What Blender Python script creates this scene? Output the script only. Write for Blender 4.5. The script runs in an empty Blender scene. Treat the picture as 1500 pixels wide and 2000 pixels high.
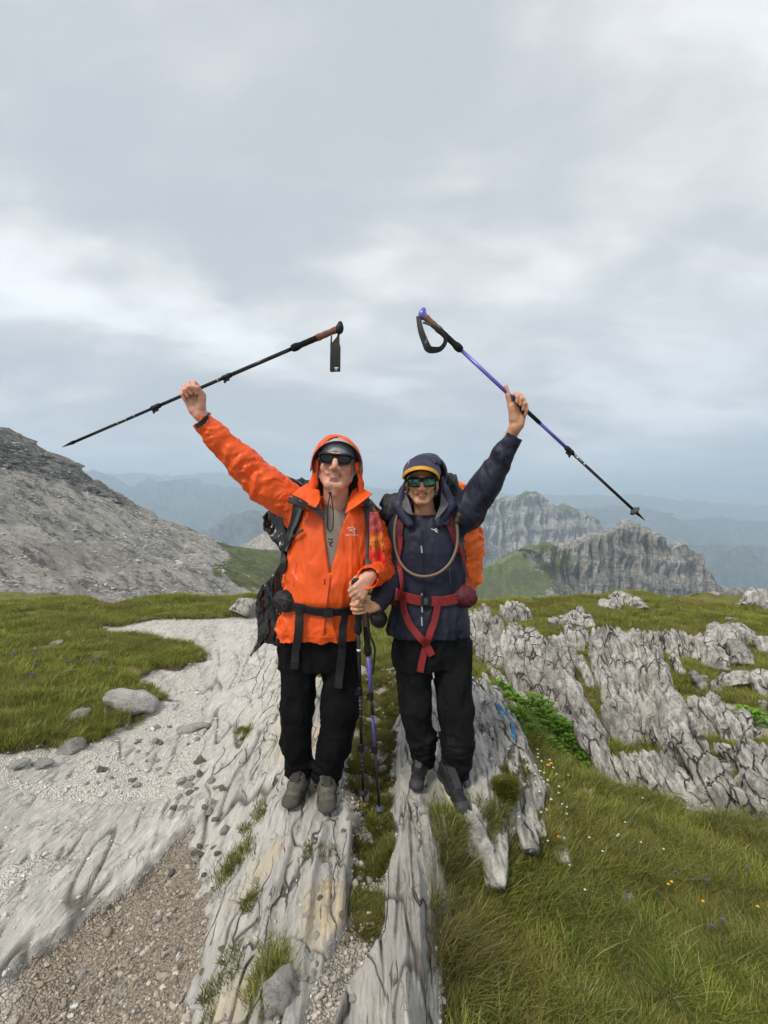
import bpy, bmesh, math, random
import numpy as np
from mathutils import Vector, Matrix
from mathutils.bvhtree import BVHTree
from math import radians, sin, cos, pi

random.seed(7); np.random.seed(7)
SC = bpy.context.scene
COL = SC.collection

# ------------------------------------------------------------------ camera
F = 900.0            # focal length in pixels of the 1500 x 2000 photograph
EYE = 1.45           # height of the lens over the crest of the rock rib
cam_d = bpy.data.cameras.new('camera'); cam = bpy.data.objects.new('camera', cam_d); COL.objects.link(cam)
cam_d.sensor_fit = 'VERTICAL'; cam_d.sensor_height = 36.0; cam_d.sensor_width = 27.0
cam_d.lens = 36.0 * F / 2000.0
cam_d.clip_start = 0.05; cam_d.clip_end = 80000
cam.location = (0, 0, EYE); cam.rotation_euler = (radians(90), 0, 0)
SC.camera = cam

# ------------------------------------------------------------------ sky (overcast, broken cloud deck)
SUN_EL, SUN_AZ = radians(50), radians(-42)      # high, from the left and a little behind the camera
world = bpy.data.worlds.new('World'); SC.world = world; world.use_nodes = True
def NT(tree):
    n = tree.nodes; l = tree.links
    def node(t, **kw):
        x = n.new(t)
        for k, v in kw.items():
            if k == 'inp':
                for a, b in v.items(): x.inputs[a].default_value = b
            else: setattr(x, k, v)
        return x
    def val(a):
        return a
    def link(a, b): l.new(a, b)
    def math_(op, a, b=None, c=None, clamp=False):
        x = n.new('ShaderNodeMath'); x.operation = op; x.use_clamp = clamp
        for i, v in enumerate((a, b, c)):
            if v is None: continue
            if isinstance(v, (int, float)): x.inputs[i].default_value = v
            else: l.new(v, x.inputs[i])
        return x.outputs[0]
    def vmath(op, a, b=None, out=0):
        x = n.new('ShaderNodeVectorMath'); x.operation = op
        for i, v in enumerate((a, b)):
            if v is None: continue
            if isinstance(v, (tuple, list)): x.inputs[i].default_value = v
            else: l.new(v, x.inputs[i])
        return x.outputs[out]
    def noise(vec, scale, detail=4, rough=0.55, dist=0.0, col=False, lac=2.0):
        x = n.new('ShaderNodeTexNoise'); x.inputs['Scale'].default_value = scale
        x.inputs['Detail'].default_value = detail; x.inputs['Roughness'].default_value = rough
        x.inputs['Distortion'].default_value = dist; x.inputs['Lacunarity'].default_value = lac
        if vec is not None: l.new(vec, x.inputs['Vector'])
        return x.outputs['Color'] if col else x.outputs[0]
    def voro(vec, scale, feature='F1', out=0, rnd=1.0):
        x = n.new('ShaderNodeTexVoronoi'); x.feature = feature; x.inputs['Scale'].default_value = scale
        x.inputs['Randomness'].default_value = rnd
        if vec is not None: l.new(vec, x.inputs['Vector'])
        return x.outputs[out]
    def mr(v, a, b, c=0.0, d=1.0, smooth=True):
        x = n.new('ShaderNodeMapRange'); x.interpolation_type = 'SMOOTHSTEP' if smooth else 'LINEAR'
        for i, q in enumerate((v, a, b, c, d)):
            if isinstance(q, (int, float)): x.inputs[i].default_value = q
            else: l.new(q, x.inputs[i])
        return x.outputs[0]
    def mix(f, a, b, blend='MIX'):
        x = n.new('ShaderNodeMix'); x.data_type = 'RGBA'; x.blend_type = blend
        for i, q in ((0, f), (6, a), (7, b)):
            if isinstance(q, (int, float)): x.inputs[i].default_value = q
            elif isinstance(q, (tuple, list)): x.inputs[i].default_value = (*q, 1) if len(q) == 3 else q
            else: l.new(q, x.inputs[i])
        return x.outputs[2]
    def scalev(vec, s, loc=(0, 0, 0), rot=(0, 0, 0)):
        x = n.new('ShaderNodeMapping'); x.inputs['Scale'].default_value = s; x.inputs['Location'].default_value = loc
        x.inputs['Rotation'].default_value = rot
        l.new(vec, x.inputs['Vector']); return x.outputs[0]
    def bump(h, strength, dist, nrm=None):
        x = n.new('ShaderNodeBump'); x.inputs['Strength'].default_value = strength; x.inputs['Distance'].default_value = dist
        l.new(h, x.inputs['Height'])
        if nrm is not None: l.new(nrm, x.inputs['Normal'])
        return x.outputs[0]
    class K: pass
    k = K(); k.__dict__.update(locals()); return k

def pix_dir(px, py):
    v = Vector(((px - 750) / F, 1.0, (1000 - py) / F)); v.normalize(); return v

def build_world():
    t = world.node_tree
    for x in list(t.nodes): t.nodes.remove(x)
    k = NT(t)
    sky = k.node('ShaderNodeTexSky'); sky.sky_type = 'NISHITA'; sky.sun_disc = False
    sky.sun_elevation = SUN_EL; sky.sun_rotation = SUN_AZ; sky.altitude = 2000
    tc = k.node('ShaderNodeTexCoord'); D = tc.outputs['Generated']
    sep = k.node('ShaderNodeSeparateXYZ'); k.link(D, sep.inputs[0])
    z = k.math_('MAXIMUM', sep.outputs[2], 0.0)
    den = k.math_('ADD', z, 0.26)
    comb = k.node('ShaderNodeCombineXYZ')
    k.link(k.math_('DIVIDE', sep.outputs[0], den), comb.inputs[0]); k.link(k.math_('DIVIDE', sep.outputs[1], den), comb.inputs[1])
    P = comb.outputs[0]
    # large soft masses, then billows, then streaks
    n1 = k.noise(k.scalev(P, (0.75, 1.05, 1), (3.1, 1.7, 0)), 0.9, 3, 0.5, 0.25)
    n2 = k.noise(k.scalev(P, (1, 1.3, 1), (7.3, 2.2, 0)), 2.1, 5, 0.52, 0.35)
    n3 = k.noise(k.scalev(P, (0.8, 1.7, 1), (1.3, 4.4, 0), (0, 0, 0.35)), 4.2, 7, 0.6, 0.35)
    base = k.math_('ADD', k.math_('MULTIPLY', n1, 0.52), k.math_('ADD', k.math_('MULTIPLY', n2, 0.36), k.math_('MULTIPLY', n3, 0.18)))
    base = k.math_('ADD', k.math_('MULTIPLY', k.math_('SUBTRACT', base, .53), 3.0), .47)
    dw = k.vmath('ADD', D, k.vmath('MULTIPLY', k.vmath('SUBTRACT', k.noise(k.scalev(P, (1, 1.4, 1)), 1.6, 5, 0.6, 0.3, col=True), (0.5, 0.5, 0.5)), (0.42, 0.2, 0.26)))
    def blob(px, py, r, amt, sx=1.0, sz=1.0):
        c = pix_dir(px, py)
        dv = k.vmath('MULTIPLY', k.vmath('SUBTRACT', dw, tuple(c)), (1 / sx, 1, 1 / sz))
        dl = k.vmath('LENGTH', dv, out=1)
        return k.mr(dl, 0.0, r, amt, 0.0)
    bl = [blob(240, 590, 0.20, 0.27, 2.0, 0.55), blob(60, 520, 0.26, 0.16, 1.2, 0.7), blob(430, 660, 0.14, 0.26, 1.1, 0.9),
          blob(620, 700, 0.26, 0.24, 1.2, 0.6), blob(120, 730, 0.30, -0.20, 1.8, 0.30), blob(900, 800, 0.34, -0.12, 2.2, 0.16), blob(500, 880, 0.4, 0.14, 2.4, 0.16),
          blob(640, 350, 0.24, -0.22), blob(780, 40, 0.5, -0.22), blob(1150, 330, 0.3, -0.10), blob(60, 60, 0.4, -0.26), blob(420, 300, 0.3, -0.12), blob(1250, 690, 0.3, 0.14, 1.6, 0.45), blob(1380, 590, 0.3, -0.14, 1.6, 0.35),
          blob(450, 130, 0.28, 0.09, 0.7, 1.3), blob(1000, 160, 0.34, -0.12), blob(60, 300, 0.4, 0.10), blob(1330, 856, 0.2, 0.2, 1.8, 0.2),
          blob(980, 560, 0.32, 0.14, 1.6, 0.5), blob(300, 330, 0.26, -0.10, 1.2, 0.8)]
    s = base
    for b in bl: s = k.math_('ADD', s, b)
    ramp = k.node('ShaderNodeValToRGB'); cr = ramp.color_ramp; cr.interpolation = 'B_SPLINE'
    cr.elements[0].position = 0.20; cr.elements[0].color = (0.345, 0.355, 0.37, 1)
    cr.elements[1].position = 1.0; cr.elements[1].color = (0.735, 0.735, 0.735, 1)
    for p, c in ((0.38, (0.42, 0.422, 0.425)), (0.5, (0.485, 0.482, 0.475)), (0.62, (0.55, 0.546, 0.54)), (0.80, (0.655, 0.655, 0.66))):
        e = cr.elements.new(p); e.color = (*c, 1)
    k.link(s, ramp.inputs[0])
    # low down the deck thins into pale blue air
    low = k.mr(sep.outputs[2], 0.16, 0.0, 0.0, 0.7)
    hor = k.mix(low, ramp.outputs[0], (0.58, 0.62, 0.67))
    gain = k.node('ShaderNodeVectorMath'); gain.operation = 'SCALE'; gain.inputs[3].default_value = 6.2
    k.link(hor, gain.inputs[0])
    cl = k.mix(0.95, sky.outputs[0], gain.outputs[0])       # the clear sky glimmers through the deck
    bg = k.node('ShaderNodeBackground'); bg.inputs[1].default_value = 0.125
    k.link(cl, bg.inputs[0])
    out = k.node('ShaderNodeOutputWorld'); k.link(bg.outputs[0], out.inputs[0])
build_world()
world.cycles.sampling_method = 'MANUAL'; world.cycles.sample_map_resolution = 512

# ------------------------------------------------------------------ sun through cloud
sd = bpy.data.lights.new('sun', 'SUN'); sun = bpy.data.objects.new('sun', sd); COL.objects.link(sun)
sd.energy = 1.5; sd.angle = radians(14); sd.color = (1.0, 0.93, 0.83)
sdir = Vector((sin(SUN_AZ) * cos(SUN_EL), -abs(cos(SUN_AZ)) * cos(SUN_EL), sin(SUN_EL)))
sun.rotation_euler = sdir.to_track_quat('Z', 'Y').to_euler()
world.node_tree.nodes['Sky Texture'].sun_rotation = math.atan2(sdir.x, sdir.y)

vs = SC.view_settings
SC.display_settings.display_device = 'sRGB'
vs.view_transform = 'Standard'; vs.look = 'None'; vs.exposure = 1.2; vs.gamma = 1.0; vs.use_curve_mapping = False
SC.render.engine = 'CYCLES'
SC.cycles.use_denoising = True
try: SC.cycles.denoiser = 'OPENIMAGEDENOISE'
except Exception: pass
SC.cycles.max_bounces = 5; SC.cycles.diffuse_bounces = 3; SC.cycles.glossy_bounces = 3; SC.cycles.volume_bounces = 1
SC.cycles.transparent_max_bounces = 8; SC.cycles.use_adaptive_sampling = True; SC.cycles.adaptive_threshold = 0.015
SC.cycles.caustics_reflective = False; SC.cycles.caustics_refractive = False

# ------------------------------------------------------------------ helpers
def tag(o, label=None, cat=None, group=None, kind=None):
    if label: o['label'] = label
    if cat: o['category'] = cat
    if group: o['group'] = group
    if kind: o['kind'] = kind
    return o
def empty(name, loc, label, cat, group=None):
    o = bpy.data.objects.new(name, None); COL.objects.link(o); o.location = loc; o.empty_display_size = 0.1
    return tag(o, label, cat, group)
def link_mesh(name, me, mat=None, parent=None, smooth=True):
    o = bpy.data.objects.new(name, me); COL.objects.link(o)
    if mat is not None and not me.materials: me.materials.append(mat)
    if smooth: me.shade_smooth()
    if parent is not None:
        o.parent = parent; o.location = -Vector(parent_world(parent))
    return o
def parent_world(p):
    v = Vector(p.location)
    while p.parent is not None: p = p.parent; v += Vector(p.location)
    return v
def mesh_np(name, V, Fq, attrs=None):
    """V (n,3) floats, Fq (m,3 or 4) ints -> mesh; attrs: {name: (n,3|4|1) array}"""
    me = bpy.data.meshes.new(name)
    V = np.asarray(V, np.float32); Fq = np.asarray(Fq, np.int32)
    k = Fq.shape[1]
    me.vertices.add(len(V)); me.vertices.foreach_set('co', V.ravel())
    me.loops.add(Fq.size); me.loops.foreach_set('vertex_index', Fq.ravel())
    me.polygons.add(len(Fq)); me.polygons.foreach_set('loop_start', np.arange(0, Fq.size, k, dtype=np.int32))
    try: me.polygons.foreach_set('loop_total', np.full(len(Fq), k, np.int32))
    except Exception: pass
    me.update(calc_edges=True)
    if attrs:
        for n, a in attrs.items():
            a = np.asarray(a, np.float32)
            if a.ndim == 1:
                at = me.attributes.new(n, 'FLOAT', 'POINT'); at.data.foreach_set('value', a)
            else:
                at = me.attributes.new(n, 'FLOAT_COLOR', 'POINT')
                if a.shape[1] == 3: a = np.concatenate([a, np.ones((len(a), 1), np.float32)], 1)
                at.data.foreach_set('color', a.ravel())
    return me
def W(px, py, d):
    """the point at depth d (metres along +Y) that the photograph shows at pixel (px, py)"""
    return Vector(((px - 750) / F * d, d, EYE + (1000 - py) / F * d))
def smooth01(a, b, x):
    t = np.clip((x - a) / (b - a), 0, 1); return t * t * (3 - 2 * t)

_perm = np.random.RandomState(11).permutation(256).astype(np.int32); _perm = np.concatenate([_perm] * 3)
_g3 = np.random.RandomState(5).normal(size=(256, 3)).astype(np.float32); _g3 /= np.linalg.norm(_g3, axis=1, keepdims=True)
_ang = np.random.RandomState(6).uniform(0, 2 * pi, 256); _g2 = np.stack([np.cos(_ang), np.sin(_ang)], 1).astype(np.float32)
def pn2(x, y, s=0):
    x = np.asarray(x, np.float32) + 37.7 * s; y = np.asarray(y, np.float32) + 91.3 * s
    xi = np.floor(x).astype(np.int32); yi = np.floor(y).astype(np.int32); xf = x - xi; yf = y - yi
    u = xf * xf * xf * (xf * (xf * 6 - 15) + 10); v = yf * yf * yf * (yf * (yf * 6 - 15) + 10)
    def g(ix, iy, dx, dy):
        h = _perm[_perm[ix & 255] + (iy & 255)]; return _g2[h, 0] * dx + _g2[h, 1] * dy
    a = g(xi, yi, xf, yf); b = g(xi + 1, yi, xf - 1, yf); c = g(xi, yi + 1, xf, yf - 1); d = g(xi + 1, yi + 1, xf - 1, yf - 1)
    return ((a + (b - a) * u) * (1 - v) + (c + (d - c) * u) * v) * 1.5
def pn3(P, s=0):
    P = np.asarray(P, np.float32) + np.float32(17.3 * s)
    I = np.floor(P).astype(np.int32); f = P - I; u = f * f * f * (f * (f * 6 - 15) + 10)
    r = 0
    for dx in (0, 1):
        wx = u[:, 0] if dx else 1 - u[:, 0]
        hx = _perm[(I[:, 0] + dx) & 255]
        for dy in (0, 1):
            wy = u[:, 1] if dy else 1 - u[:, 1]
            hy = _perm[hx + ((I[:, 1] + dy) & 255)]
            for dz in (0, 1):
                wz = u[:, 2] if dz else 1 - u[:, 2]
                h = _perm[hy + ((I[:, 2] + dz) & 255)]
                g = _g3[h]
                r = r + wx * wy * wz * (g[:, 0] * (f[:, 0] - dx) + g[:, 1] * (f[:, 1] - dy) + g[:, 2] * (f[:, 2] - dz))
    return r * 1.6
def fbm2(x, y, o=4, s=0, r=0.5):
    t = 0; a = 1.0; fq = 1.0
    for i in range(o): t = t + a * pn2(x * fq, y * fq, s + i); a *= r; fq *= 2.03
    return t
def ridge2(x, y, o=4, s=0, r=0.5):
    t = 0; a = 1.0; fq = 1.0
    for i in range(o): t = t + a * (1 - 2 * np.abs(pn2(x * fq, y * fq, s + i))); a *= r; fq *= 2.03
    return t
def grid_faces(nr, nc, wrap=False):
    i = np.arange(nr - 1)[:, None]; j = np.arange(nc - (0 if wrap else 1))[None, :]; j2 = (j + 1) % nc
    a = i * nc + j; b = i * nc + j2; c = (i + 1) * nc + j2; d = (i + 1) * nc + j
    return np.stack([a, b, c, d], -1).reshape(-1, 4)
# ------------------------------------------------------------------ shape of the ground
_ku = np.array([-9, -6, -4, -3, -2.4, -1.9, -1.5, -1.25, -1.0, -0.8, -0.62, -0.45, -0.3, -0.17, -0.06, 0.03, 0.13, 0.28, 0.40, 0.52, 0.75, 1.2, 1.8, 2.6, 4, 6, 9])
_kz = np.array([.1, .05, 0.0, -.08, -.17, -.31, -.37, -.38, -.32, -.21, -.09, 0.0, 0.02, 0.0, -.055, -.04, 0.05, 0.065, 0.03, -.10, -.25, -.31, -.33, -.29, -.2, -.12, -.1])
_uu = np.linspace(-9, 9, 3601); _zz = np.interp(_uu, _ku, _kz)
_kern = np.exp(-0.5 * (np.arange(-30, 31) / 9.0) ** 2); _kern /= _kern.sum(); _zz = np.convolve(np.pad(_zz, 30, 'edge'), _kern, 'valid')
def U(x, y): return x / (1 + 0.15 * (np.clip(y, 0.5, 8) - 2.2))
def right_edge(y): return np.interp(y, [1.0, 1.3, 1.6, 1.9, 2.1, 2.3, 2.6, 3.4, 4.2, 5], [.12, .13, .18, .25, .42, .66, .79, .76, .58, .45])
def gully(u, y):
    uc = np.interp(y, [1.0, 1.35, 1.6, 1.9, 2.3, 3, 4, 6], [-.30, -.21, -.10, -.05, -.07, -.07, 0.0, 0.05])
    w = np.interp(y, [1.0, 1.35, 1.6, 2.0, 2.4, 3, 4, 6], [.05, .06, .06, .085, .13, .13, .17, .2])
    return 1 - smooth01(w * 0.75, w * 1.2, np.abs(u - uc + 0.035 * pn2(u * 5, y * 4, 3)))
def grass_left(x, y):
    gx = np.interp(y, [1.5, 2.4, 3.0, 3.3, 3.6, 4.0, 4.4, 4.75, 5.1, 5.4, 5.8, 6.15, 6.6, 7.0, 7.6], [-3.2, -3.0, -2.85, -2.55, -2.30, -2.18, -2.2, -2.62, -2.4, -2.15, -2.5, -3.9, -4.0, -2.2, -1.5])
    return smooth01(0.13, -0.07, x - gx + 0.20 * fbm2(x * 2.6, y * 2.6, 3, 21))
FEET = [(-0.443, 2.32, 0.02), (-0.283, 2.29, 0.02), (0.198, 2.40, 0.055), (0.338, 2.29, 0.03), (-0.105, 2.33, -0.01), (-0.02, 2.22, -0.02)]
def ground(x, y, full=False):
    x = np.asarray(x, float); y = np.asarray(y, float)
    u = U(x, y); ur = right_edge(y)
    um = np.where(u > 0, u * 0.47 / ur, u); um = np.where(u > 0, np.where(u > ur, 0.47 + (u - ur), um), um)
    z = np.interp(um, _uu, _zz)
    t = smooth01(3.6, 7.0, y)
    zf = -0.14 + 0.05 * fbm2(x * 0.55, y * 0.55, 3, 40) + 0.10 * smooth01(1.2, 4, x) * smooth01(5, 8, y) + 0.05 * smooth01(-2, -5, x)
    az = x / np.maximum(y, .5); t2 = smooth01(5.6, 7.2, y)
    zf = zf + t2 * (.10 * np.exp(-((az + .38) / .09) ** 2) - .15 * np.exp(-((az + .575) / .055) ** 2) + .05 * np.exp(-((az + .80) / .14) ** 2) + .07 * np.exp(-((az - .50) / .10) ** 2) - .05 * np.exp(-((az - .33) / .06) ** 2) + .04 * fbm2(az * 9, az * 0, 3, 44))
    z = z * (1 - 0.8 * t) + zf * t
    # the pale bench of bedrock beside the trail on the left
    ax, ay, bx, by = -1.55, 1.80, -1.08, 2.78
    dx, dy = bx - ax, by - ay; h = np.clip(((x - ax) * dx + (y - ay) * dy) / (dx * dx + dy * dy), -0.6, 1.0)
    ex, ey = x - ax - h * dx, y - ay - h * dy
    side = (ex * dy - ey * dx) / math.hypot(dx, dy)
    wob = 0.05 * fbm2(x * 4, y * 4, 3, 31)
    dd = np.hypot(ex, ey); bench = np.where(side > 0, smooth01(0.135, 0.10, dd + wob), smooth01(0.55, 0.1, dd + wob)) * smooth01(1.02, .93, h + wob)
    z = z + 0.055 * bench
    gl = grass_left(x, y); gr = smooth01(0.03, 0.13, u - ur + 0.07 * pn2(x * 3.1, y * 3.1, 8)) * smooth01(1.10, 1.34, y + 2.0 * (x - .2) + 0.1 * pn2(x * 5, y * 5, 9))
    gr = np.maximum(gr, smooth01(4.6, 5.4, y + 0.6 * pn2(x * 1.5, y * 1.5, 12)) * smooth01(-0.9, -0.3, u))
    gfar = smooth01(7.0, 7.5, y + 0.5 * pn2(x * 1.2, y * 1.2, 14))
    gu = gully(u, y) * smooth01(5.6, 4.5, y)
    # bare stony ground between the outcrops on the right
    scree = smooth01(0.30, 0.12, np.abs(y - (3.05 - 0.42 * (x - 1.6)) ) + 0.14 * fbm2(x * 3, y * 3, 3, 51)) * smooth01(1.0, 1.5, x)
    scree = np.maximum(scree, smooth01(0.42, 0.2, np.hypot((x - 2.95) / 1.4, y - 3.9) + 0.2 * fbm2(x * 3, y * 3, 3, 52)))
    scree = np.maximum(scree, smooth01(0.4, 0.2, np.hypot(x - 1.45, (y - 4.2) / 1.9) + 0.2 * fbm2(x * 3, y * 3, 3, 53)))
    veg = np.maximum(np.maximum(gl, gr), gfar) * (1 - scree * 0.9)
    veg = np.maximum(veg, gu * smooth01(-0.25, 0.15, fbm2(x * 7, y * 7, 3, 61) + 0.08 * smooth01(1.5, 2.2, y)) * smooth01(1.5, 1.75, y) * 0.95)
    pe = np.interp(y, [1.0, 1.3, 1.6, 2.1, 2.8, 4, 5.5, 7], [-.58, -.62, -.72, -.86, -1.03, -1.24, -1.44, -1.5])
    path = smooth01(.06, -.08, u - pe + 0.07 * fbm2(x * 4, y * 4, 3, 15)) * smooth01(0.0, 0.1, -u) * (1 - gl) * smooth01(7.6, 7.0, y)
    path = np.maximum(path, gu * (1 - veg)); path = np.maximum(path, scree * (1 - veg))
    nearr = smooth01(0.0, 0.1, u - ur) * (1 - gr); path = np.maximum(path, nearr)
    slab_l = smooth01(-0.05, 0.22, fbm2(x * 1.5, y * 1.3, 4, 71) + 0.35 * smooth01(2.7, 3.2, y) * smooth01(3.9, 3.4, y) * 0 + 0.10) * smooth01(-1.2, -1.4, u)
    rock = np.clip(1 - path - veg, 0, 1); rock = np.maximum(rock, bench * (1 - gl)); rock = np.maximum(rock, 0.9 * slab_l * (1 - veg))
    rock = np.maximum(rock, (1 - veg) * smooth01(5.2, 6.2, y) * smooth01(-0.3, 0.1, fbm2(x * 2, y * 2, 3, 77)) * 0.9)
    # relief of the rock: tilted beds, blades, open joints
    wu = u + 0.02 * pn2(u * 4, y * 1.6, 80)
    blade = smooth01(0.02, 0.12, u) * smooth01(0.03, -0.02, u - ur)
    mid = smooth01(-0.62, -0.45, u) * (1 - blade)
    left = (1 - blade) * (1 - mid)
    far = smooth01(8, 4, y)
    r1 = ridge2(wu * 17, y * 1.15, 4, 81, 0.55) * 0.026
    saw = np.mod(wu * 7.5 + 0.35 * pn2(u * 3, y * 1.1, 83), 1.0); saw = np.minimum(saw / 0.82, (1 - saw) / 0.18)
    r2 = (saw - .5) * 0.026 + ridge2(wu * 11, y * 1.4, 4, 84, .55) * 0.011
    r3 = fbm2(wu * 4, y * 1.3, 5, 86) * 0.013
    sw2 = np.mod(wu * 4.2 + 0.5 * pn2(u * 2, y * 0.9, 87), 1.0); r3 = r3 + (np.minimum(sw2 / 0.9, (1 - sw2) / 0.1) - .5) * 0.018 * smooth01(-1.5, -1.1, u)
    c1 = np.exp(-(pn2(wu * 8, y * 1.0, 88) / 0.06) ** 2) * smooth01(-.25, .1, pn2(x * 2, y * 2, 89))
    c2 = np.exp(-(pn2(wu * 3.0 + y * 1.1, y * 3.2 - wu, 90) / 0.028) ** 2) * smooth01(-.05, .2, pn2(x * 2.3, y * 1.7, 91))
    rel = blade * r1 + mid * r2 + left * r3 - (0.020 * c1 + 0.016 * c2 * smooth01(-1.3, -.9, u)) * (1 - 0.7 * blade)
    bx_ = bench * (ridge2(x * 3 - y * 1.3, x * 1.2 + y * 2.6, 4, 92) * 0.008)
    z = z + rock * far * (rel + bx_) + rock * fbm2(x * 26, y * 12, 3, 93) * 0.0045
    z = z + (1 - rock) * (fbm2(x * 6, y * 6, 4, 94) * 0.014 + fbm2(x * 34, y * 34, 2, 95) * 0.004) - gu * 0.02 + gl * 0.05 + veg * fbm2(x * 2.2, y * 2.2, 3, 96) * 0.03
    for fx, fy, fz in FEET:
        w = smooth01(0.17, 0.07, np.hypot(x - fx, (y - fy) * 0.62)) if fx != -0.105 and fx != -0.02 else smooth01(0.06, 0.02, np.hypot(x - fx, y - fy))
        z = z * (1 - w) + (fz + (z - fz) * 0.12) * w
    # the knoll breaks off beyond eight metres or so
    ye = 8.3 + 0.35 * fbm2(x * 0.7, y * 0 + 3, 3, 97) + 0.25 * smooth01(3, 6, x)
    r = np.hypot(x, y); ov = np.maximum(0, y - ye); ov2 = np.maximum(0, r - 14) * (y < 3)
    z = z - 0.34 * ov ** 1.25 - 0.3 * ov2 ** 1.1 * smooth01(3, -3, y)
    if not full: return z
    brown = smooth01(2.85, 2.45, y + 0.25 * pn2(x * 2, y * 2, 98)) * smooth01(-1.6, -1.35, u + 0.2 * (y - 1.5)) * smooth01(-0.45, -0.6, u) * (1 - bench)
    brown = np.maximum(brown, 0.7 * gu); brown = np.maximum(brown, scree * .35)
    crack = np.clip(c1 + c2 * smooth01(-1.3, -.9, u), 0, 1) * rock * far
    ochre = smooth01(0.1, 0.5, fbm2(x * 2.2, y * 1.6, 3, 99)) * smooth01(-.8, -.5, u) * smooth01(0.1, -.1, u)
    white = np.clip(left + 0.3 * mid, 0, 1) * rock
    return z, rock, veg, brown, crack, ochre, white
def gz(x, y): return float(ground(np.array([x]), np.array([y]))[0])
def hit(px, py, y0=0.8, y1=11.0):
    """where the sight line of a pixel meets the ground"""
    ys = np.linspace(y0, y1, 1400); x = (px - 750) / F * ys; z = EYE + (1000 - py) / F * ys
    g = ground(x, ys); k = np.argmax(g > z)
    if not (g > z).any(): k = len(ys) - 1
    return Vector((x[k], ys[k], g[k]))

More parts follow.
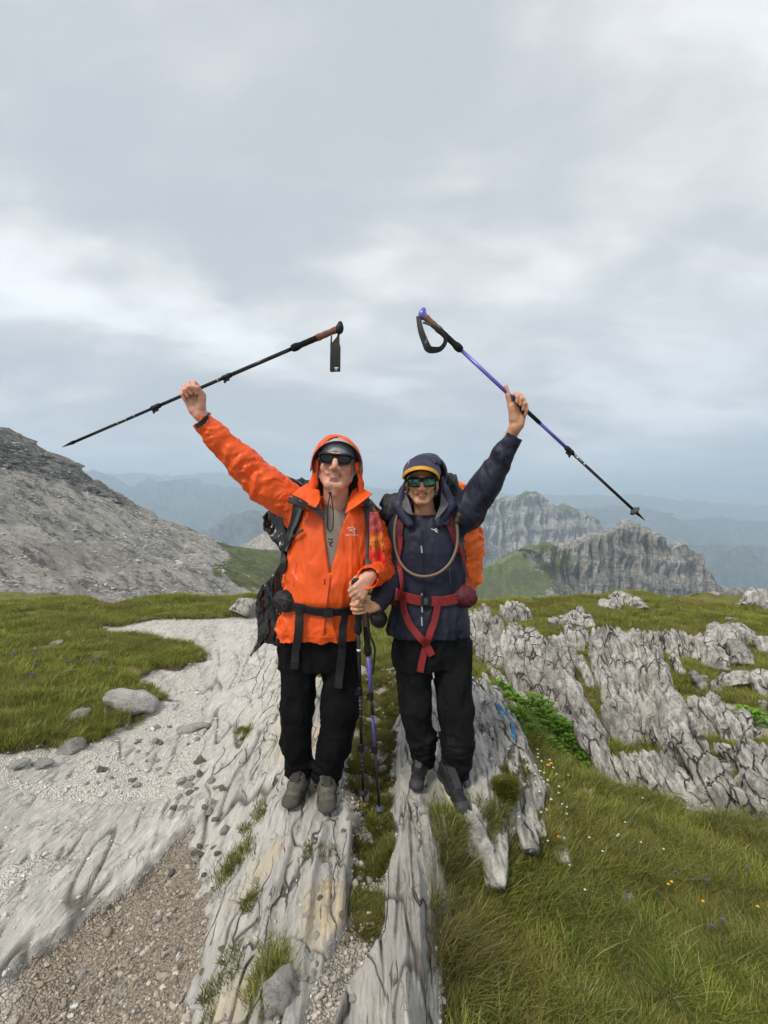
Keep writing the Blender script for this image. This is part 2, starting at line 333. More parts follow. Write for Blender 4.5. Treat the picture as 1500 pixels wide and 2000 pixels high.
# ------------------------------------------------------------------ materials of the land
def new_mat(name):
    m = bpy.data.materials.new(name); m.use_nodes = True
    b = m.node_tree.nodes['Principled BSDF']; return m, NT(m.node_tree), b
def ground_mat():
    m, k, b = new_mat('limestone_and_turf')
    geo = k.node('ShaderNodeNewGeometry'); P = geo.outputs['Position']
    za = k.node('ShaderNodeAttribute', attribute_name='zone'); zs = k.node('ShaderNodeSeparateColor'); k.link(za.outputs['Color'], zs.inputs[0])
    ya = k.node('ShaderNodeAttribute', attribute_name='wear'); ws = k.node('ShaderNodeSeparateColor'); k.link(ya.outputs['Color'], ws.inputs[0])
    rockw, vegw, brown = zs.outputs; crack, ochre, white = ws.outputs
    # rock
    S1 = k.scalev(P, (1, 0.28, 1))
    a = k.noise(k.scalev(P, (1, .4, 1)), 3.2, 6, .6, .3); fine = k.noise(S1, 26, 8, .68, .4); streak = k.noise(k.scalev(P, (1, .12, .5)), 40, 5, .62, .3)
    c = k.mix(k.mr(a, .35, .65), (.50, .475, .43), (.76, .73, .67))
    c = k.mix(k.math_('MULTIPLY', white, k.mr(a, .28, .55, .6, .98)), c, (.90, .86, .785))
    c = k.mix(k.mr(fine, .44, .72, .0, .42), k.mix(0.55, c, (.17, .165, .155)), c)
    c = k.mix(k.mr(streak, .28, .46, .36, 0), c, (.14, .135, .125))
    c = k.mix(k.math_('MULTIPLY', ochre, k.mr(fine, .3, .7, .15, .85)), c, (.58, .47, .28))
    wv = k.vmath('ADD', k.scalev(P, (5.5, .85, 5.5)), k.vmath('MULTIPLY', k.vmath('SUBTRACT', k.noise(P, 3.0, 3, .5, col=True), (.5, .5, .5)), (1.1, .7, 1.1)))
    e1 = k.node('ShaderNodeTexVoronoi'); e1.feature = 'DISTANCE_TO_EDGE'; e1.inputs['Scale'].default_value = 1.0; k.link(wv, e1.inputs['Vector'])
    wv2 = k.vmath('ADD', k.scalev(P, (19, 3.4, 19)), k.vmath('MULTIPLY', k.vmath('SUBTRACT', k.noise(P, 9, 5, .65, col=True), (.5, .5, .5)), (1.5, 1.0, 1.5)))
    e2 = k.node('ShaderNodeTexVoronoi'); e2.feature = 'DISTANCE_TO_EDGE'; e2.inputs['Scale'].default_value = 1.0; k.link(wv2, e2.inputs['Vector'])
    j1 = k.math_('MULTIPLY', k.mr(e1.outputs[0], .0, .030, 1, 0), k.mr(k.noise(P, 2.2, 3), .40, .56)); j2 = k.math_('MULTIPLY', k.mr(e2.outputs[0], .0, .07, 1, 0), k.mr(k.noise(P, 3.7, 3), .46, .60))
    sx = k.node('ShaderNodeSeparateXYZ'); k.link(P, sx.inputs[0])
    uu = k.math_('DIVIDE', sx.outputs[0], k.math_('ADD', 1.0, k.math_('MULTIPLY', k.math_('SUBTRACT', sx.outputs[1], 2.2), .15)))
    low = k.noise(k.scalev(P, (1, .45, 1)), 3.4, 4, .55); msk = k.noise(k.scalev(P, (1, .22, 1)), 9, 4, .6)
    def strata(fr, amp, wd, m0):
        q = k.math_('FRACT', k.math_('ADD', k.math_('MULTIPLY', uu, fr), k.math_('MULTIPLY', low, amp))); q = k.math_('ABSOLUTE', k.math_('SUBTRACT', q, .5)); return k.math_('MULTIPLY', k.mr(q, 0, wd, 1, 0), k.mr(msk, m0, m0 + .10))
    j3 = k.math_('MAXIMUM', k.math_('MULTIPLY', strata(7.3, 3.0, .040, .48), k.mr(uu, -1.15, -.95)), k.math_('MULTIPLY', strata(21.0, 7.0, .075, .50), k.mr(uu, -.75, -.5, 0, .8)))
    joints = k.math_('MAXIMUM', k.math_('MAXIMUM', k.math_('MULTIPLY', j1, k.mr(uu, -1.2, -.9, .25, 1)), k.math_('MULTIPLY', j2, .28)), j3)
    c = k.mix(k.math_('MULTIPLY', joints, .88), c, (.055, .048, .038))
    spots = k.mr(k.voro(k.vmath('ADD', P, k.vmath('SCALE', k.noise(P, 30, 2, col=True), None)), 34), .05, .13, .6, 0)
    spots = k.math_('MULTIPLY', spots, k.mr(k.noise(P, 3.1, 3), .56, .66))
    c = k.mix(spots, c, (.10, .095, .085))
    bl = k.mr(k.noise(P, 5.5, 5, .6, .6), .58, .70, 0, .38); c = k.mix(bl, c, (.30, .295, .285))
    c = k.mix(k.math_('MULTIPLY', crack, .80), c, (.06, .05, .038))
    # gravel & soil
    vo = k.node('ShaderNodeTexVoronoi'); vo.inputs['Scale'].default_value = 95; k.link(k.vmath('ADD', P, k.vmath('MULTIPLY', k.noise(P, 60, 2, col=True), (.012, .012, .012))), vo.inputs['Vector'])
    vs_ = k.node('ShaderNodeSeparateColor'); k.link(vo.outputs['Color'], vs_.inputs[0])
    g1 = k.mix(k.mr(vs_.outputs[0], 0, 1), (.68, .645, .585), (.90, .865, .80))
    g1 = k.mix(k.mr(vo.outputs['Distance'], .3, .75, 0, .35), g1, (.28, .25, .21))
    g2 = k.mix(k.mr(vs_.outputs[1], 0, 1), (.27, .22, .165), (.50, .44, .365)); g2 = k.mix(k.mr(k.noise(P, 6, 4), .35, .65), g2, (.40, .34, .265))
    g2 = k.mix(k.mr(vo.outputs['Distance'], .3, .8, 0, .5), g2, (.10, .075, .05))
    g = k.mix(brown, g1, g2)
    rockf = k.mr(k.math_('ADD', rockw, k.math_('MULTIPLY', k.math_('SUBTRACT', k.noise(P, 14, 5, .65), .5), .7)), .42, .58)
    c = k.mix(rockf, g, c)
    # turf base
    tn = k.noise(P, 1.7, 4); tf = k.noise(P, 55, 4, .7)
    tc = k.mix(k.mr(tn, .38, .62), (.25, .27, .06), (.36, .30, .12)); tc = k.mix(k.mr(tf, .35, .7), k.mix(.5, tc, (.05, .04, .02)), tc)
    tc = k.mix(k.mr(k.noise(P, 4.2, 4), .60, .70, 0, .75), tc, (.06, .04, .025))
    vegf = k.mr(k.math_('ADD', vegw, k.math_('MULTIPLY', k.math_('SUBTRACT', k.noise(P, 17, 5, .7), .5), .8)), .40, .60)
    c = k.mix(vegf, c, tc)
    edge = k.math_('MULTIPLY', k.mr(k.math_('ADD', vegw, k.math_('MULTIPLY', k.math_('SUBTRACT', k.noise(P, 9, 4, .6), .5), .5)), .12, .34), k.mr(vegw, .85, .55))
    c = k.mix(k.math_('MULTIPLY', edge, .9), c, (.085, .055, .035))
    k.link(c, b.inputs['Base Color']); b.inputs['Roughness'].default_value = .92; b.inputs['Specular IOR Level'].default_value = .25
    h = k.math_('SUBTRACT', k.math_('ADD', k.math_('MULTIPLY', fine, .8), k.math_('MULTIPLY', streak, .5)), k.math_('MULTIPLY', joints, .8))
    hg = k.math_('MULTIPLY', k.math_('SUBTRACT', .6, vo.outputs['Distance']), .9)
    hh = k.node('ShaderNodeMix'); hh.data_type = 'FLOAT'; k.link(rockf, hh.inputs[0]); k.link(hg, hh.inputs[2]); k.link(h, hh.inputs[3])
    k.link(k.bump(k.noise(P, 130, 4, .7), .35, .004, k.bump(hh.outputs[0], 1.0, .021)), b.inputs['Normal'])
    return m
def rock_mat(name, axis='z', base=(.70, .665, .605), dark=(.36, .342, .31), soft=1.0):
    m, k, b = new_mat(name)
    tc = k.node('ShaderNodeTexCoord'); P = tc.outputs['Object']
    geo = k.node('ShaderNodeNewGeometry'); G = geo.outputs['Position']
    sc_ = (1, 1, .16) if axis == 'z' else (1, .2, .6) if axis == 'y' else (1, 1, 1); st = k.scalev(P, sc_)
    wv = k.vmath('ADD', k.scalev(P, tuple(9 * q * (.75 if q < 1 else 1) for q in sc_)), k.vmath('MULTIPLY', k.vmath('SUBTRACT', k.noise(P, 5.0, 3, .5, col=True), (.5, .5, .5)), (1.0, 1.0, .6)))
    e1 = k.node('ShaderNodeTexVoronoi'); e1.feature = 'DISTANCE_TO_EDGE'; e1.inputs['Scale'].default_value = 1.0; k.link(wv, e1.inputs['Vector'])
    joints = k.math_('MULTIPLY', k.mr(e1.outputs[0], .0, .06, 1, 0), k.mr(k.noise(P, 3.1, 3), .42, .56))
    big = k.noise(G, 2.6, 5, .6, .3); fine = k.noise(st, 22, 8, .7, .5); st2 = k.noise(st, 48, 5, .65, .3)
    c = k.mix(k.mr(big, .32, .58), dark, base)
    c = k.mix(k.mr(fine, .36, .60, .72 * soft, 0), c, (.13, .128, .12))
    c = k.mix(k.mr(st2, .28, .48, .55 * soft, 0), c, (.085, .08, .072))
    c = k.mix(k.mr(k.noise(G, 7, 5, .65, .5), .56, .70, 0, .6), c, (.62, .61, .575))
    c = k.mix(k.mr(k.noise(G, 5, 4, .6, .8), .66, .74, 0, .45), c, (.42, .30, .16))
    c = k.mix(k.math_('MULTIPLY', joints, .85 * (soft if axis == 'n' else 1)), c, (.045, .042, .036))
    sp = k.math_('MULTIPLY', k.mr(k.voro(G, 40), .12, .2, .7, 0), k.mr(k.noise(G, 4, 2), .5, .62)); c = k.mix(sp, c, (.09, .09, .08))
    k.link(c, b.inputs['Base Color']); b.inputs['Roughness'].default_value = .93; b.inputs['Specular IOR Level'].default_value = .2
    k.link(k.bump(k.noise(G, 90, 5, .7), .5, .006, k.bump(k.math_('SUBTRACT', k.math_('ADD', fine, k.math_('MULTIPLY', st2, .6)), joints), 1.0, .035)), b.inputs['Normal'])
    return m
def plain(name, col, rough=.6, spec=.4, var=.0, vs=12, bumpd=0, bs=200, metal=0.0, attr=None, sheen=0, coat=0):
    m, k, b = new_mat(name)
    tc = k.node('ShaderNodeTexCoord'); P = tc.outputs['Object']
    b.inputs['Roughness'].default_value = rough; b.inputs['Specular IOR Level'].default_value = spec; b.inputs['Metallic'].default_value = metal
    b.inputs['Coat Weight'].default_value = coat
    if sheen: b.inputs['Sheen Weight'].default_value = sheen
    src = None
    if attr:
        at = k.node('ShaderNodeAttribute', attribute_name=attr); src = at.outputs['Color']
    if var > 0 or src is not None:
        c0 = src if src is not None else tuple(col)
        c = k.mix(k.mr(k.noise(P, vs, 5, .6), .3, .7, 0, 1), k.mix(var, c0, (.02, .02, .02)), c0)
        c = k.mix(k.mr(k.noise(P, vs * 2.3, 4, .6), .5, .75, 0, var * .8), c, tuple(min(1, q * 1.5 + .006) for q in col))
        k.link(c, b.inputs['Base Color'])
    else: b.inputs['Base Color'].default_value = (*col, 1)
    if bumpd: k.link(k.bump(k.noise(P, bs, 3, .6), .6, bumpd), b.inputs['Normal'])
    return m
MAT_GROUND = ground_mat()
MAT_BLADE = rock_mat('weathered_blade_limestone')
MAT_SLAB = rock_mat('tilted_slab_limestone', 'y', (.74, .70, .635), (.42, .40, .36))
MAT_STONE = rock_mat('pale_loose_limestone', 'n', (.90, .865, .80), (.70, .67, .61), soft=.35)

# ------------------------------------------------------------------ near ground: one sheet out to the slope below the knoll
def build_ground():
    A = np.concatenate([np.linspace(-180, -61, 26)[:-1], np.linspace(-61, 61, 760), np.linspace(61, 180, 26)[1:-1]])
    R = np.concatenate([[0.02, .3, .6, .8], np.geomspace(0.93, 11.5, 560), np.geomspace(11.8, 150, 44)])
    a = np.radians(A)[None, :]; r = R[:, None]
    x = (r * np.sin(a)).ravel(); y = (r * np.cos(a)).ravel()
    z, rock, veg, brown, crack, ochre, white = ground(x, y, True)
    Fq = grid_faces(len(R), len(A), True)
    me = mesh_np('ground', np.stack([x, y, z], 1), Fq[:, ::-1], {'zone': np.stack([rock, veg, brown], 1), 'wear': np.stack([crack, ochre, white], 1)})
    o = link_mesh('ground', me, MAT_GROUND); tag(o, kind='structure')
build_ground()
# ------------------------------------------------------------------ mountains
def mountain_mat(name, rockc, rockd, green, gstart=0.5, cliff=False, scale=1.0, streaks=True, slope=(0, 0, 0)):
    m, k, b = new_mat(name)
    geo = k.node('ShaderNodeNewGeometry'); P = k.scalev(geo.outputs['Position'], (scale,) * 3)
    at = k.node('ShaderNodeAttribute', attribute_name='veg'); ca = k.node('ShaderNodeAttribute', attribute_name='crag')
    crag = ca.outputs['Fac']
    n = k.noise(P, .05, 6, .6, .3); f = k.noise(P, .42, 8, .7, .5)
    vert = k.noise(k.scalev(P, (1, 1, .16)), .35, 8, .72, .6); beds = k.noise(k.scalev(P, (.25, .25, 1.6), (0, 0, 0), (0.05, .08, 0)), .30, 6, .65, .6)
    c = k.mix(k.mr(n, .35, .65), rockd, rockc)
    cr = k.mix(k.mr(vert, .36, .56, .85, 0), c, tuple(q * .28 for q in rockd)); cr = k.mix(k.mr(beds, .36, .50, .8, 0), cr, tuple(q * .34 for q in rockd))
    cr = k.mix(k.mr(vert, .56, .72, 0, .5), cr, tuple(min(1, q * 1.3) for q in rockc))
    sl = k.noise(k.scalev(P, (.35, 1, 1), (0, 0, 0), slope), .55, 7, .7, .3)
    rv = k.scalev(P, (1, 1, 1), (0, 0, 0), (0, radians(-30), 0)); s2 = k.noise(k.scalev(rv, (.13, .28, 1.0)), .42, 7, .68, .25)
    sl = k.math_('ADD', k.math_('MULTIPLY', sl, .4), k.math_('MULTIPLY', s2, .6))
    sc = k.mix(k.mr(sl, .505, .57, 0, .80), c, tuple(q * .36 for q in rockd)); sc = k.mix(k.mr(f, .56, .66, 0, .6), sc, tuple(min(1, q * 1.25) for q in rockc))
    c = k.mix(k.mr(k.math_('ADD', crag, k.math_('MULTIPLY', k.math_('SUBTRACT', f, .5), .6)), .4, .6), sc, cr)
    gn = k.math_('ADD', at.outputs['Fac'], k.math_('MULTIPLY', k.math_('SUBTRACT', k.noise(P, .22, 7, .7, .4), .5), 1.3))
    gn = k.math_('ADD', gn, k.math_('MULTIPLY', k.math_('SUBTRACT', sl, .5), 1.2))
    gc = k.mix(k.mr(k.noise(P, .12, 5), .35, .65), green, tuple(q * .6 for q in green))
    c = k.mix(k.mr(gn, gstart, gstart + .22, 0, .92), c, gc)
    k.link(c, b.inputs['Base Color']); b.inputs['Roughness'].default_value = 1; b.inputs['Specular IOR Level'].default_value = .1
    hh = k.math_('ADD', k.math_('MULTIPLY', f, .5), k.math_('MULTIPLY', k.math_('MULTIPLY', vert, crag), 1.4))
    hh = k.math_('ADD', hh, k.math_('MULTIPLY', sl, .5))
    k.link(k.bump(hh, 1.0, 3.2 / scale), b.inputs['Normal'])
    return m
CLIFFD, CLIFFZ = ([0, .30, .42, .9, 1], [0, .72, .90, .97, 1.0]), ([0, .30, .42, .9, 1], [0, .26, .42, .96, 1])
def ridge_land(name, prof, foot, Dr, Df, nx, nt, mat, groove=0.0, rough=1.0, fs=.05, veg=None, crag=None, cliff=False, pw=1.0, seed=0, jag=0.0, behind=True):
    """a mountain side: prof (px, py) is its skyline, Dr / Df the distances (px -> m) of skyline and foot"""
    pxs = np.linspace(prof[0][0], prof[-1][0], nx)
    pys = np.interp(pxs, [p[0] for p in prof], [p[1] for p in prof])
    dr = np.interp(pxs, [p[0] for p in Dr], [p[1] for p in Dr]); df = np.interp(pxs, [p[0] for p in Df], [p[1] for p in Df])
    fz = np.interp(pxs, [p[0] for p in foot], [p[1] for p in foot])
    rz = EYE + (1000 - pys) / F * dr
    if jag: rz = rz + jag * ridge2(pxs * .045, pxs * 0 + seed, 4, seed + 3)
    T = np.linspace(0, 1, nt)[:, None]
    D = df + (dr - df) * (np.interp(T, *CLIFFD) if cliff else T)
    kn = max(3, int(nx * .035)); kk = np.hanning(kn * 2 + 1); kk /= kk.sum(); rs_ = np.convolve(np.pad(rz, kn, 'edge'), kk, 'valid')
    Z = fz + (rs_ - fz) * (np.interp(T, *CLIFFZ) if cliff else T ** pw) + (rz - rs_) * T ** 9
    X = (pxs[None, :] - 750) / F * D
    if behind:
        tb = np.linspace(0.04, 1, 14)[:, None]
        X = np.concatenate([X, X[-1:] * (1 + .5 * tb)]); Z = np.concatenate([Z, rz - (rz - fz) * tb ** .8]); D = np.concatenate([D, dr * (1 + .5 * tb) + 0 * X[:1]])
        T = np.concatenate([T, 1 + tb])
    x, y, z = X.ravel(), D.ravel(), Z.ravel(); t = (T + 0 * X).ravel(); px = (pxs[None, :] + 0 * X).ravel()
    fade = np.clip(t * 12, 0, 1)
    ck = crag(px, t) if crag is not None else np.zeros_like(x)
    edge = smooth01(.0, .05, np.abs(1 - t)) * .85 + .15
    nz = fbm2(x * fs, y * fs, 6, seed) * rough
    g = ridge2(x * fs * 2.6 + .3 * pn2(x * fs, z * fs * 2, seed + 7), z * fs * .22 + (0 if cliff else 1) * y * fs * .6, 5, seed + 11, .62)
    dz = nz * fade * edge
    off = (g * groove * ck) * edge
    bedsn = np.abs(np.mod(z * fs * 1.9 + .6 * pn2(x * fs, y * fs, seed + 5), 1) - .5) * groove * .8 * ck
    y = y - off - bedsn; z = z + dz
    vg = veg(px, t) if veg is not None else np.zeros_like(x)
    me = mesh_np(name, np.stack([x, y, z], 1), grid_faces(len(T), nx), {'veg': np.asarray(vg), 'crag': np.asarray(ck)})
    o = link_mesh(name, me, mat); tag(o, kind='structure'); return o
GREY, GREYD = (.40, .385, .36), (.27, .26, .245)
M_SCREE = mountain_mat('scree_and_crag', (.43, .405, .365), (.29, .272, .245), (.12, .14, .045), .62, scale=1.6, slope=(0, .55, 0))
M_CLIFF = mountain_mat('banded_cliff', (.74, .70, .64), (.52, .49, .45), (.16, .20, .06), .55, scale=.42)
M_PEAK = mountain_mat('craggy_peak', (.66, .62, .56), (.43, .405, .37), (.20, .23, .07), .5, scale=.75)
M_BLUE = mountain_mat('distant_mountain', (.30, .30, .28), (.14, .15, .12), (.05, .07, .035), .45, scale=.06)

# the stony flank on the left, with its band of crags at the top and a grassy saddle at its end
def crag_left(px, t):
    lo = np.interp(px, [-700, 0, 150, 240, 330, 420], [.60, .66, .77, .84, .93, 1.0])
    return smooth01(0, .04, t - lo + .03 * pn2(px * .03, t * 6, 3)) * smooth01(340, 210, px)
def veg_left(px, t):
    sad = smooth01(405, 450, px + 40 * pn2(px * .02, t * 5, 9)) * smooth01(.40, .52, t + .05 * pn2(px * .03, t * 4, 10))
    return .18 + .16 * np.sin(px * .011 + 9 * t) + .42 * smooth01(.62, .1, t) * smooth01(-.3, .3, pn2(px * .008, t * 5, 4)) * .6 + .9 * sad - .4 * crag_left(px, t)
SCREE = ridge_land('scree_slope', [(-2600, 380), (-1600, 470), (-900, 560), (-500, 640), (-250, 735), (-120, 790), (-60, 815), (0, 836), (30, 840), (55, 852), (85, 868), (100, 884), (118, 888), (150, 902), (176, 922), (184, 936), (196, 938), (205, 944), (240, 965), (265, 982), (300, 1000), (312, 1014), (330, 1018), (365, 1030), (400, 1044), (430, 1060), (455, 1068), (500, 1077), (545, 1092), (600, 1110), (700, 1150), (780, 1200), (860, 1290), (980, 1400)],
           [(-2600, -14), (0, -16), (400, -22), (980, -60)], [(-2600, 110), (-900, 130), (0, 170), (300, 215), (560, 260), (980, 330)], [(-2600, 34), (-900, 38), (0, 46), (300, 62), (560, 90), (980, 130)],
           1250, 300, M_SCREE, groove=8.5, rough=1.9, fs=.085, veg=veg_left, crag=crag_left, pw=1.35, seed=2, jag=.25)
# the pale hillock behind the saddle
ridge_land('scree_hill', [(380, 1120), (440, 1085), (470, 1068), (500, 1050), (530, 1035), (580, 1015), (640, 1005), (720, 1030), (800, 1080), (860, 1140)],
           [(380, -90), (860, -90)], [(380, 430), (860, 430)], [(380, 300), (860, 300)], 260, 60, M_SCREE, groove=0, rough=2.5, fs=.04, veg=lambda px, t: .2 + 0 * px, seed=6, jag=.8)
# green and grey shoulder with the craggy peak on the right
def peakc(px, t):
    e = np.interp(px, [940, 1020, 1080, 1150, 1400], [1.3, 1.02, .62, .30, .18])
    return smooth01(-.05, .06, t - e + .06 * pn2(px * .02, t * 4, 5)) * smooth01(-.35, .35, t + .25) 
def peakv(px, t): return .75 * smooth01(1150, 1000, px + 60 * pn2(px * .03, t * 6, 2)) + .30 * smooth01(.5, .1, t) + .1 * smooth01(.9, 1, t) + .22
ridge_land('craggy_peak', [(700, 1230), (820, 1200), (900, 1150), (935, 1120), (950, 1108), (975, 1096), (1000, 1082), (1030, 1066), (1060, 1060), (1100, 1062), (1120, 1052), (1150, 1040), (1180, 1036), (1192, 1030), (1205, 1022), (1222, 1014), (1236, 1020), (1252, 1028), (1266, 1034), (1280, 1044), (1288, 1060), (1298, 1072), (1306, 1062), (1318, 1059), (1332, 1066), (1345, 1078), (1352, 1088), (1362, 1104), (1372, 1118), (1384, 1138), (1386, 1150), (1410, 1146), (1440, 1148), (1470, 1156), (1520, 1180), (1640, 1280)],
           [(700, -170), (1640, -190)], [(700, 520), (1640, 640)], [(700, 330), (1100, 400), (1640, 470)], 760, 240, M_PEAK, groove=11, rough=5, fs=.018, veg=peakv, crag=peakc, cliff=True, seed=12, jag=1.6)
# the long wall of cliffs behind it
def wallc(px, t): return smooth01(.25, .4, t + .05 * pn2(px * .02, t * 4, 8)) * (1 - .8 * smooth01(.93, 1, t) * smooth01(-.2, .2, pn2(px * .03, t * 2, 1)))
def wallv(px, t): return .15 + .75 * smooth01(.86, .97, t + .07 * pn2(px * .03, t, 4)) + .3 * smooth01(.4, .2, t)
ridge_land('cliff_wall', [(600, 1150), (800, 1050), (880, 1010), (920, 990), (950, 982), (975, 976), (990, 970), (1004, 974), (1014, 970), (1025, 963), (1040, 961), (1056, 966), (1070, 984), (1085, 988), (1100, 986), (1116, 992), (1126, 1000), (1140, 1008), (1152, 1010), (1160, 1016), (1165, 1032), (1175, 1048), (1210, 1090), (1300, 1150)],
           [(600, -330), (1300, -330)], [(600, 1500), (1300, 1500)], [(600, 1150), (1300, 1150)], 700, 260, M_CLIFF, groove=28, rough=8, fs=.0095, veg=wallv, crag=wallc, cliff=True, seed=22, jag=5)
# three blue ranges fading into the haze
ridge_land('blue_ridge', [(-1200, 1010), (-300, 1000), (200, 1010), (300, 1050), (400, 1040), (440, 1020), (455, 1010), (480, 1004), (505, 996), (530, 1004), (560, 1000), (600, 1025), (700, 1060), (800, 1080), (1000, 1090), (1300, 1070), (1900, 1075), (2700, 1050)],
           [(-1200, -900), (2700, -900)], [(-1200, 2600), (2700, 2600)], [(-1200, 2100), (2700, 2100)], 700, 70, M_BLUE, groove=80, rough=60, fs=.0018, veg=lambda px, t: .35 + 0 * px, crag=lambda px, t: smooth01(.3, .6, t), seed=32, jag=14)
ridge_land('blue_range', [(-1500, 960), (-600, 950), (0, 930), (120, 925), (190, 922), (230, 936), (270, 955), (292, 938), (300, 937), (318, 950), (345, 946), (372, 938), (384, 935), (400, 945), (440, 953), (480, 956), (520, 968), (600, 985), (700, 1000), (900, 1010), (1100, 1000), (1200, 990), (1260, 995), (1290, 1010), (1320, 1016), (1360, 1012), (1400, 1012), (1440, 1020), (1500, 1026), (1800, 1000), (2800, 960)],
           [(-1500, -1000), (2800, -1000)], [(-1500, 4600), (700, 4600), (1200, 4200), (2800, 4200)], [(-1500, 3500), (700, 3500), (1200, 3100), (2800, 3100)], 800, 90, M_BLUE, groove=160, rough=90, fs=.0011, veg=lambda px, t: .5 + 0 * px, crag=lambda px, t: smooth01(.2, .6, t), seed=42, jag=14)
ridge_land('far_range', [(-1500, 930), (-600, 930), (0, 930), (180, 928), (260, 926), (330, 930), (420, 925), (470, 930), (600, 945), (800, 960), (1000, 968), (1180, 972), (1250, 968), (1340, 980), (1500, 990), (2800, 940)],
           [(-1500, -1000), (2800, -1000)], [(-1500, 6400), (2800, 6400)], [(-1500, 5400), (2800, 5400)], 500, 40, M_BLUE, groove=200, rough=70, fs=.0011, veg=lambda px, t: .6 + 0 * px, crag=lambda px, t: 0 * px, seed=52, jag=22)
# valley floor out to the horizon
def valley():
    n = 160; s = np.linspace(-1, 1, n); s = np.sign(s) * np.abs(s) ** 1.6 * 11800
    X, Y = np.meshgrid(s, s); r = np.hypot(X, Y); z = -960 + 130 * smooth01(500, 2500, r) * fbm2(X * .0009, Y * .0009, 4, 61)
    z = z * 1.0 + (880 * smooth01(900, 60, r)) * (1 - .06 * fbm2(X * .01, Y * .01, 3, 62)) - 40 * smooth01(60, 200, r)
    me = mesh_np('valley_floor', np.stack([X.ravel(), Y.ravel(), z.ravel()], 1), grid_faces(n, n), {'veg': np.full(n * n, .6), 'crag': np.zeros(n * n)})
    tag(link_mesh('valley_floor', me, M_BLUE), kind='structure')
valley()
# the air between
def haze():
    bm = bmesh.new(); bmesh.ops.create_cube(bm, size=1)
    for v in bm.verts: v.co = Vector((v.co.x * 24400, v.co.y * 24400, -1240 if v.co.z < 0 else 640))
    me = bpy.data.meshes.new('haze'); bm.to_mesh(me); bm.free()
    m = bpy.data.materials.new('mountain_haze'); m.use_nodes = True; t = m.node_tree
    for x in list(t.nodes): t.nodes.remove(x)
    v = t.nodes.new('ShaderNodeVolumePrincipled'); v.inputs['Color'].default_value = (.69, .85, 1.0, 1); v.inputs['Density'].default_value = HAZE
    v.inputs['Anisotropy'].default_value = .1
    o = t.nodes.new('ShaderNodeOutputMaterial'); t.links.new(v.outputs[0], o.inputs['Volume'])
    ob = link_mesh('haze', me, m, smooth=False); tag(ob, kind='stuff')
HAZE = 3.2e-4
haze()
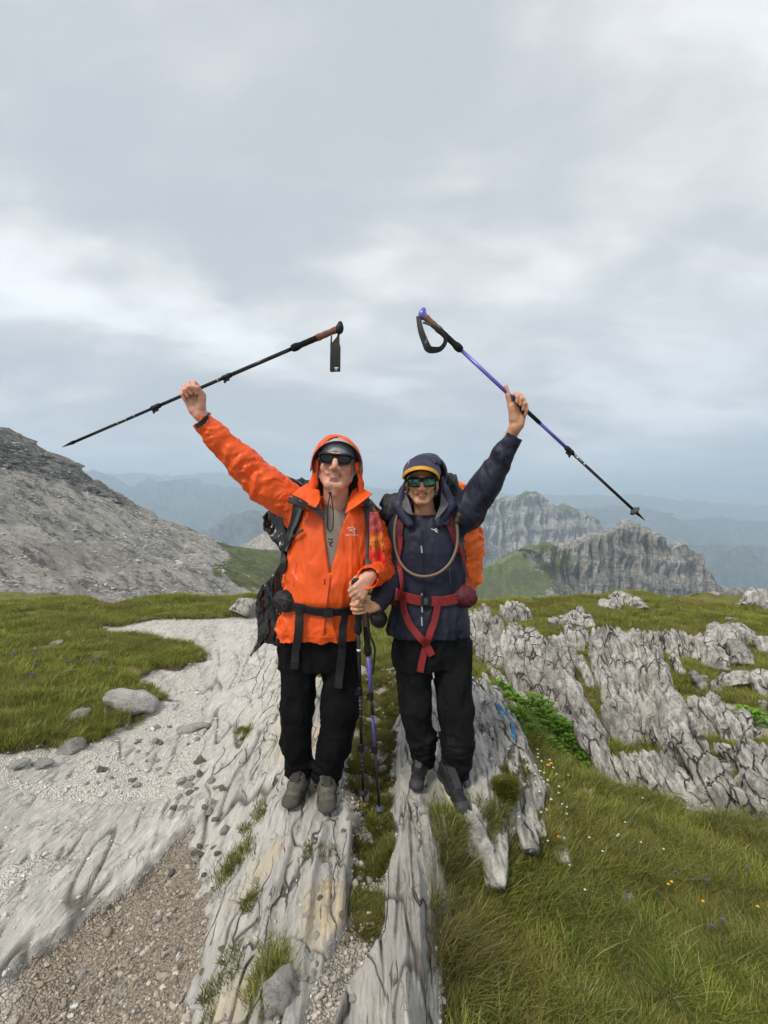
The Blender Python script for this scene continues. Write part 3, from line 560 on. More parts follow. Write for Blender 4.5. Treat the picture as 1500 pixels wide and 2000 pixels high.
# ------------------------------------------------------------------ soft-body modelling: distance fields turned into meshes
f4 = np.float32
def V3(p): return np.array([p[0], p[1], p[2]], f4)
def _cap(P, a, b, r1, r2):
    ba = b - a; h = np.clip(((P - a) @ ba) / max(float(ba @ ba), 1e-9), 0, 1)
    return np.linalg.norm(P - a - h[:, None] * ba, axis=1) - (r1 + (r2 - r1) * h)
class Field:
    def __init__(s): s.ops = []; s.post = []
    def _add(s, fn, lo, hi, k, mode, pad=.03): s.ops.append((fn, np.array(lo, f4) - k - pad, np.array(hi, f4) + k + pad, k, mode))
    def cap(s, a, b, r1, r2=None, k=.01, mode='u', sq=None):
        """tapered limb from a to b; sq = (nx, ny, nz, f) flattens it by f along that direction"""
        a, b = V3(a), V3(b); r2 = r1 if r2 is None else r2; R = max(r1, r2)
        if sq is None: fn = lambda P: _cap(P, a, b, r1, r2)
        else:
            n = np.array(sq[:3], f4); n /= np.linalg.norm(n); g = 1 / sq[3] - 1
            def fn(P):
                ba = b - a; h = np.clip(((P - a) @ ba) / max(float(ba @ ba), 1e-9), 0, 1)
                q = P - a - h[:, None] * ba; q = q + (q @ n)[:, None] * n * g
                return (np.linalg.norm(q, axis=1) - (r1 + (r2 - r1) * h)) * .9
        s._add(fn, np.minimum(a, b) - R, np.maximum(a, b) + R, k, mode)
    def ell(s, c, r, k=.01, mode='u', R=None):
        c = V3(c); r = np.array(r, f4); m = float(r.min())
        Rm = None if R is None else np.array(R, f4)
        def fn(P):
            q = P - c
            if Rm is not None: q = q @ Rm
            l = np.linalg.norm(q / r, axis=1); l2 = np.linalg.norm(q / (r * r), axis=1)
            return l * (l - 1) / np.maximum(l2, 1e-6)
        e = float(r.max()) if Rm is not None else r
        s._add(fn, c - e, c + e, k, mode)
    def stack(s, rows, k=.01, mode='u', n=2.4, flat=True):
        """upright body: rows of (z, cx, cy, half width, half depth)"""
        A = np.array(sorted(rows), f4); z = A[:, 0]
        def fn(P):
            zz = np.clip(P[:, 2], z[0], z[-1])
            c = [np.interp(zz, z, A[:, i]).astype(f4) for i in range(1, 5)]
            qx = np.abs(P[:, 0] - c[0]) / c[2]; qy = np.abs(P[:, 1] - c[1]) / c[3]
            d = ((qx ** n + qy ** n) ** (1 / n) - 1) * np.minimum(c[2], c[3])
            return np.maximum(d * .92, np.maximum(z[0] - P[:, 2], P[:, 2] - z[-1]))
        lo = [(A[:, 1] - A[:, 3]).min(), (A[:, 2] - A[:, 4]).min(), z[0]]; hi = [(A[:, 1] + A[:, 3]).max(), (A[:, 2] + A[:, 4]).max(), z[-1]]
        s._add(fn, lo, hi, k, mode)
    def fn(s, f, lo, hi, k=.005, mode='u'): s._add(f, lo, hi, k, mode)
    def eval(s, P):
        d = np.full(len(P), .5, f4)
        for fn, lo, hi, k, mode in s.ops:
            m = np.all((P > lo) & (P < hi), axis=1); idx = np.nonzero(m)[0]
            if not len(idx): continue
            q = fn(P[idx]).astype(f4); a = d[idx]
            if mode == 'u':
                h = np.clip(.5 + .5 * (a - q) / k, 0, 1); d[idx] = a * (1 - h) + q * h - k * h * (1 - h)
            elif mode == 's':
                q = -q; h = np.clip(.5 - .5 * (a - q) / k, 0, 1); d[idx] = a * (1 - h) + q * h + k * h * (1 - h)
            elif mode == 'i':
                h = np.clip(.5 - .5 * (a - q) / k, 0, 1); d[idx] = a * (1 - h) + q * h + k * h * (1 - h)
        for p in s.post: d = p(P, d)
        return d
    def bounds(s):
        lo = np.min([o[1] for o in s.ops if o[4] == 'u'], 0); hi = np.max([o[2] for o in s.ops if o[4] == 'u'], 0); return lo, hi
def polygonize(F_, h, slack=.02):
    lo, hi = F_.bounds(); B = 8
    nb = np.ceil((hi - lo) / (h * B)).astype(int)
    n = nb * B
    ci = np.stack(np.meshgrid(*[np.arange(q) for q in nb], indexing='ij'), -1).reshape(-1, 3)
    C = (lo + (ci + .5) * h * B).astype(f4)
    dc = F_.eval(C)
    act = np.abs(dc) < h * B * .87 + slack
    D = np.repeat(np.repeat(np.repeat(dc.reshape(nb), B, 0), B, 1), B, 2).astype(f4)
    loc = np.stack(np.meshgrid(*[np.arange(B)] * 3, indexing='ij'), -1).reshape(-1, 3)
    A = ci[act]
    CH = 600
    for s0 in range(0, len(A), CH):
        a = A[s0:s0 + CH]; I = (a[:, None, :] * B + loc[None]).reshape(-1, 3)
        D[I[:, 0], I[:, 1], I[:, 2]] = F_.eval((lo + I * h).astype(f4))
    D[0] = D[-1] = .1; D[:, 0] = D[:, -1] = .1; D[:, :, 0] = D[:, :, -1] = .1
    S = (D < 0).astype(np.int8)
    cnt = np.zeros(tuple(n - 1), np.int8)
    sl = (slice(0, -1), slice(1, None))
    for i in (0, 1):
        for j in (0, 1):
            for k in (0, 1): cnt += S[sl[i], sl[j], sl[k]]
    m = (cnt > 0) & (cnt < 8); idx = np.argwhere(m)
    vid = np.full(m.shape, -1, np.int32); vid[m] = np.arange(len(idx))
    cor = [(i, j, k) for i in (0, 1) for j in (0, 1) for k in (0, 1)]
    val = np.stack([D[idx[:, 0] + c[0], idx[:, 1] + c[1], idx[:, 2] + c[2]] for c in cor], 1)
    pos = np.zeros((len(idx), 3), f4); w = np.zeros(len(idx), f4)
    for a in range(8):
        for b in range(a + 1, 8):
            dd = [cor[b][q] - cor[a][q] for q in range(3)]
            if sum(abs(q) for q in dd) != 1: continue
            va, vb = val[:, a], val[:, b]; cr = (va < 0) != (vb < 0)
            t = np.where(cr, va / np.where(cr, va - vb, 1), 0)
            p = np.array(cor[a], f4)[None] + t[:, None] * np.array(dd, f4)[None]
            pos += p * cr[:, None]; w += cr
    pos /= w[:, None]
    V = lo + (idx + pos) * h
    Q = []
    for ax in range(3):
        s0 = [slice(1, -1)] * 3; s1 = [slice(1, -1)] * 3; s0[ax] = slice(0, -1); s1[ax] = slice(1, None)
        a = S[tuple(s0)]; b = S[tuple(s1)]; e = np.argwhere(a != b); inside = a[tuple(e.T)] > 0
        o = np.ones(3, int); o[ax] = 0; e = e + o
        u, v = [(1, 2), (2, 0), (0, 1)][ax]
        def cell(du, dv):
            q = e.copy(); q[:, u] -= du; q[:, v] -= dv; return vid[q[:, 0], q[:, 1], q[:, 2]]
        q = np.stack([cell(1, 1), cell(0, 1), cell(0, 0), cell(1, 0)], 1)
        q[~inside] = q[~inside][:, ::-1]; Q.append(q)
    Q = np.concatenate(Q); Q = Q[(Q >= 0).all(1)]
    return V.astype(f4), Q
def crumple(S, amp, seed=0, oct=2, mask=None):
    """cloth folds: S = scale per axis"""
    S = np.array(S, f4)
    def post(P, d):
        near = np.abs(d) < amp * 3 + .012
        if not near.any(): return d
        Q = P[near]; q = Q * S; w = pn3(q * .5, seed + 9)[:, None] * .7
        r = 0; a = amp
        for i in range(oct):
            nn = pn3((q + w) * (1.9 ** i), seed + i); r = r + a * (np.abs(nn) * 2.4 - .6); a *= .5
        if mask is not None: r = r * mask(Q)
        d = d.copy(); d[near] += r.astype(f4); return d
    return post
def field_obj(name, F_, h, mat, parent, attrs=None, **kw):
    V, Q = polygonize(F_, h, **kw)
    me = mesh_np(name, V, Q, attrs(V) if attrs else None)
    return link_mesh(name, me, mat, parent)
def bvh_of(objs):
    V = []; Fc = []; n = 0
    for o in objs:
        M = o.matrix_world if o.parent is None else Matrix.Translation(parent_world(o))
        V += [M @ v.co for v in o.data.vertices]; Fc += [[i + n for i in p.vertices] for p in o.data.polygons]; n = len(V)
    return BVHTree.FromPolygons(V, Fc)
CAMP = Vector((0, 0, EYE))
def onto(bvh, px, py, off=.004, dflt=2.3):
    """point of the garment that is seen at this pixel, and its outward normal"""
    d = Vector(((px - 750) / F, 1, (1000 - py) / F)).normalized()
    h = bvh.ray_cast(CAMP, d)
    if h[0] is None: return W(px, py, dflt), Vector((0, -1, 0))
    nrm = h[1]; 
    if nrm.dot(d) > 0: nrm = -nrm
    return h[0] + nrm * off, nrm
def catmull(pts, n):
    P = [Vector(p) for p in pts]; P = [P[0] * 2 - P[1]] + P + [P[-1] * 2 - P[-2]]; out = []
    for i in range(1, len(P) - 2):
        for j in range(n):
            t = j / n; p0, p1, p2, p3 = P[i - 1:i + 3]
            out.append(.5 * ((2 * p1) + (p2 - p0) * t + (2 * p0 - 5 * p1 + 4 * p2 - p3) * t * t + (3 * p1 - p0 - 3 * p2 + p3) * t ** 3))
    out.append(P[-2]); return out
def ribbon_mesh(P, N, w, th):
    """flat strap along points P with normals N"""
    n = len(P); V = []
    ws = w if isinstance(w, (list, tuple)) else [w] * n
    if len(ws) != n: ws = list(np.interp(np.linspace(0, 1, n), np.linspace(0, 1, len(ws)), ws))
    for i in range(n):
        t = (P[min(n - 1, i + 1)] - P[max(0, i - 1)]).normalized(); nn = (N[i] - t * N[i].dot(t)).normalized(); s = t.cross(nn)
        h = ws[i] / 2
        for a, b in ((-h, 0), (-h * .9, th), (h * .9, th), (h, 0), (h * .9, -th * .4), (-h * .9, -th * .4)): V.append(P[i] + s * a + nn * b)
    Fc = []
    for i in range(n - 1):
        for j in range(6): a = i * 6 + j; b = i * 6 + (j + 1) % 6; Fc.append((a, b, b + 6, a + 6))
    me = bpy.data.meshes.new('strap'); me.from_pydata([tuple(v) for v in V], [], Fc + [tuple(range(5, -1, -1)), tuple(range((n - 1) * 6, n * 6))])
    me.update(); return me
def strap(name, bvh, pts, w, th, mat, parent, off=.004, sm=5, smooth=2, **kw):
    P2 = catmull([(p[0], p[1], 0) for p in pts], sm)
    PN = [onto(bvh, p.x, p.y, off, **kw) for p in P2]; P = [a for a, b in PN]; N = [b for a, b in PN]
    for _ in range(smooth):
        P = [P[0]] + [(P[i - 1] + P[i] * 2 + P[i + 1]) / 4 for i in range(1, len(P) - 1)] + [P[-1]]
        N = [N[0]] + [((N[i - 1] + N[i] * 2 + N[i + 1]) / 4).normalized() for i in range(1, len(N) - 1)] + [N[-1]]
    return link_mesh(name, ribbon_mesh(P, N, w, th), mat, parent, smooth=False)
def tube_mesh(P, r, ns=10, cap=True):
    n = len(P); P = [Vector(p) for p in P]; rr = r if isinstance(r, (list, tuple)) else [r] * n
    if len(rr) != n: rr = list(np.interp(np.linspace(0, 1, n), np.linspace(0, 1, len(rr)), rr))
    V = []; up = None
    for i in range(n):
        t = (P[min(n - 1, i + 1)] - P[max(0, i - 1)]).normalized()
        if up is None: up = t.orthogonal().normalized()
        up = (up - t * up.dot(t)).normalized(); s = t.cross(up)
        for j in range(ns): a = 2 * pi * j / ns; V.append(P[i] + (up * cos(a) + s * sin(a)) * rr[i])
    Fc = [(i * ns + j, i * ns + (j + 1) % ns, (i + 1) * ns + (j + 1) % ns, (i + 1) * ns + j) for i in range(n - 1) for j in range(ns)]
    if cap: Fc += [tuple(range(ns - 1, -1, -1)), tuple(range((n - 1) * ns, n * ns))]
    me = bpy.data.meshes.new('tube'); me.from_pydata([tuple(v) for v in V], [], Fc); me.update(); return me
def tube(name, P, r, mat, parent, ns=10, **kw): return link_mesh(name, tube_mesh(P, r, ns), mat, parent)
def merge_meshes(name, mes):
    bm = bmesh.new()
    for m in mes: bm.from_mesh(m)
    me = bpy.data.meshes.new(name); bm.to_mesh(me); bm.free(); return me
def box_mesh(c, ax, half, bev=.15):
    """bevelled block: ax = three unit axes"""
    bm = bmesh.new(); bmesh.ops.create_cube(bm, size=2)
    for v in bm.verts: v.co = Vector((v.co.x * half[0], v.co.y * half[1], v.co.z * half[2]))
    bmesh.ops.bevel(bm, geom=bm.edges[:] , offset=min(half) * bev * 2, segments=2, affect='EDGES')
    for v in bm.verts: v.co = Vector(c) + ax[0] * v.co.x + ax[1] * v.co.y + ax[2] * v.co.z
    me = bpy.data.meshes.new('block'); bm.to_mesh(me); bm.free(); return me
def sheet(name, poly, th, mat, parent, cuts=3, amp=0.0, seed=0, scale=20, bulge=None, smooth=True):
    """cloth piece: outline of (px, py, depth) filled, subdivided, creased and given thickness"""
    bm = bmesh.new(); vs = [bm.verts.new(W(*p)) for p in poly]; f = bm.faces.new(vs)
    bmesh.ops.triangulate(bm, faces=[f]); 
    for _ in range(cuts): bmesh.ops.subdivide_edges(bm, edges=bm.edges[:], cuts=1, use_grid_fill=True)
    for _ in range(2): bmesh.ops.smooth_vert(bm, verts=[v for v in bm.verts if not v.is_boundary], factor=.5, use_axis_x=True, use_axis_y=True, use_axis_z=True)
    P = np.array([v.co for v in bm.verts], f4)
    if amp:
        n = (np.abs(pn3(P * np.array(scale if isinstance(scale, tuple) else (scale,) * 3, f4), seed)) * 2 - .6) * amp + pn3(P * 55, seed + 3) * amp * .35
        for v, q in zip(bm.verts, n): v.co.y += float(q)
    bm.normal_update(); fr = bm.faces[:]
    if sum(q.normal.y for q in fr) > 0: bmesh.ops.reverse_faces(bm, faces=fr)
    bmesh.ops.solidify(bm, geom=bm.faces[:], thickness=th)
    me = bpy.data.meshes.new(name); bm.to_mesh(me); bm.free(); return link_mesh(name, me, mat, parent, smooth=smooth)
# ------------------------------------------------------------------ materials for people and gear
def cloth(name, col, rough=.6, weave=1400, fold=.0015, var=.12, spec=.35):
    m, k, b = new_mat(name); tc = k.node('ShaderNodeTexCoord'); P = tc.outputs['Object']
    c = k.mix(k.mr(k.noise(P, 9, 5, .6), .3, .7), tuple(q * (1 - var) for q in col), tuple(min(1, q * (1 + var)) for q in col))
    c = k.mix(k.mr(k.noise(P, 70, 4, .6), .45, .75, 0, var), c, tuple(min(1, q * 1.7 + .004) for q in col))
    k.link(c, b.inputs['Base Color']); b.inputs['Roughness'].default_value = rough; b.inputs['Specular IOR Level'].default_value = spec
    w1 = k.noise(k.scalev(P, (1, 1, .5)), 34, 5, .6, .8)
    n1 = k.bump(w1, .38, fold * 3); n2 = k.bump(k.noise(P, weave, 2), .25, .0006, n1); k.link(n2, b.inputs['Normal'])
    return m
M_ORANGE = cloth('orange_shell_fabric', (.80, .098, .010), .48, fold=.0022, var=.10, spec=.4)
M_ORANGE2 = cloth('orange_rain_cover', (.86, .14, .015), .5, fold=.004)
M_NAVY = cloth('navy_shell_fabric', (.013, .014, .030), .55, fold=.002, var=.2, spec=.3)
M_NAVYL = cloth('navy_hood_sheen_tint', (.030, .030, .064), .55, fold=.002, var=.15)  # the shell's navy made lighter: sheen on the hood put into the colour
M_BLACK = cloth('black_trouser_fabric', (.0045, .0045, .0055), .85, fold=.0025, var=.25, spec=.12)
M_BLACK2 = cloth('black_trouser_fabric_b', (.0065, .0068, .008), .8, fold=.0025, var=.25, spec=.16)
M_LINING = cloth('grey_lining', (.10, .095, .105), .7)
M_DARKLIN = cloth('dark_lining', (.025, .024, .03), .7)
M_SHIRT = cloth('taupe_shirt', (.23, .20, .165), .85)
M_BEANIE = cloth('grey_marl_cap', (.32, .35, .37), .85, var=.25)
M_WEB = cloth('black_webbing', (.012, .012, .013), .6, weave=600)
M_WEBG = cloth('grey_mesh_padding', (.07, .07, .08), .8, weave=500)
M_MAROON = cloth('maroon_webbing', (.16, .012, .018), .6, weave=600)
M_MAROOND = cloth('maroon_pack_fabric', (.085, .012, .02), .65)
M_RED = cloth('red_webbing', (.23, .02, .022), .6, weave=600)
M_PACKG = cloth('dark_green_pack_fabric', (.012, .018, .018), .5, fold=.005)
M_PLASTIC = plain('black_plastic_sheet', (.012, .012, .013), .22, .6, bumpd=.002, bs=30)
M_BLK = plain('black_plastic', (.010, .010, .011), .6, .3)
M_GREYP = plain('grey_plastic', (.055, .06, .066), .55, .35)
M_STEEL = plain('grey_steel', (.35, .36, .38), .3, .5, metal=1)
M_CORD = plain('black_cord', (.012, .012, .012), .8)
M_SHAFT = plain('black_anodised_shaft', (.014, .014, .016), .25, .6, metal=.3, var=.3, vs=60)
M_PURPLE = plain('violet_anodised_shaft', (.14, .115, .50), .3, .6, metal=.25)
M_CORK = plain('cork_grip', (.22, .10, .055), .8, .3, var=.4, vs=160)
M_CORK2 = plain('pale_cork_grip', (.20, .12, .085), .8, .3, var=.4, vs=160)
M_FOAM = plain('black_foam_grip', (.012, .012, .013), .85, .2, bumpd=.001, bs=500)
M_WHITE = plain('white_print', (.75, .75, .75), .6)
M_LENS = plain('smoked_lens', (.006, .005, .005), .10, .35)
M_YELLOW = cloth('yellow_brim_edge', (.72, .36, .04), .7)
M_HOSE = plain('tan_drinking_tube', (.16, .12, .075), .45, .45)
M_TOOTH = plain('teeth', (.62, .56, .48), .3, .5)
def green_lens():
    m, k, b = new_mat('green_mirror_lens'); tc = k.node('ShaderNodeTexCoord')
    c = k.mix(k.mr(k.noise(tc.outputs['Object'], 38, 4, .6, 1.5), .45, .62), (.008, .035, .024), (.04, .26, .15))
    k.link(c, b.inputs['Base Color']); b.inputs['Roughness'].default_value = .08; b.inputs['Specular IOR Level'].default_value = .8; b.inputs['Metallic'].default_value = .35
    return m
M_GLENS = green_lens()
def skin_mat(name):
    m, k, b = new_mat(name); at = k.node('ShaderNodeAttribute', attribute_name='skin'); geo = k.node('ShaderNodeTexCoord'); P = geo.outputs['Object']
    c = k.mix(k.mr(k.noise(P, 60, 5, .65), .35, .7, 0, .28), at.outputs['Color'], (.38, .10, .06)); c = k.mix(k.mr(k.noise(P, 220, 3), .5, .7, 0, .15), c, (.62, .42, .30))
    k.link(c, b.inputs['Base Color']); b.inputs['Roughness'].default_value = .48; b.inputs['Specular IOR Level'].default_value = .4
    b.inputs['Subsurface Weight'].default_value = .12; b.inputs['Subsurface Radius'].default_value = (.8, .3, .15); b.inputs['Subsurface Scale'].default_value = .006
    k.link(k.bump(k.noise(P, 420, 3, .6), .35, .0008), b.inputs['Normal']); return m
M_SKIN = skin_mat('skin')

# ------------------------------------------------------------------ heads and hands
def axes_from(roll=0, yaw=0, pitch=0):
    """head frame: X to the picture's right, Y out of the face, Z up (columns)"""
    R = Matrix.Rotation(radians(yaw), 3, 'Z') @ Matrix.Rotation(radians(pitch), 3, 'X') @ Matrix.Rotation(radians(roll), 3, 'Y')
    return np.array(R @ Matrix(((1, 0, 0), (0, -1, 0), (0, 0, 1))), f4)
class Head:
    def __init__(s, o, R, sc): s.o = V3(o); s.R = R; s.s = sc
    def w(s, p): return s.o + (s.R @ np.array(p, f4)) * s.s
    def loc(s, P): return ((P - s.o) @ s.R) / s.s
def add_head(Fd, H, man):
    s = H.s
    E = lambda c, r, k=.012, mode='u': Fd.ell(H.w(c), [q * s for q in r], k * s, mode, R=H.R)
    C = lambda a, b, r1, r2=None, k=.012, mode='u': Fd.cap(H.w(a), H.w(b), r1 * s, (r1 if r2 is None else r2) * s, k * s, mode)
    fw = 1.03 if man else 1.08
    E((0, -.022, .026 if man else .032), (.074 * fw, .092, .080 if man else .088)); E((0, .012, .018), (.068 * fw, .078, .076), .02)
    E((0, .022, -.045), (.064 if man else .051, .060, .060), .025)
    C((-.024, .062, -.094), (.024, .062, -.094), .020 if man else .012, k=.022)
    jw = .052 * fw if man else .046; C((-jw, .0, -.058), (-.018, .066, -.098), .018, .013, .02); C((jw, .0, -.058), (.018, .066, -.098), .018, .013, .02)
    for sx in (-1, 1):
        E((sx * .041, .058, -.026), (.022, .020, .018), .018)                     # cheek
        E((sx * .033, .078, .006), (.018, .012, .012), .010, 's')                  # eye socket
        E((sx * .033, .066, .006), (.0125, .0125, .011), .004)                     # eyeball
        C((sx * .012, .092, .028), (sx * .046, .078, .030), .008, .006, .012)      # brow
        E((sx * (.0155 if man else .013), .098, -.033), (.0095, .010, .008), .005)                   # nostril wing
        C((sx * .018, .099, -.032), (sx * .036, .084, -.064), .0016, .0014, .004, 's')   # smile crease
        # ear
        E((sx * .076 * fw, -.004, -.006), (.010, .019, .031), .006); E((sx * .082 * fw, .004, -.004), (.006, .010, .018), .004, 's')
        E((sx * .075 * fw, .0, -.034), (.006, .009, .010), .006)
    C((0, .086, .016), (0, .106 if man else .101, -.026), .011 if man else .0085, .0135 if man else .0105, .010)           # nose
    E((0, .104 if man else .098, -.031), (.0115, .009, .0085), .006)
    for sx in (-1, 1): E((sx * .0055, .106 if man else .098, -.0415), (.0028, .004, .003), .002, 's')
    # smiling mouth
    mz = -.060
    for sx in (-1, 1):
        C((0, .093, mz + .0035), (sx * .016, .089, mz + .0045), .0042, .0036, .005); C((sx * .016, .089, mz + .0045), (sx * .029, .078, mz + .0100), .0032, .0018, .005)
        C((0, .091, mz - .0085), (sx * .014, .087, mz - .0068), .0055, .0045, .006); C((sx * .014, .087, mz - .0062), (sx * .028, .078, mz + .0085), .0038, .0018, .006)
        C((0, .098, mz - .002), (sx * .015, .094, mz - .0005), .0024, .0022, .002, 's'); C((sx * .015, .094, mz - .0005), (sx * .0275, .082, mz + .0075), .0022, .0016, .002, 's')
        E((sx * .034, .074, mz + .010), (.006, .006, .008), .008)
    C((0, .094, -.050), (0, .098, -.043), .0022, .0022, .004, 's')
    C((-.012, .078, -.083), (.012, .078, -.083), .004, .004, .008, 's')
def skin_colors(V, H, man):
    p = H.loc(V); base = np.array((.68, .365, .26) if man else (.62, .335, .20), f4)
    c = np.tile(base, (len(V), 1))
    infront = smooth01(.03, .06, p[:, 1])
    def blend(mask, col): 
        nonlocal c
        c = c * (1 - mask[:, None]) + np.array(col, f4) * mask[:, None]
    r = lambda cx, cy, cz, rr: smooth01(rr, rr * .4, np.linalg.norm(p - np.array((cx, cy, cz), f4), axis=1))
    for sx in (-1, 1): blend(r(sx * .040, .07, -.028, .028) * (.35 if man else .22), (.55, .16, .10))
    blend(r(0, .11, -.03, .022) * .35, (.56, .18, .12))
    if man:
        st = infront * smooth01(-.028, -.050, p[:, 2]) * smooth01(.01, .05, p[:, 1]); st = st * (.35 + .25 * pn3(V * 160, 3)); blend(np.clip(st * .4, 0, .3), (.46, .30, .24))
        mo = smooth01(.012, .006, np.abs(p[:, 2] + .049 - np.abs(p[:, 0]) * .12)) * smooth01(.032, .024, np.abs(p[:, 0])) * infront
        blend(np.clip(mo * (.25 + .2 * pn3(V * 200, 5)), 0, .4), (.50, .34, .28))
    q = p[:, 2] + .060 - (p[:, 0] ** 2) * 11
    lip = smooth01(.0115, .0085, np.abs(q + .0022)) * smooth01(.029, .025, np.abs(p[:, 0])) * infront
    blend(lip * (.55 if man else .8), (.36, .10, .085) if man else (.40, .085, .075))
    gap = smooth01(.0042, .0018, np.abs(q + .0006)) * smooth01(.0275, .023, np.abs(p[:, 0])) * infront
    blend(gap, (.12, .03, .025))
    teeth = smooth01(.0021, .0010, np.abs(q - .0002)) * smooth01(.021 if man else .015, .016 if man else .010, np.abs(p[:, 0])) * infront
    blend(teeth * (.95 if man else .6), (.60, .55, .47))
    return {'skin': c}
class Hand:
    """skewed hand frame: B to the thumb, N out of the palm, A towards the fingers; G is the axis of what it grips"""
    def __init__(s, G, A, B, N, sc):
        s.A, s.B, s.N = [Vector(v).normalized() for v in (A, B, N)]; s.s = sc
        s.O = Vector(G) - s.A * .076 * sc - s.N * .0255 * sc
    def p(s, b, n, a): return s.O + (s.B * b + s.N * n + s.A * a) * s.s
def add_hand(Fd, H, elbow, thumb='over', loose=(0, 0, 0, 0), wr=.027):
    s = H.s; C = lambda a, b, r1, r2, k=.006: Fd.cap(H.p(*a), H.p(*b), r1 * s, r2 * s, k * s)
    Fd.cap(elbow, H.p(0, 0, -.006), .040, wr * s, .02, sq=(*H.N, .80))
    C((0, .001, -.012), (0, .001, .012), .024, .022, .015)
    ks = [(.031, .089), (.0105, .094), (-.0105, .091), (-.030, .083)]
    for i, (b, a) in enumerate(ks):
        C((b * .55, .001, .006), (b, -.001, a), .0155, .0120, .010)                # metacarpals, the back of the hand
        C((b * .6, .010, .012), (b * .95, .008, a - .014), .012, .0085, .010)      # palm padding
        L = [1, 1.05, 1, .84][i]; r = [.0096, .0098, .0092, .0080][i]; lo = loose[i]
        pip = (b * .98, .031 * L, a + .014 - .004 * lo); dip = (b * .93 - .001, .0495 * L, a - .008 + .004 * lo); tip = (b * .9 - .001, .0425 * L + .004 * lo, a - .0295 + .006 * lo)
        C((b, .002, a), pip, r * 1.18, r * 1.08, .004); C(pip, dip, r * 1.08, r * .96, .003); C(dip, tip, r * .96, r * .84, .003)
        Fd.ell(H.p(b, -.006, a - .001), [.0085 * s] * 3, .006 * s)                # knuckle
    C((.018, .010, .012), (.040, .020, .044), .0185, .0155, .012)                  # ball of the thumb
    C((-.020, .009, .010), (-.028, .010, .062), .0145, .012, .010)
    if thumb == 'over': T = [(.043, .024, .050), (.041, .048, .072), (.016, .0605, .084)]
    elif thumb == 'along': T = [(.046, .016, .046), (.066, .022, .070), (.083, .020, .096)]
    else: T = [(.046, .014, .040), (.063, .020, .052), (.082, .024, .060)]
    C((.034, .016, .034), T[0], .0155, .0135, .006); C(T[0], T[1], .0130, .0112, .004); C(T[1], T[2], .0112, .0092, .004)
def dirpx(dx, dy, toward=0.0):
    """direction on the picture plane (dy down), plus a lean towards the camera"""
    v = Vector((dx, 0, -dy)).normalized(); v.y = -toward; return v.normalized()

# ------------------------------------------------------------------ trekking poles
def lathe_part(name, top, tip, t0, t1, radii, mat, parent, ns=14):
    n = len(radii); P = [top + (tip - top) * (t0 + (t1 - t0) * i / (n - 1)) for i in range(n)]
    return tube(name, P, list(radii), mat, parent, ns)
def trekking_pole(label, top, tip, shaft, grip, basket=True, locks=(.50, .74), bands=(), strap_pts=None, strap_w=.022, head_dir=None, sleeve=(), capm=None, grip_len=.105, foam_len=.13):
    top, tip = Vector(top), Vector(tip); L = (tip - top).length; ax = (tip - top).normalized()
    root = empty('trekking_pole', tip, label, 'trekking pole', 'trekking poles held by the two hikers')
    g1 = .022 / L; g2 = g1 + grip_len / L; g3 = g2 + foam_len / L
    # pommel: a slanted oval cap
    side = (head_dir or Vector((1, 0, 0))); side = (side - ax * side.dot(ax)).normalized()
    P = [top - ax * .010 + side * .010, top - ax * .004 + side * .008, top + ax * .008 + side * .004, top + ax * .024]
    gcp = Field(); a0 = top - side * .012 + ax * .012; b0 = top + side * .019 - ax * .004
    gcp.cap(a0, b0, .0145, .0120, .004); gcp.cap(top + ax * .006, top + ax * .026, .0175, .0150, .012)
    field_obj('grip_cap', gcp, .003, capm or M_BLK, root)
    lathe_part('grip', top, tip, g1, g2, [.0155, .0165, .0145, .0150, .0165, .0150, .0175, .0160], grip, root)
    lathe_part('foam_grip', top, tip, g2, g3, [.0150, .0142, .0150, .0140, .0148, .0140, .0150, .0190, .0190, .0150], M_FOAM, root)
    l1, l2 = locks; te = 1 - .055 / L
    lathe_part('upper_shaft', top, tip, g3 - .002, l1, [.0092, .0092], shaft, root, 12)
    lathe_part('middle_shaft', top, tip, l1, l2, [.0080, .0080], sleeve[0] if sleeve else M_SHAFT, root, 12)
    lathe_part('lower_shaft', top, tip, l2, te, [.0068, .0068], M_SHAFT, root, 12)
    for t in locks:
        lk = lathe_part('clamp', top, tip, t - .030 / L, t + .016 / L, [.0108, .0125, .0125, .0115, .0125, .0105], M_BLK, root, 12)
        c = top + (tip - top) * t; s2 = ax.cross(Vector((0, 1, 0))).normalized()
        if s2.z > 0: s2 = -s2
        lev = link_mesh('clamp_lever', box_mesh(c + s2 * .0155, (ax, s2, ax.cross(s2)), (.014, .0045, .006)), M_BLK, lk, smooth=False)
        tube('clamp_screw', [c + s2 * .019 + ax * .012, c + s2 * .024 + ax * .012], [.0055, .0055], M_BLK, lk, 8)
    for t, wd, mt in bands: lathe_part('printed_band', top, tip, t, t + wd / L, [.0096, .0096] if t < l1 else [.0084, .0084] if t < l2 else [.0072, .0072], mt, root, 12)
    if basket:
        c = top + (tip - top) * (te - .01 / L); me = tube_mesh([c - ax * .012, c - ax * .003, c + ax * .001, c + ax * .006, c + ax * .014], [.010, .020, .026, .024, .009], 20)
        link_mesh('basket', me, M_GREYP if shaft is M_PURPLE else M_BLK, root)
    lathe_part('tip', top, tip, te - .004 / L, 1, [.0085, .0080, .0062, .0045, .0030, .0015], M_BLK, root, 10)
    if strap_pts: 
        P, N, w = strap_pts; st = link_mesh('wrist_strap', ribbon_mesh(P, N, w, .0022), M_WEB, root, smooth=False)
    return root
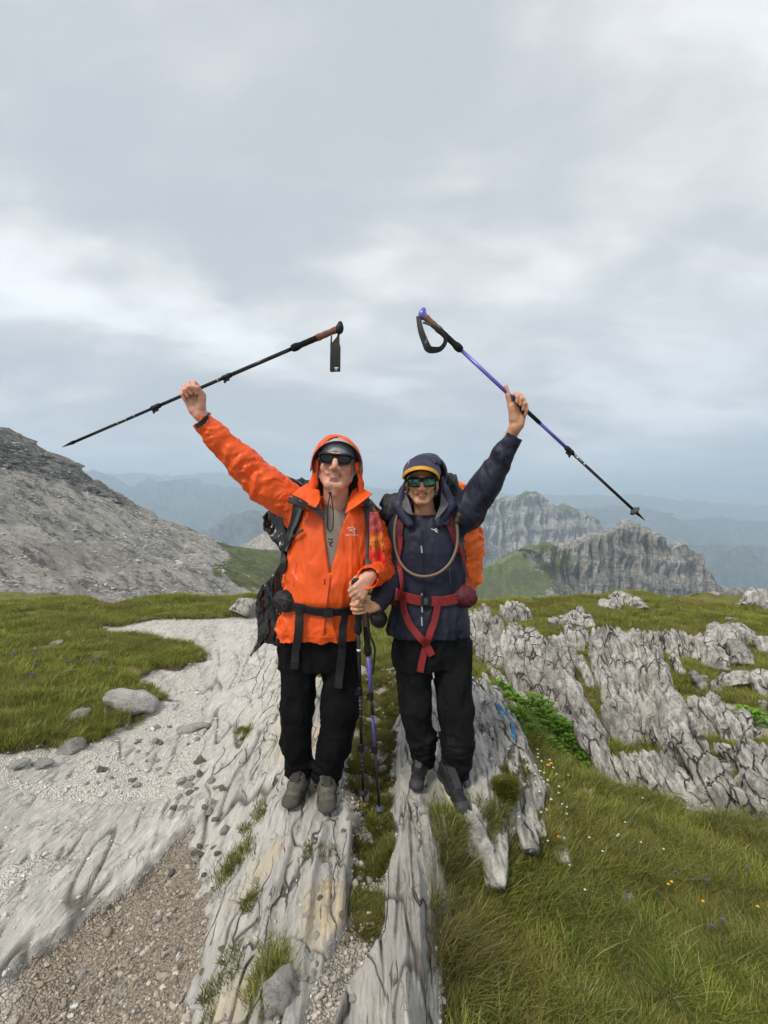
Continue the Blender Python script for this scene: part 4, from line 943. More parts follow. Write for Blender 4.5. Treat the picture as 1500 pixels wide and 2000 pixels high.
# ================================================================== the man in the orange jacket
def boot(name, parent, toe, heel, z, mats, man, lift=0.0):
    """toe / heel: ground points (x, y)"""
    toe = Vector((toe[0], toe[1], z)); heel = Vector((heel[0], heel[1], z + lift)); ax = (toe - heel); L = ax.length; ax.normalize()
    sd = ax.cross(Vector((0, 0, 1))).normalized(); up = sd.cross(ax).normalized()
    q = lambda a, s, h: heel + ax * (a * L) + sd * s + up * h
    w = 1.0 if man else .86
    Fb = Field()
    Fb.cap(q(.16, 0, .045), q(.55, 0, .048), .040 * w, .043 * w, .02); Fb.cap(q(.55, 0, .046), q(.84, 0, .040), .044 * w, .036 * w, .02, sq=(*up, .85))
    Fb.cap(q(.18, 0, .05), q(.26, 0, .155 if man else .11), .043 * w, .050 * w, .025); Fb.cap(q(.30, 0, .12 if man else .10), q(.62, 0, .075), .040 * w, .034 * w, .02)
    Fb.ell(q(.86, 0, .036), (.036 * w, .036 * w, .030), .015)
    Fb.cap(q(.29, 0, .21 if man else .16), q(.28, 0, .30), .042, .042, .01, 's')
    Fb.fn(lambda P: (P - V3(q(0, 0, .012))) @ -V3(up) * -1 * -1, V3(q(.5, 0, 0)) - .2, V3(q(.5, 0, 0)) + .2, .003, 'i') if False else None
    hp = V3(q(0, 0, .016)); u = V3(up)
    Fb.fn(lambda P: ((P - hp) @ u), V3(q(.5, 0, 0)) - .22, V3(q(.5, 0, .0)) + .22, .004, 's')
    Fb.post.append(crumple((26, 26, 26), .0016, 3))
    b = field_obj(name, Fb, .0042, mats[0], parent)
    # sole: outline swept up, with lugs
    out = []; n = 36
    for i in range(n):
        a = 2 * pi * i / n; c, s_ = cos(a), sin(a)
        wd = (.050 if c > 0 else .040) * w; wd *= 1 - .12 * math.exp(-((c + .15) / .25) ** 2)
        out.append((.5 + .53 * math.copysign(abs(c) ** .8, c), wd * math.copysign(abs(s_) ** .75, s_)))
    V = []
    lv = [(-.006, .93, 0), (.000, .99, 0), (.006, 1.0, 0), (.018, 1.02, 0), (.028, .98, 1)] if man else [(-.006, .93, 0), (.002, .98, 0), (.010, 1.00, 0), (.018, .99, 0), (.025, .93, 1)]
    for li, (h, k_, _) in enumerate(lv):
        for i, (a, s_) in enumerate(out):
            lug = 1 - (.035 if (i % 3 == 0 and li < 2) else 0); rise = .014 * max(0, a - .8) / .2
            V.append(q(.5 + (a - .5) * k_ * lug, s_ * k_ * lug, h + rise))
    Fc = [(l * n + i, l * n + (i + 1) % n, (l + 1) * n + (i + 1) % n, (l + 1) * n + i) for l in range(len(lv) - 1) for i in range(n)] + [tuple(range(n - 1, -1, -1)), tuple(range((len(lv) - 1) * n, len(lv) * n))]
    me = bpy.data.meshes.new('sole'); me.from_pydata([tuple(v) for v in V], [], Fc); me.update(); link_mesh('sole', me, mats[1], b)
    # toe bumper / rand
    tb = Field(); tb.cap(q(.62, 0, .038), q(.90, 0, .030), .0475 * w, .0400 * w, .01, sq=(*up, .82)); tb.ell(q(.94, 0, .026), (.0435 * w, .0435 * w, .029), .01)
    tb.fn(lambda P: ((P - hp) @ u), V3(q(.7, 0, 0)) - .2, V3(q(.7, 0, 0)) + .2, .003, 's')
    pl = V3(q(.74, 0, .04)); nn = V3((ax * .8 - up * .75).normalized())
    tb.fn(lambda P: ((P - pl) @ nn), V3(q(.7, 0, 0)) - .2, V3(q(.7, 0, 0)) + .2, .003, 's')
    field_obj('toe_cap', tb, .0045, mats[2], b)
    bv = bvh_of([b]); lace = []
    for i in range(5):
        a = .34 + .085 * i
        for sg in (-1, 1):
            P = []
            for t in range(7):
                s_ = sg * (-.024 + .048 * t / 6) * w; aa = a + .055 * (t / 6 - .5)
                o = q(aa, s_, .26); hh = bv.ray_cast(o, -up)
                P.append((hh[0] if hh[0] else q(aa, s_, .09)) + up * .002)
            lace.append(tube_mesh(P, .0022, 6))
    link_mesh('laces', merge_meshes('laces', lace), mats[3], b)
    # tongue panel, side overlays and heel counter laid on the upper
    def over(nm, pts, wd, mt):
        P = []; N = []
        for a, s_ in pts:
            o = q(a, s_ * w, .045) + sd * (.16 if s_ > .02 else -.16 if s_ < -.02 else 0) + (up * .25 if abs(s_) <= .02 else up * .02); d = (q(a, s_ * .2 * w, .05) - o).normalized(); hh = bv.ray_cast(o, d)
            if hh[0] is None: continue
            P.append(hh[0] + hh[1] * .0012); N.append(hh[1])
        if len(P) > 2: link_mesh(nm, ribbon_mesh(P, N, wd, .0022), mt, b, smooth=False)
    over('tongue_panel', [(.34 + .05 * i, 0) for i in range(9)], [.034, .040, .034], mats[3])
    for sg in (-1, 1):
        over('side_overlay', [(.12 + .07 * i, .05 * sg) for i in range(9)], .016, mats[2]); 
        for i in range(5):
            o = q(.34 + .085 * i, sg * .024 * w, .26); hh = bv.ray_cast(o, -up)
            if hh[0]: link_mesh('eyelet', tube_mesh([hh[0] - up * .001, hh[0] + up * .003], .0042, 8), M_BLK, b)
    return b

def arm(Fd, pts, rs, k=.05, sq=None):
    for i in range(len(pts) - 1): Fd.cap(pts[i], pts[i + 1], rs[i], rs[i + 1], k if i == 0 else .025)

def build_man():
    root = empty('person', (-.36, 2.35, .02), 'hiker in an open bright orange hooded jacket, black trousers and dark sunglasses, one fist raised', 'person')
    H = Head(W(658, 907, 2.31), axes_from(roll=4, yaw=2, pitch=-3), 1.155)
    neck0 = W(655, 1005, 2.40)
    Gr = W(371.5, 766.5, 2.20)
    A1, B1 = dirpx(-.30, -.95, .05), dirpx(.92, -.39, 0)
    hr = Hand(Gr, A1, B1, Vector((0, -1, 0)), 1.16)
    el_r, sh_r = W(474, 904, 2.30), W(572, 988, 2.40)
    Gl = W(698, 1155, 2.10)
    hl = Hand(Gl, Vector((-.55, -.25, -.72)), Vector((-.48, -.12, .86)), Vector((-.45, .85, -.25)), 1.0)
    el_l, sh_l = W(752, 1118, 2.34), W(724, 1018, 2.42)
    B = Field()
    add_head(B, H, True)
    B.cap(H.w((0, -.012, -.07)), neck0, .062, .068, .03)
    B.ell(H.w((0, .052, -.125)), (.020, .022, .03), .02)
    # trunk and limbs under the clothes
    B.stack([(W(0, z, 2.4).z, W(cx, z, 2.4).x, 2.41, a, b) for z, cx, a, b in ((1250, 625, .165, .105), (1180, 632, .16, .115), (1100, 640, .165, .11), (1040, 645, .17, .10), (1010, 647, .13, .085), (995, 652, .07, .06))], .04)
    B.cap(sh_r, el_r, .056, .045, .04); B.cap(sh_l, el_l, .054, .042, .04)
    add_hand(B, hr, el_r, 'over'); add_hand(B, hl, el_l, 'over')
    hipL, knL, anL = W(590, 1255, 2.42), W(580, 1388, 2.37), W(583, 1512, 2.40)
    hipR, knR, anR = W(662, 1255, 2.42), W(657, 1392, 2.37), W(637, 1522, 2.37)
    for a, b, c in ((hipL, knL, anL), (hipR, knR, anR)): B.cap(a, b, .078, .058, .05); B.cap(b, c, .055, .038, .03); B.cap(c, c + Vector((0, -.12, -.05)), .034, .028, .02)
    V, Q = polygonize(B, .0031)
    body = link_mesh('body', mesh_np('body', V, Q, skin_colors(V, H, True)), M_SKIN, root)

    # trousers
    T = Field()
    T.stack([(W(0, z, 2.4).z, W(cx, z, 2.4).x, 2.40, a, b) for z, cx, a, b in ((1300, 621, .20, .12), (1250, 622, .205, .13), (1190, 625, .20, .13))], .05)
    T.cap(W(588, 1262, 2.40), W(582, 1385, 2.36), .100, .082, .02); T.cap(W(580, 1385, 2.36), W(577, 1455, 2.36), .082, .073, .02); T.cap(W(579, 1455, 2.36), W(584, 1507, 2.38), .080, .064, .02)
    T.cap(W(661, 1262, 2.40), W(664, 1385, 2.35), .100, .092, .02); T.cap(W(664, 1385, 2.35), W(653, 1455, 2.35), .092, .080, .02); T.cap(W(651, 1455, 2.35), W(637, 1518, 2.35), .086, .070, .02)
    T.cap(W(584, 1525, 2.38), W(584, 1560, 2.38), .052, .052, .01, 's'); T.cap(W(637, 1535, 2.35), W(637, 1570, 2.35), .056, .056, .01, 's')
    zc = W(0, 1524, 2.37).z
    T.post.append(lambda P, d: np.maximum(d, zc - .03 * 0 - P[:, 2] + .012 * pn3(P * 18, 4)))
    T.post.append(crumple((9, 9, 5), .0085, 5)); T.post.append(crumple((8, 8, 22), .007, 15, mask=lambda P: smooth01(zc + .22, zc + .04, P[:, 2]) + .25))
    trousers = field_obj('trousers', T, .0062, M_BLACK, root)

    # jacket
    J = Field()
    rows = [(1243, 622, .208, .150), (1228, 621, .212, .158), (1200, 624, .206, .160), (1188, 627, .200, .158), (1165, 632, .213, .176), (1130, 640, .222, .178), (1090, 645, .225, .168), (1050, 646, .224, .155), (1020, 648, .205, .140), (1000, 650, .16, .125), (988, 652, .12, .11)]
    J.stack([(W(0, z, 2.39).z, W(cx, z, 2.39).x, 2.395, a, b) for z, cx, a, b in rows], .05, n=2.3)
    J.cap(sh_r + Vector((.03, 0, -.01)), W(520, 948, 2.34), .096, .092, .06); J.cap(W(520, 948, 2.34), el_r, .092, .078, .03)
    J.cap(el_r, W(425, 855, 2.25), .078, .060, .03); J.cap(W(425, 855, 2.25), W(388, 812, 2.21), .060, .050, .02)
    J.cap(sh_l + Vector((-.03, 0, 0)), W(742, 1065, 2.40), .085, .075, .06); J.cap(W(742, 1065, 2.40), el_l + Vector((-.012, 0, 0)), .075, .066, .03)
    J.cap(el_l + Vector((-.012, 0, 0)), hl.O + (hl.O - el_l).normalized() * .055, .066, .050, .025)
    # collar base
    J.cap(W(652, 1000, 2.42), W(652, 985, 2.42), .12, .105, .04, sq=(0, 1, 0, .9))
    # openings: cuffs, front
    ax = (W(388, 812, 2.21) - el_r).normalized(); cz = W(394, 820, 2.215)
    J.fn(lambda P, c=V3(cz), a=V3(ax): np.where(np.linalg.norm(P - c, axis=1) < .12, c @ a - P @ a, .2), V3(cz) - .11, V3(cz) + .11, .002, 's')
    J.cap(W(402, 830, 2.23), W(384, 808, 2.2), .041, .043, .003, 's')
    ax2 = (hl.O - el_l).normalized(); c2 = hl.O + ax2 * .030
    J.fn(lambda P, c=V3(c2), a=V3(ax2): np.where(np.linalg.norm(P - c, axis=1) < .085, c @ a - P @ a, .2), V3(c2) - .08, V3(c2) + .08, .002, 's')
    J.cap(c2 - ax2 * .03, c2 + ax2 * .03, .043, .045, .003, 's')
    vx = np.array([(1120, 645, .2), (1100, 645, 3.0), (1060, 646, 12), (1020, 650, 20.5), (990, 654, 30), (960, 656, 34)], float)
    vz = EYE + (1000 - vx[:, 0]) / F * 2.24; vc = (vx[:, 1] - 750) / F * 2.24; vw = vx[:, 2] / F * 2.24
    def vcut(P):
        o = np.argsort(vz); c = np.interp(P[:, 2], vz[o], vc[o]); w = np.interp(P[:, 2], vz[o], vw[o], left=-.01)
        return np.maximum(np.abs(P[:, 0] - c) - w, np.maximum(P[:, 1] - 2.37, vz.min() - P[:, 2])).astype(f4)
    J.fn(vcut, (vc.min() - .15, 2.0, vz.min()), (vc.max() + .15, 2.38, vz.max() + .1), .004, 's')
    J.cap(neck0 + Vector((0, .01, .10)), neck0 + Vector((0, 0, -.04)), .095, .085, .01, 's')
    sm = lambda P: np.clip(1.15 - smooth01(.05, .3, P[:, 0] + .45) * .35, .5, 1)
    J.post.append(crumple((10, 8, 3.6), .0055, 21, oct=3, mask=lambda P: smooth01(-.50, -.40, P[:, 0])))
    J.post.append(crumple((15, 12, 15), .0062, 25, oct=3, mask=lambda P: smooth01(-.42, -.52, P[:, 0]) + .8 * smooth01(-.08, -.03, P[:, 0]) + .35 * smooth01(.95, .85, P[:, 2])))
    J.post.append(lambda P, d: d + np.where(P[:, 0] < -.48, .0045 * np.sin((P[:, 0] * -.74 + P[:, 2] * .66) * 95 + 3.2 * pn3(P * 9, 6)) * smooth01(-.1, .4, pn3(P * 6, 8)), 0).astype(f4))
    jacket = field_obj('jacket', J, .0050, M_ORANGE, root)
    # shirt seen in the open front
    S = Field()
    S.stack([(W(0, z, 2.39).z, W(cx, z, 2.39).x, 2.395, a - .05, b - .024) for z, cx, a, b in rows[5:]] , .03)
    S.cap(neck0 + Vector((0, .02, -.02)), neck0 + Vector((0, .0, .035)), .098, .083, .03)
    S.cap(neck0 + Vector((0, -.012, .2)), neck0 + Vector((0, -.02, -.004)), .082, .076, .004, 's')
    S.post.append(crumple((12, 9, 6), .004, 31))
    shirt = field_obj('shirt', S, .006, M_SHIRT, root)
    bsh = bvh_of([shirt])
    tx = [strap('shirt_print', bsh, p, .006, .0006, M_DARKLIN, shirt, off=.0015, sm=3) for p in ([(641, 1052), (646, 1054), (650, 1052)], [(642, 1058), (648, 1061)], [(650, 1057), (643, 1064), (649, 1067)])]
    # hood
    Hd = Field(); hc = W(657, 935, 2.40)
    Hd.ell(W(658, 912, 2.385), (.132, .165, .168), .02); Hd.cap(W(657, 940, 2.43), W(653, 1008, 2.45), .142, .155, .04, sq=(0, 1, 0, .9)); Hd.cap(W(606, 985, 2.42), W(700, 985, 2.42), .065, .065, .05)
    Hd.ell(W(658, 914, 2.375), (.121, .158, .156), .02, 's'); Hd.cap(W(657, 938, 2.40), W(653, 1012, 2.42), .130, .142, .03, 's', sq=(0, 1, 0, .9))
    Hd.cap(W(655, 905, 2.15), W(655, 1010, 2.20), .093, .088, .008, 's')
    Hd.ell(W(656, 925, 2.20), (.098, .16, .135), .01, 's')
    for a_, b_, r1_, r2_ in (((619, 905, 2.27), (611, 945, 2.30), .010, .017), ((611, 945, 2.30), (603, 985, 2.29), .017, .030), ((699, 905, 2.27), (705, 945, 2.30), .010, .017), ((705, 945, 2.30), (705, 978, 2.31), .017, .028)): Hd.cap(W(*a_), W(*b_), r1_, r2_, .02)
    Hd.fn(lambda P: (P[:, 2] - W(0, 1022, 2.42).z).astype(f4) * -1 + 0, (-1, 2, 1.2), (0.2, 3, 1.45), .01, 's') if False else None
    Hd.post.append(crumple((8, 8, 5), .0032, 41, oct=2))
    Hi = Head(W(658, 914, 2.375), np.eye(3, dtype=f4), 1)
    hood = field_obj('hood', Hd, .0052, None, root, attrs=None)
    # the lining is the inner face of the shell
    me = hood.data; me.materials.append(M_ORANGE); me.materials.append(M_DARKLIN)
    n = len(me.polygons); ce = np.empty(n * 3, f4); me.polygons.foreach_get('center', ce); ce = ce.reshape(-1, 3); nn = np.empty(n * 3, f4); me.polygons.foreach_get('normal', nn); nn = nn.reshape(-1, 3)
    inw = ((np.array(W(657, 950, 2.40), f4)[None] - ce) * np.array((1, 1, .35), f4) * nn).sum(1) > .02
    me.polygons.foreach_set('material_index', inw.astype(np.int32))
    # stiff brim of the hood, grey underneath
    P = []; nseg = 40; V = []
    for i in range(nseg + 1):
        a = radians(-24 + 228 * i / nseg); c, s_ = cos(a), sin(a)
        inner = W(658 + 38 * c, 906 - 35 * s_, 2.29); 
        top = max(0, s_)
        out = W(658 + 49 * c, 908 - 43 * s_ - 3 * top, 2.235 - .045 * top); mid = (inner + out) / 2 + Vector((.006 * c, 0, .006 * s_ + .004))
        V += [inner, mid, out, out + Vector((.002 * c, -.002, .002 * s_)), mid + Vector((.004 * c, -.001, .005)), inner + Vector((.006 * c, 0, .007 * s_))]
    Fc = [(i * 6 + j, i * 6 + (j + 1) % 6, (i + 1) * 6 + (j + 1) % 6, (i + 1) * 6 + j) for i in range(nseg) for j in range(6)] + [tuple(range(5, -1, -1)), tuple(range(nseg * 6, nseg * 6 + 6))]
    me = bpy.data.meshes.new('hood_brim'); me.from_pydata([tuple(v) for v in V], [], Fc); me.materials.append(M_LINING); me.materials.append(M_ORANGE)
    bm = bmesh.new(); bm.from_mesh(me); bmesh.ops.recalc_face_normals(bm, faces=bm.faces); bm.to_mesh(me); bm.free()
    for i, p in enumerate(me.polygons): p.material_index = 1 if (i < nseg * 6 and i % 6 in (3, 4)) else 0
    link_mesh('hood_brim', me, None, hood)
    # collar wings folded open
    wl = sheet('collar_wing', [(566, 969, 2.20), (582, 955, 2.25), (600, 944, 2.33), (612, 952, 2.31), (624, 957, 2.27), (626, 970, 2.24), (621, 984, 2.20), (615, 991, 2.19), (600, 984, 2.19), (583, 976, 2.19)], .006, M_ORANGE, hood, 3, .006, 3, 14)
    wr = sheet('collar_wing', [(726, 963, 2.22), (712, 975, 2.21), (695, 988, 2.20), (679, 998, 2.20), (674, 1003, 2.21), (678, 988, 2.24), (682, 972, 2.28), (688, 958, 2.32), (700, 950, 2.36), (711, 955, 2.30)], .006, M_ORANGE, hood, 3, .006, 7, 14)
    sheet('collar_lining', [(597, 986, 2.205), (615, 992, 2.21), (622, 985, 2.24), (630, 1002, 2.25), (634, 1016, 2.24), (624, 1006, 2.215)], .005, M_LINING, hood, 2, .003, 9, 20)
    # zips and seams
    bj = bvh_of([jacket])
    strap('zip', bj, [(645, 1112), (643, 1140), (638, 1180), (634, 1210), (632, 1238)], .013, .003, M_ORANGE, jacket, .001, sm=8)
    strap('zip_teeth', bj, [(646, 1108), (644, 1140), (639, 1180), (635, 1210), (633, 1236)], .0028, .0015, plain('dark_zip', (.12, .025, .01), .5), jacket, .0045, sm=8)
    link_mesh('zip_pull', tube_mesh([W(634.5, 1131, 2.19), W(634.5, 1142, 2.185)], .0032, 8), M_CORD, jacket)
    for pts in ([(630, 1004), (634, 1020), (640, 1050), (643, 1080), (645, 1108)], [(684, 990), (674, 1012), (664, 1035), (654, 1070), (646, 1108)]):
        strap('storm_flap', bj, pts, .007, .0035, M_ORANGE, jacket, .003, sm=8, dflt=2.22)
    strap('pocket_zip', bj, [(579, 1100), (576, 1115), (573, 1145)], .006, .0018, plain('coral_zip_tape', (.80, .10, .05), .4), jacket, .0015, sm=5)
    strap('hem', bj, [(545, 1234), (570, 1240), (600, 1243), (632, 1244.5), (665, 1242), (690, 1236)], .008, .0015, M_ORANGE, jacket, .0012, sm=5)
    # chest print
    def chest_print():
        parts = [([(678, 1032), (684, 1030), (690, 1029.5)], .004), ([(683, 1036), (690, 1034.5), (695, 1031)], .0035), ([(690, 1031), (693, 1035), (691, 1039), (693, 1043)], .004), ([(681, 1033), (686, 1038), (690, 1040)], .003), ([(686, 1032), (684, 1036)], .003)]
        for p, w_ in parts: strap('bird_emblem', bj, p, w_ * .7, .0006, M_WHITE, jacket, .0022, sm=3, smooth=1)
    chest_print()
    text_on('brand_print', "ARC'TERYX", bj, (687, 1045.5), 25, 1.5, M_WHITE, jacket, .0022)
    # cuff strap
    def ring(c, ax, r, w_, th, a0, a1, mat, par, nm):
        u = ax.orthogonal().normalized(); v = ax.cross(u); P = [c + (u * cos(a0 + (a1 - a0) * i / 30) + v * sin(a0 + (a1 - a0) * i / 30)) * r for i in range(31)]; N = [(p - c).normalized() for p in P]
        link_mesh(nm, ribbon_mesh(P, N, w_, th), mat, par, smooth=False)
    strap('cuff_tab', bj, [(383, 832), (390, 829), (398, 822), (406, 812), (409, 806)], .022, .003, M_WEB, jacket, .002, sm=5)
    # grey cap and sunglasses
    Cp = Field(); Cp.ell(H.w((0, -.006, .030)), [q * H.s for q in (.0805, .103, .083)], .005, R=H.R); 
    Cp.ell(H.w((0, .09, -.012)), [q * H.s for q in (.054, .07, .050)], .004, 's', R=H.R)
    Cp.cap(H.w((-.078, .01, .0)), H.w((-.066, .02, -.062)), .010, .008, .012); Cp.cap(H.w((.078, .01, .0)), H.w((.066, .02, -.062)), .010, .008, .012)
    Cp.post.append(crumple((14, 14, 14), .002, 51))
    cap_ = field_obj('skull_cap', Cp, .004, M_BEANIE, root)
    Pr = [H.w((.074 * sin(radians(a)), .018 + .074 * cos(radians(a)) , .052 - .020 * abs(sin(radians(a))) ** 2)) for a in range(-62, 63, 6)]
    sunglasses(H, root, M_LENS, M_BLK, .0325, .0215, wrap=.020, z0=.008, squar=2.6, top=.002)
    # throat toggle and hood cord
    cg = W(645, 963, 2.185)
    P = catmull([W(645, 964, 2.20), W(641, 985, 2.19), W(640, 1010, 2.195), W(640, 1030, 2.2), W(645, 1038, 2.2), W(650, 1030, 2.2), W(651, 1010, 2.195), W(650, 990, 2.19), W(646, 964, 2.2)], 6)
    tg = link_mesh('cord_toggle', box_mesh(W(645, 963, 2.198), (Vector((1, 0, 0)), Vector((0, 1, 0)), Vector((0, 0, 1))), (.008, .006, .005)), M_BLK, hood, smooth=False)
    tube('draw_cord', P, .0026, M_CORD, hood, 7)
    # boots
    g = (plain('grey_nubuck', (.135, .122, .095), .85, .2, var=.5, vs=30, bumpd=.002, bs=160), plain('grey_boot_sole', (.040, .036, .030), .85, .2, var=.3, vs=30), plain('grey_toe_rubber', (.085, .078, .062), .8, .2, var=.3, vs=40), plain('grey_lace', (.03, .03, .028), .8))
    boot('hiking_boot', root, (-.452, 2.205), (-.415, 2.475), .028, g, True); boot('hiking_boot', root, (-.268, 2.165), (-.300, 2.435), .030, g, True)
    return root, jacket, trousers, body, hr, hl, H

def sunglasses(H, root, lensm, framem, hw, hh, wrap=.02, z0=.01, squar=3.0, top=0.0, gap=.0335, y0=.100, tilt=.0):
    s = H.s; fr = None
    def pt(x, z, off=0): return H.w((x, y0 - x * x * wrap * 230 / 4.2 * .9 + off, z))
    bars = []
    P = [pt(x, z0 + hh * .72 + top, .002) for x in np.linspace(-gap - hw, gap + hw, 25)]
    fr = link_mesh('sunglasses', tube_mesh(P, .0042 * s, 8), framem, root)
    for sx in (-1, 1):
        n = 30; R = []; V = [];  
        for layer, (k_, off) in enumerate(((0, .0), (.55, .0), (1, .0), (1, -.0035), (0, -.0035))):
            for i in range(n):
                a = 2 * pi * i / n; c, q = cos(a), sin(a)
                x = sx * gap + hw * math.copysign(abs(c) ** (2 / squar), c) * k_; z = z0 + hh * math.copysign(abs(q) ** (2 / squar), q) * k_
                z += -.10 * abs(x - sx * 0) * 0 + .12 * hh * (abs(x) / (gap + hw)) * k_ * (1 if q > 0 else 0)
                V.append(pt(x, z, off + .0015 * (1 - k_)))
        Fc = [(l * n + i, l * n + (i + 1) % n, (l + 1) * n + (i + 1) % n, (l + 1) * n + i) for l in range(4) for i in range(n)]
        me = bpy.data.meshes.new('lens'); me.from_pydata([tuple(v) for v in V], [], Fc); bm = bmesh.new(); bm.from_mesh(me); bmesh.ops.remove_doubles(bm, verts=bm.verts, dist=1e-6); bmesh.ops.recalc_face_normals(bm, faces=bm.faces); bm.to_mesh(me); bm.free()
        link_mesh('lens', me, lensm, fr)
        P = []
        for i in range(n + 1):
            a = 2 * pi * i / n; c, q = cos(a), sin(a); x = sx * gap + hw * math.copysign(abs(c) ** (2 / squar), c); z = z0 + hh * math.copysign(abs(q) ** (2 / squar), q)
            z += .12 * hh * (abs(x) / (gap + hw)) * (1 if q > 0 else 0); P.append(pt(x, z, 0))
        tube('rim', P, .0024 * s, framem, fr, 6)
        P = [pt(sx * (gap + hw), z0 + hh * .6, 0), H.w((sx * .079, .055, z0 + .010)), H.w((sx * .083, .01, z0 + .008)), H.w((sx * .080, -.02, z0 - .01))]
        tube('temple_arm', catmull(P, 4), .0036 * s, framem, fr, 6)
    tube('bridge', [pt(-gap + hw * .9, z0 + .006), pt(0, z0 + .009, .001), pt(gap - hw * .9, z0 + .006)], .0035 * s, framem, fr, 6)
    return fr
def text_on(name, body, bvh, cpx, width_px, tiltdeg, mat, parent, off=.002, mirror=False, bold=0.0, rot=0, stretch=1.0):
    cu = bpy.data.curves.new('t', 'FONT'); cu.body = body; cu.align_x = 'CENTER'; cu.align_y = 'CENTER'; cu.size = 1; cu.resolution_u = 2; cu.offset = bold
    o = bpy.data.objects.new('t', cu); COL.objects.link(o); dg = bpy.context.evaluated_depsgraph_get(); me = bpy.data.meshes.new_from_object(o.evaluated_get(dg)); bpy.data.objects.remove(o)
    xs = [v.co.x for v in me.vertices]; w = max(xs) - min(xs); sc = width_px / w; tt = radians(tiltdeg + rot)
    bm = bmesh.new(); bm.from_mesh(me); bmesh.ops.triangulate(bm, faces=bm.faces); bmesh.ops.subdivide_edges(bm, edges=[e for e in bm.edges if e.calc_length() > .25], cuts=1)
    cpt, nrm = onto(bvh, cpx[0], cpx[1], 0)
    for v in bm.verts:
        x, y = v.co.x * sc * (-1 if mirror else 1), v.co.y * sc * stretch; x, y = x * cos(tt) + y * sin(tt), -x * sin(tt) + y * cos(tt)
        p, n_ = onto(bvh, cpx[0] + x, cpx[1] - y, off, dflt=cpt.y); v.co = p
    bm.to_mesh(me); bm.free(); me.materials.clear(); return link_mesh(name, me, mat, parent, smooth=False)

MAN = build_man()
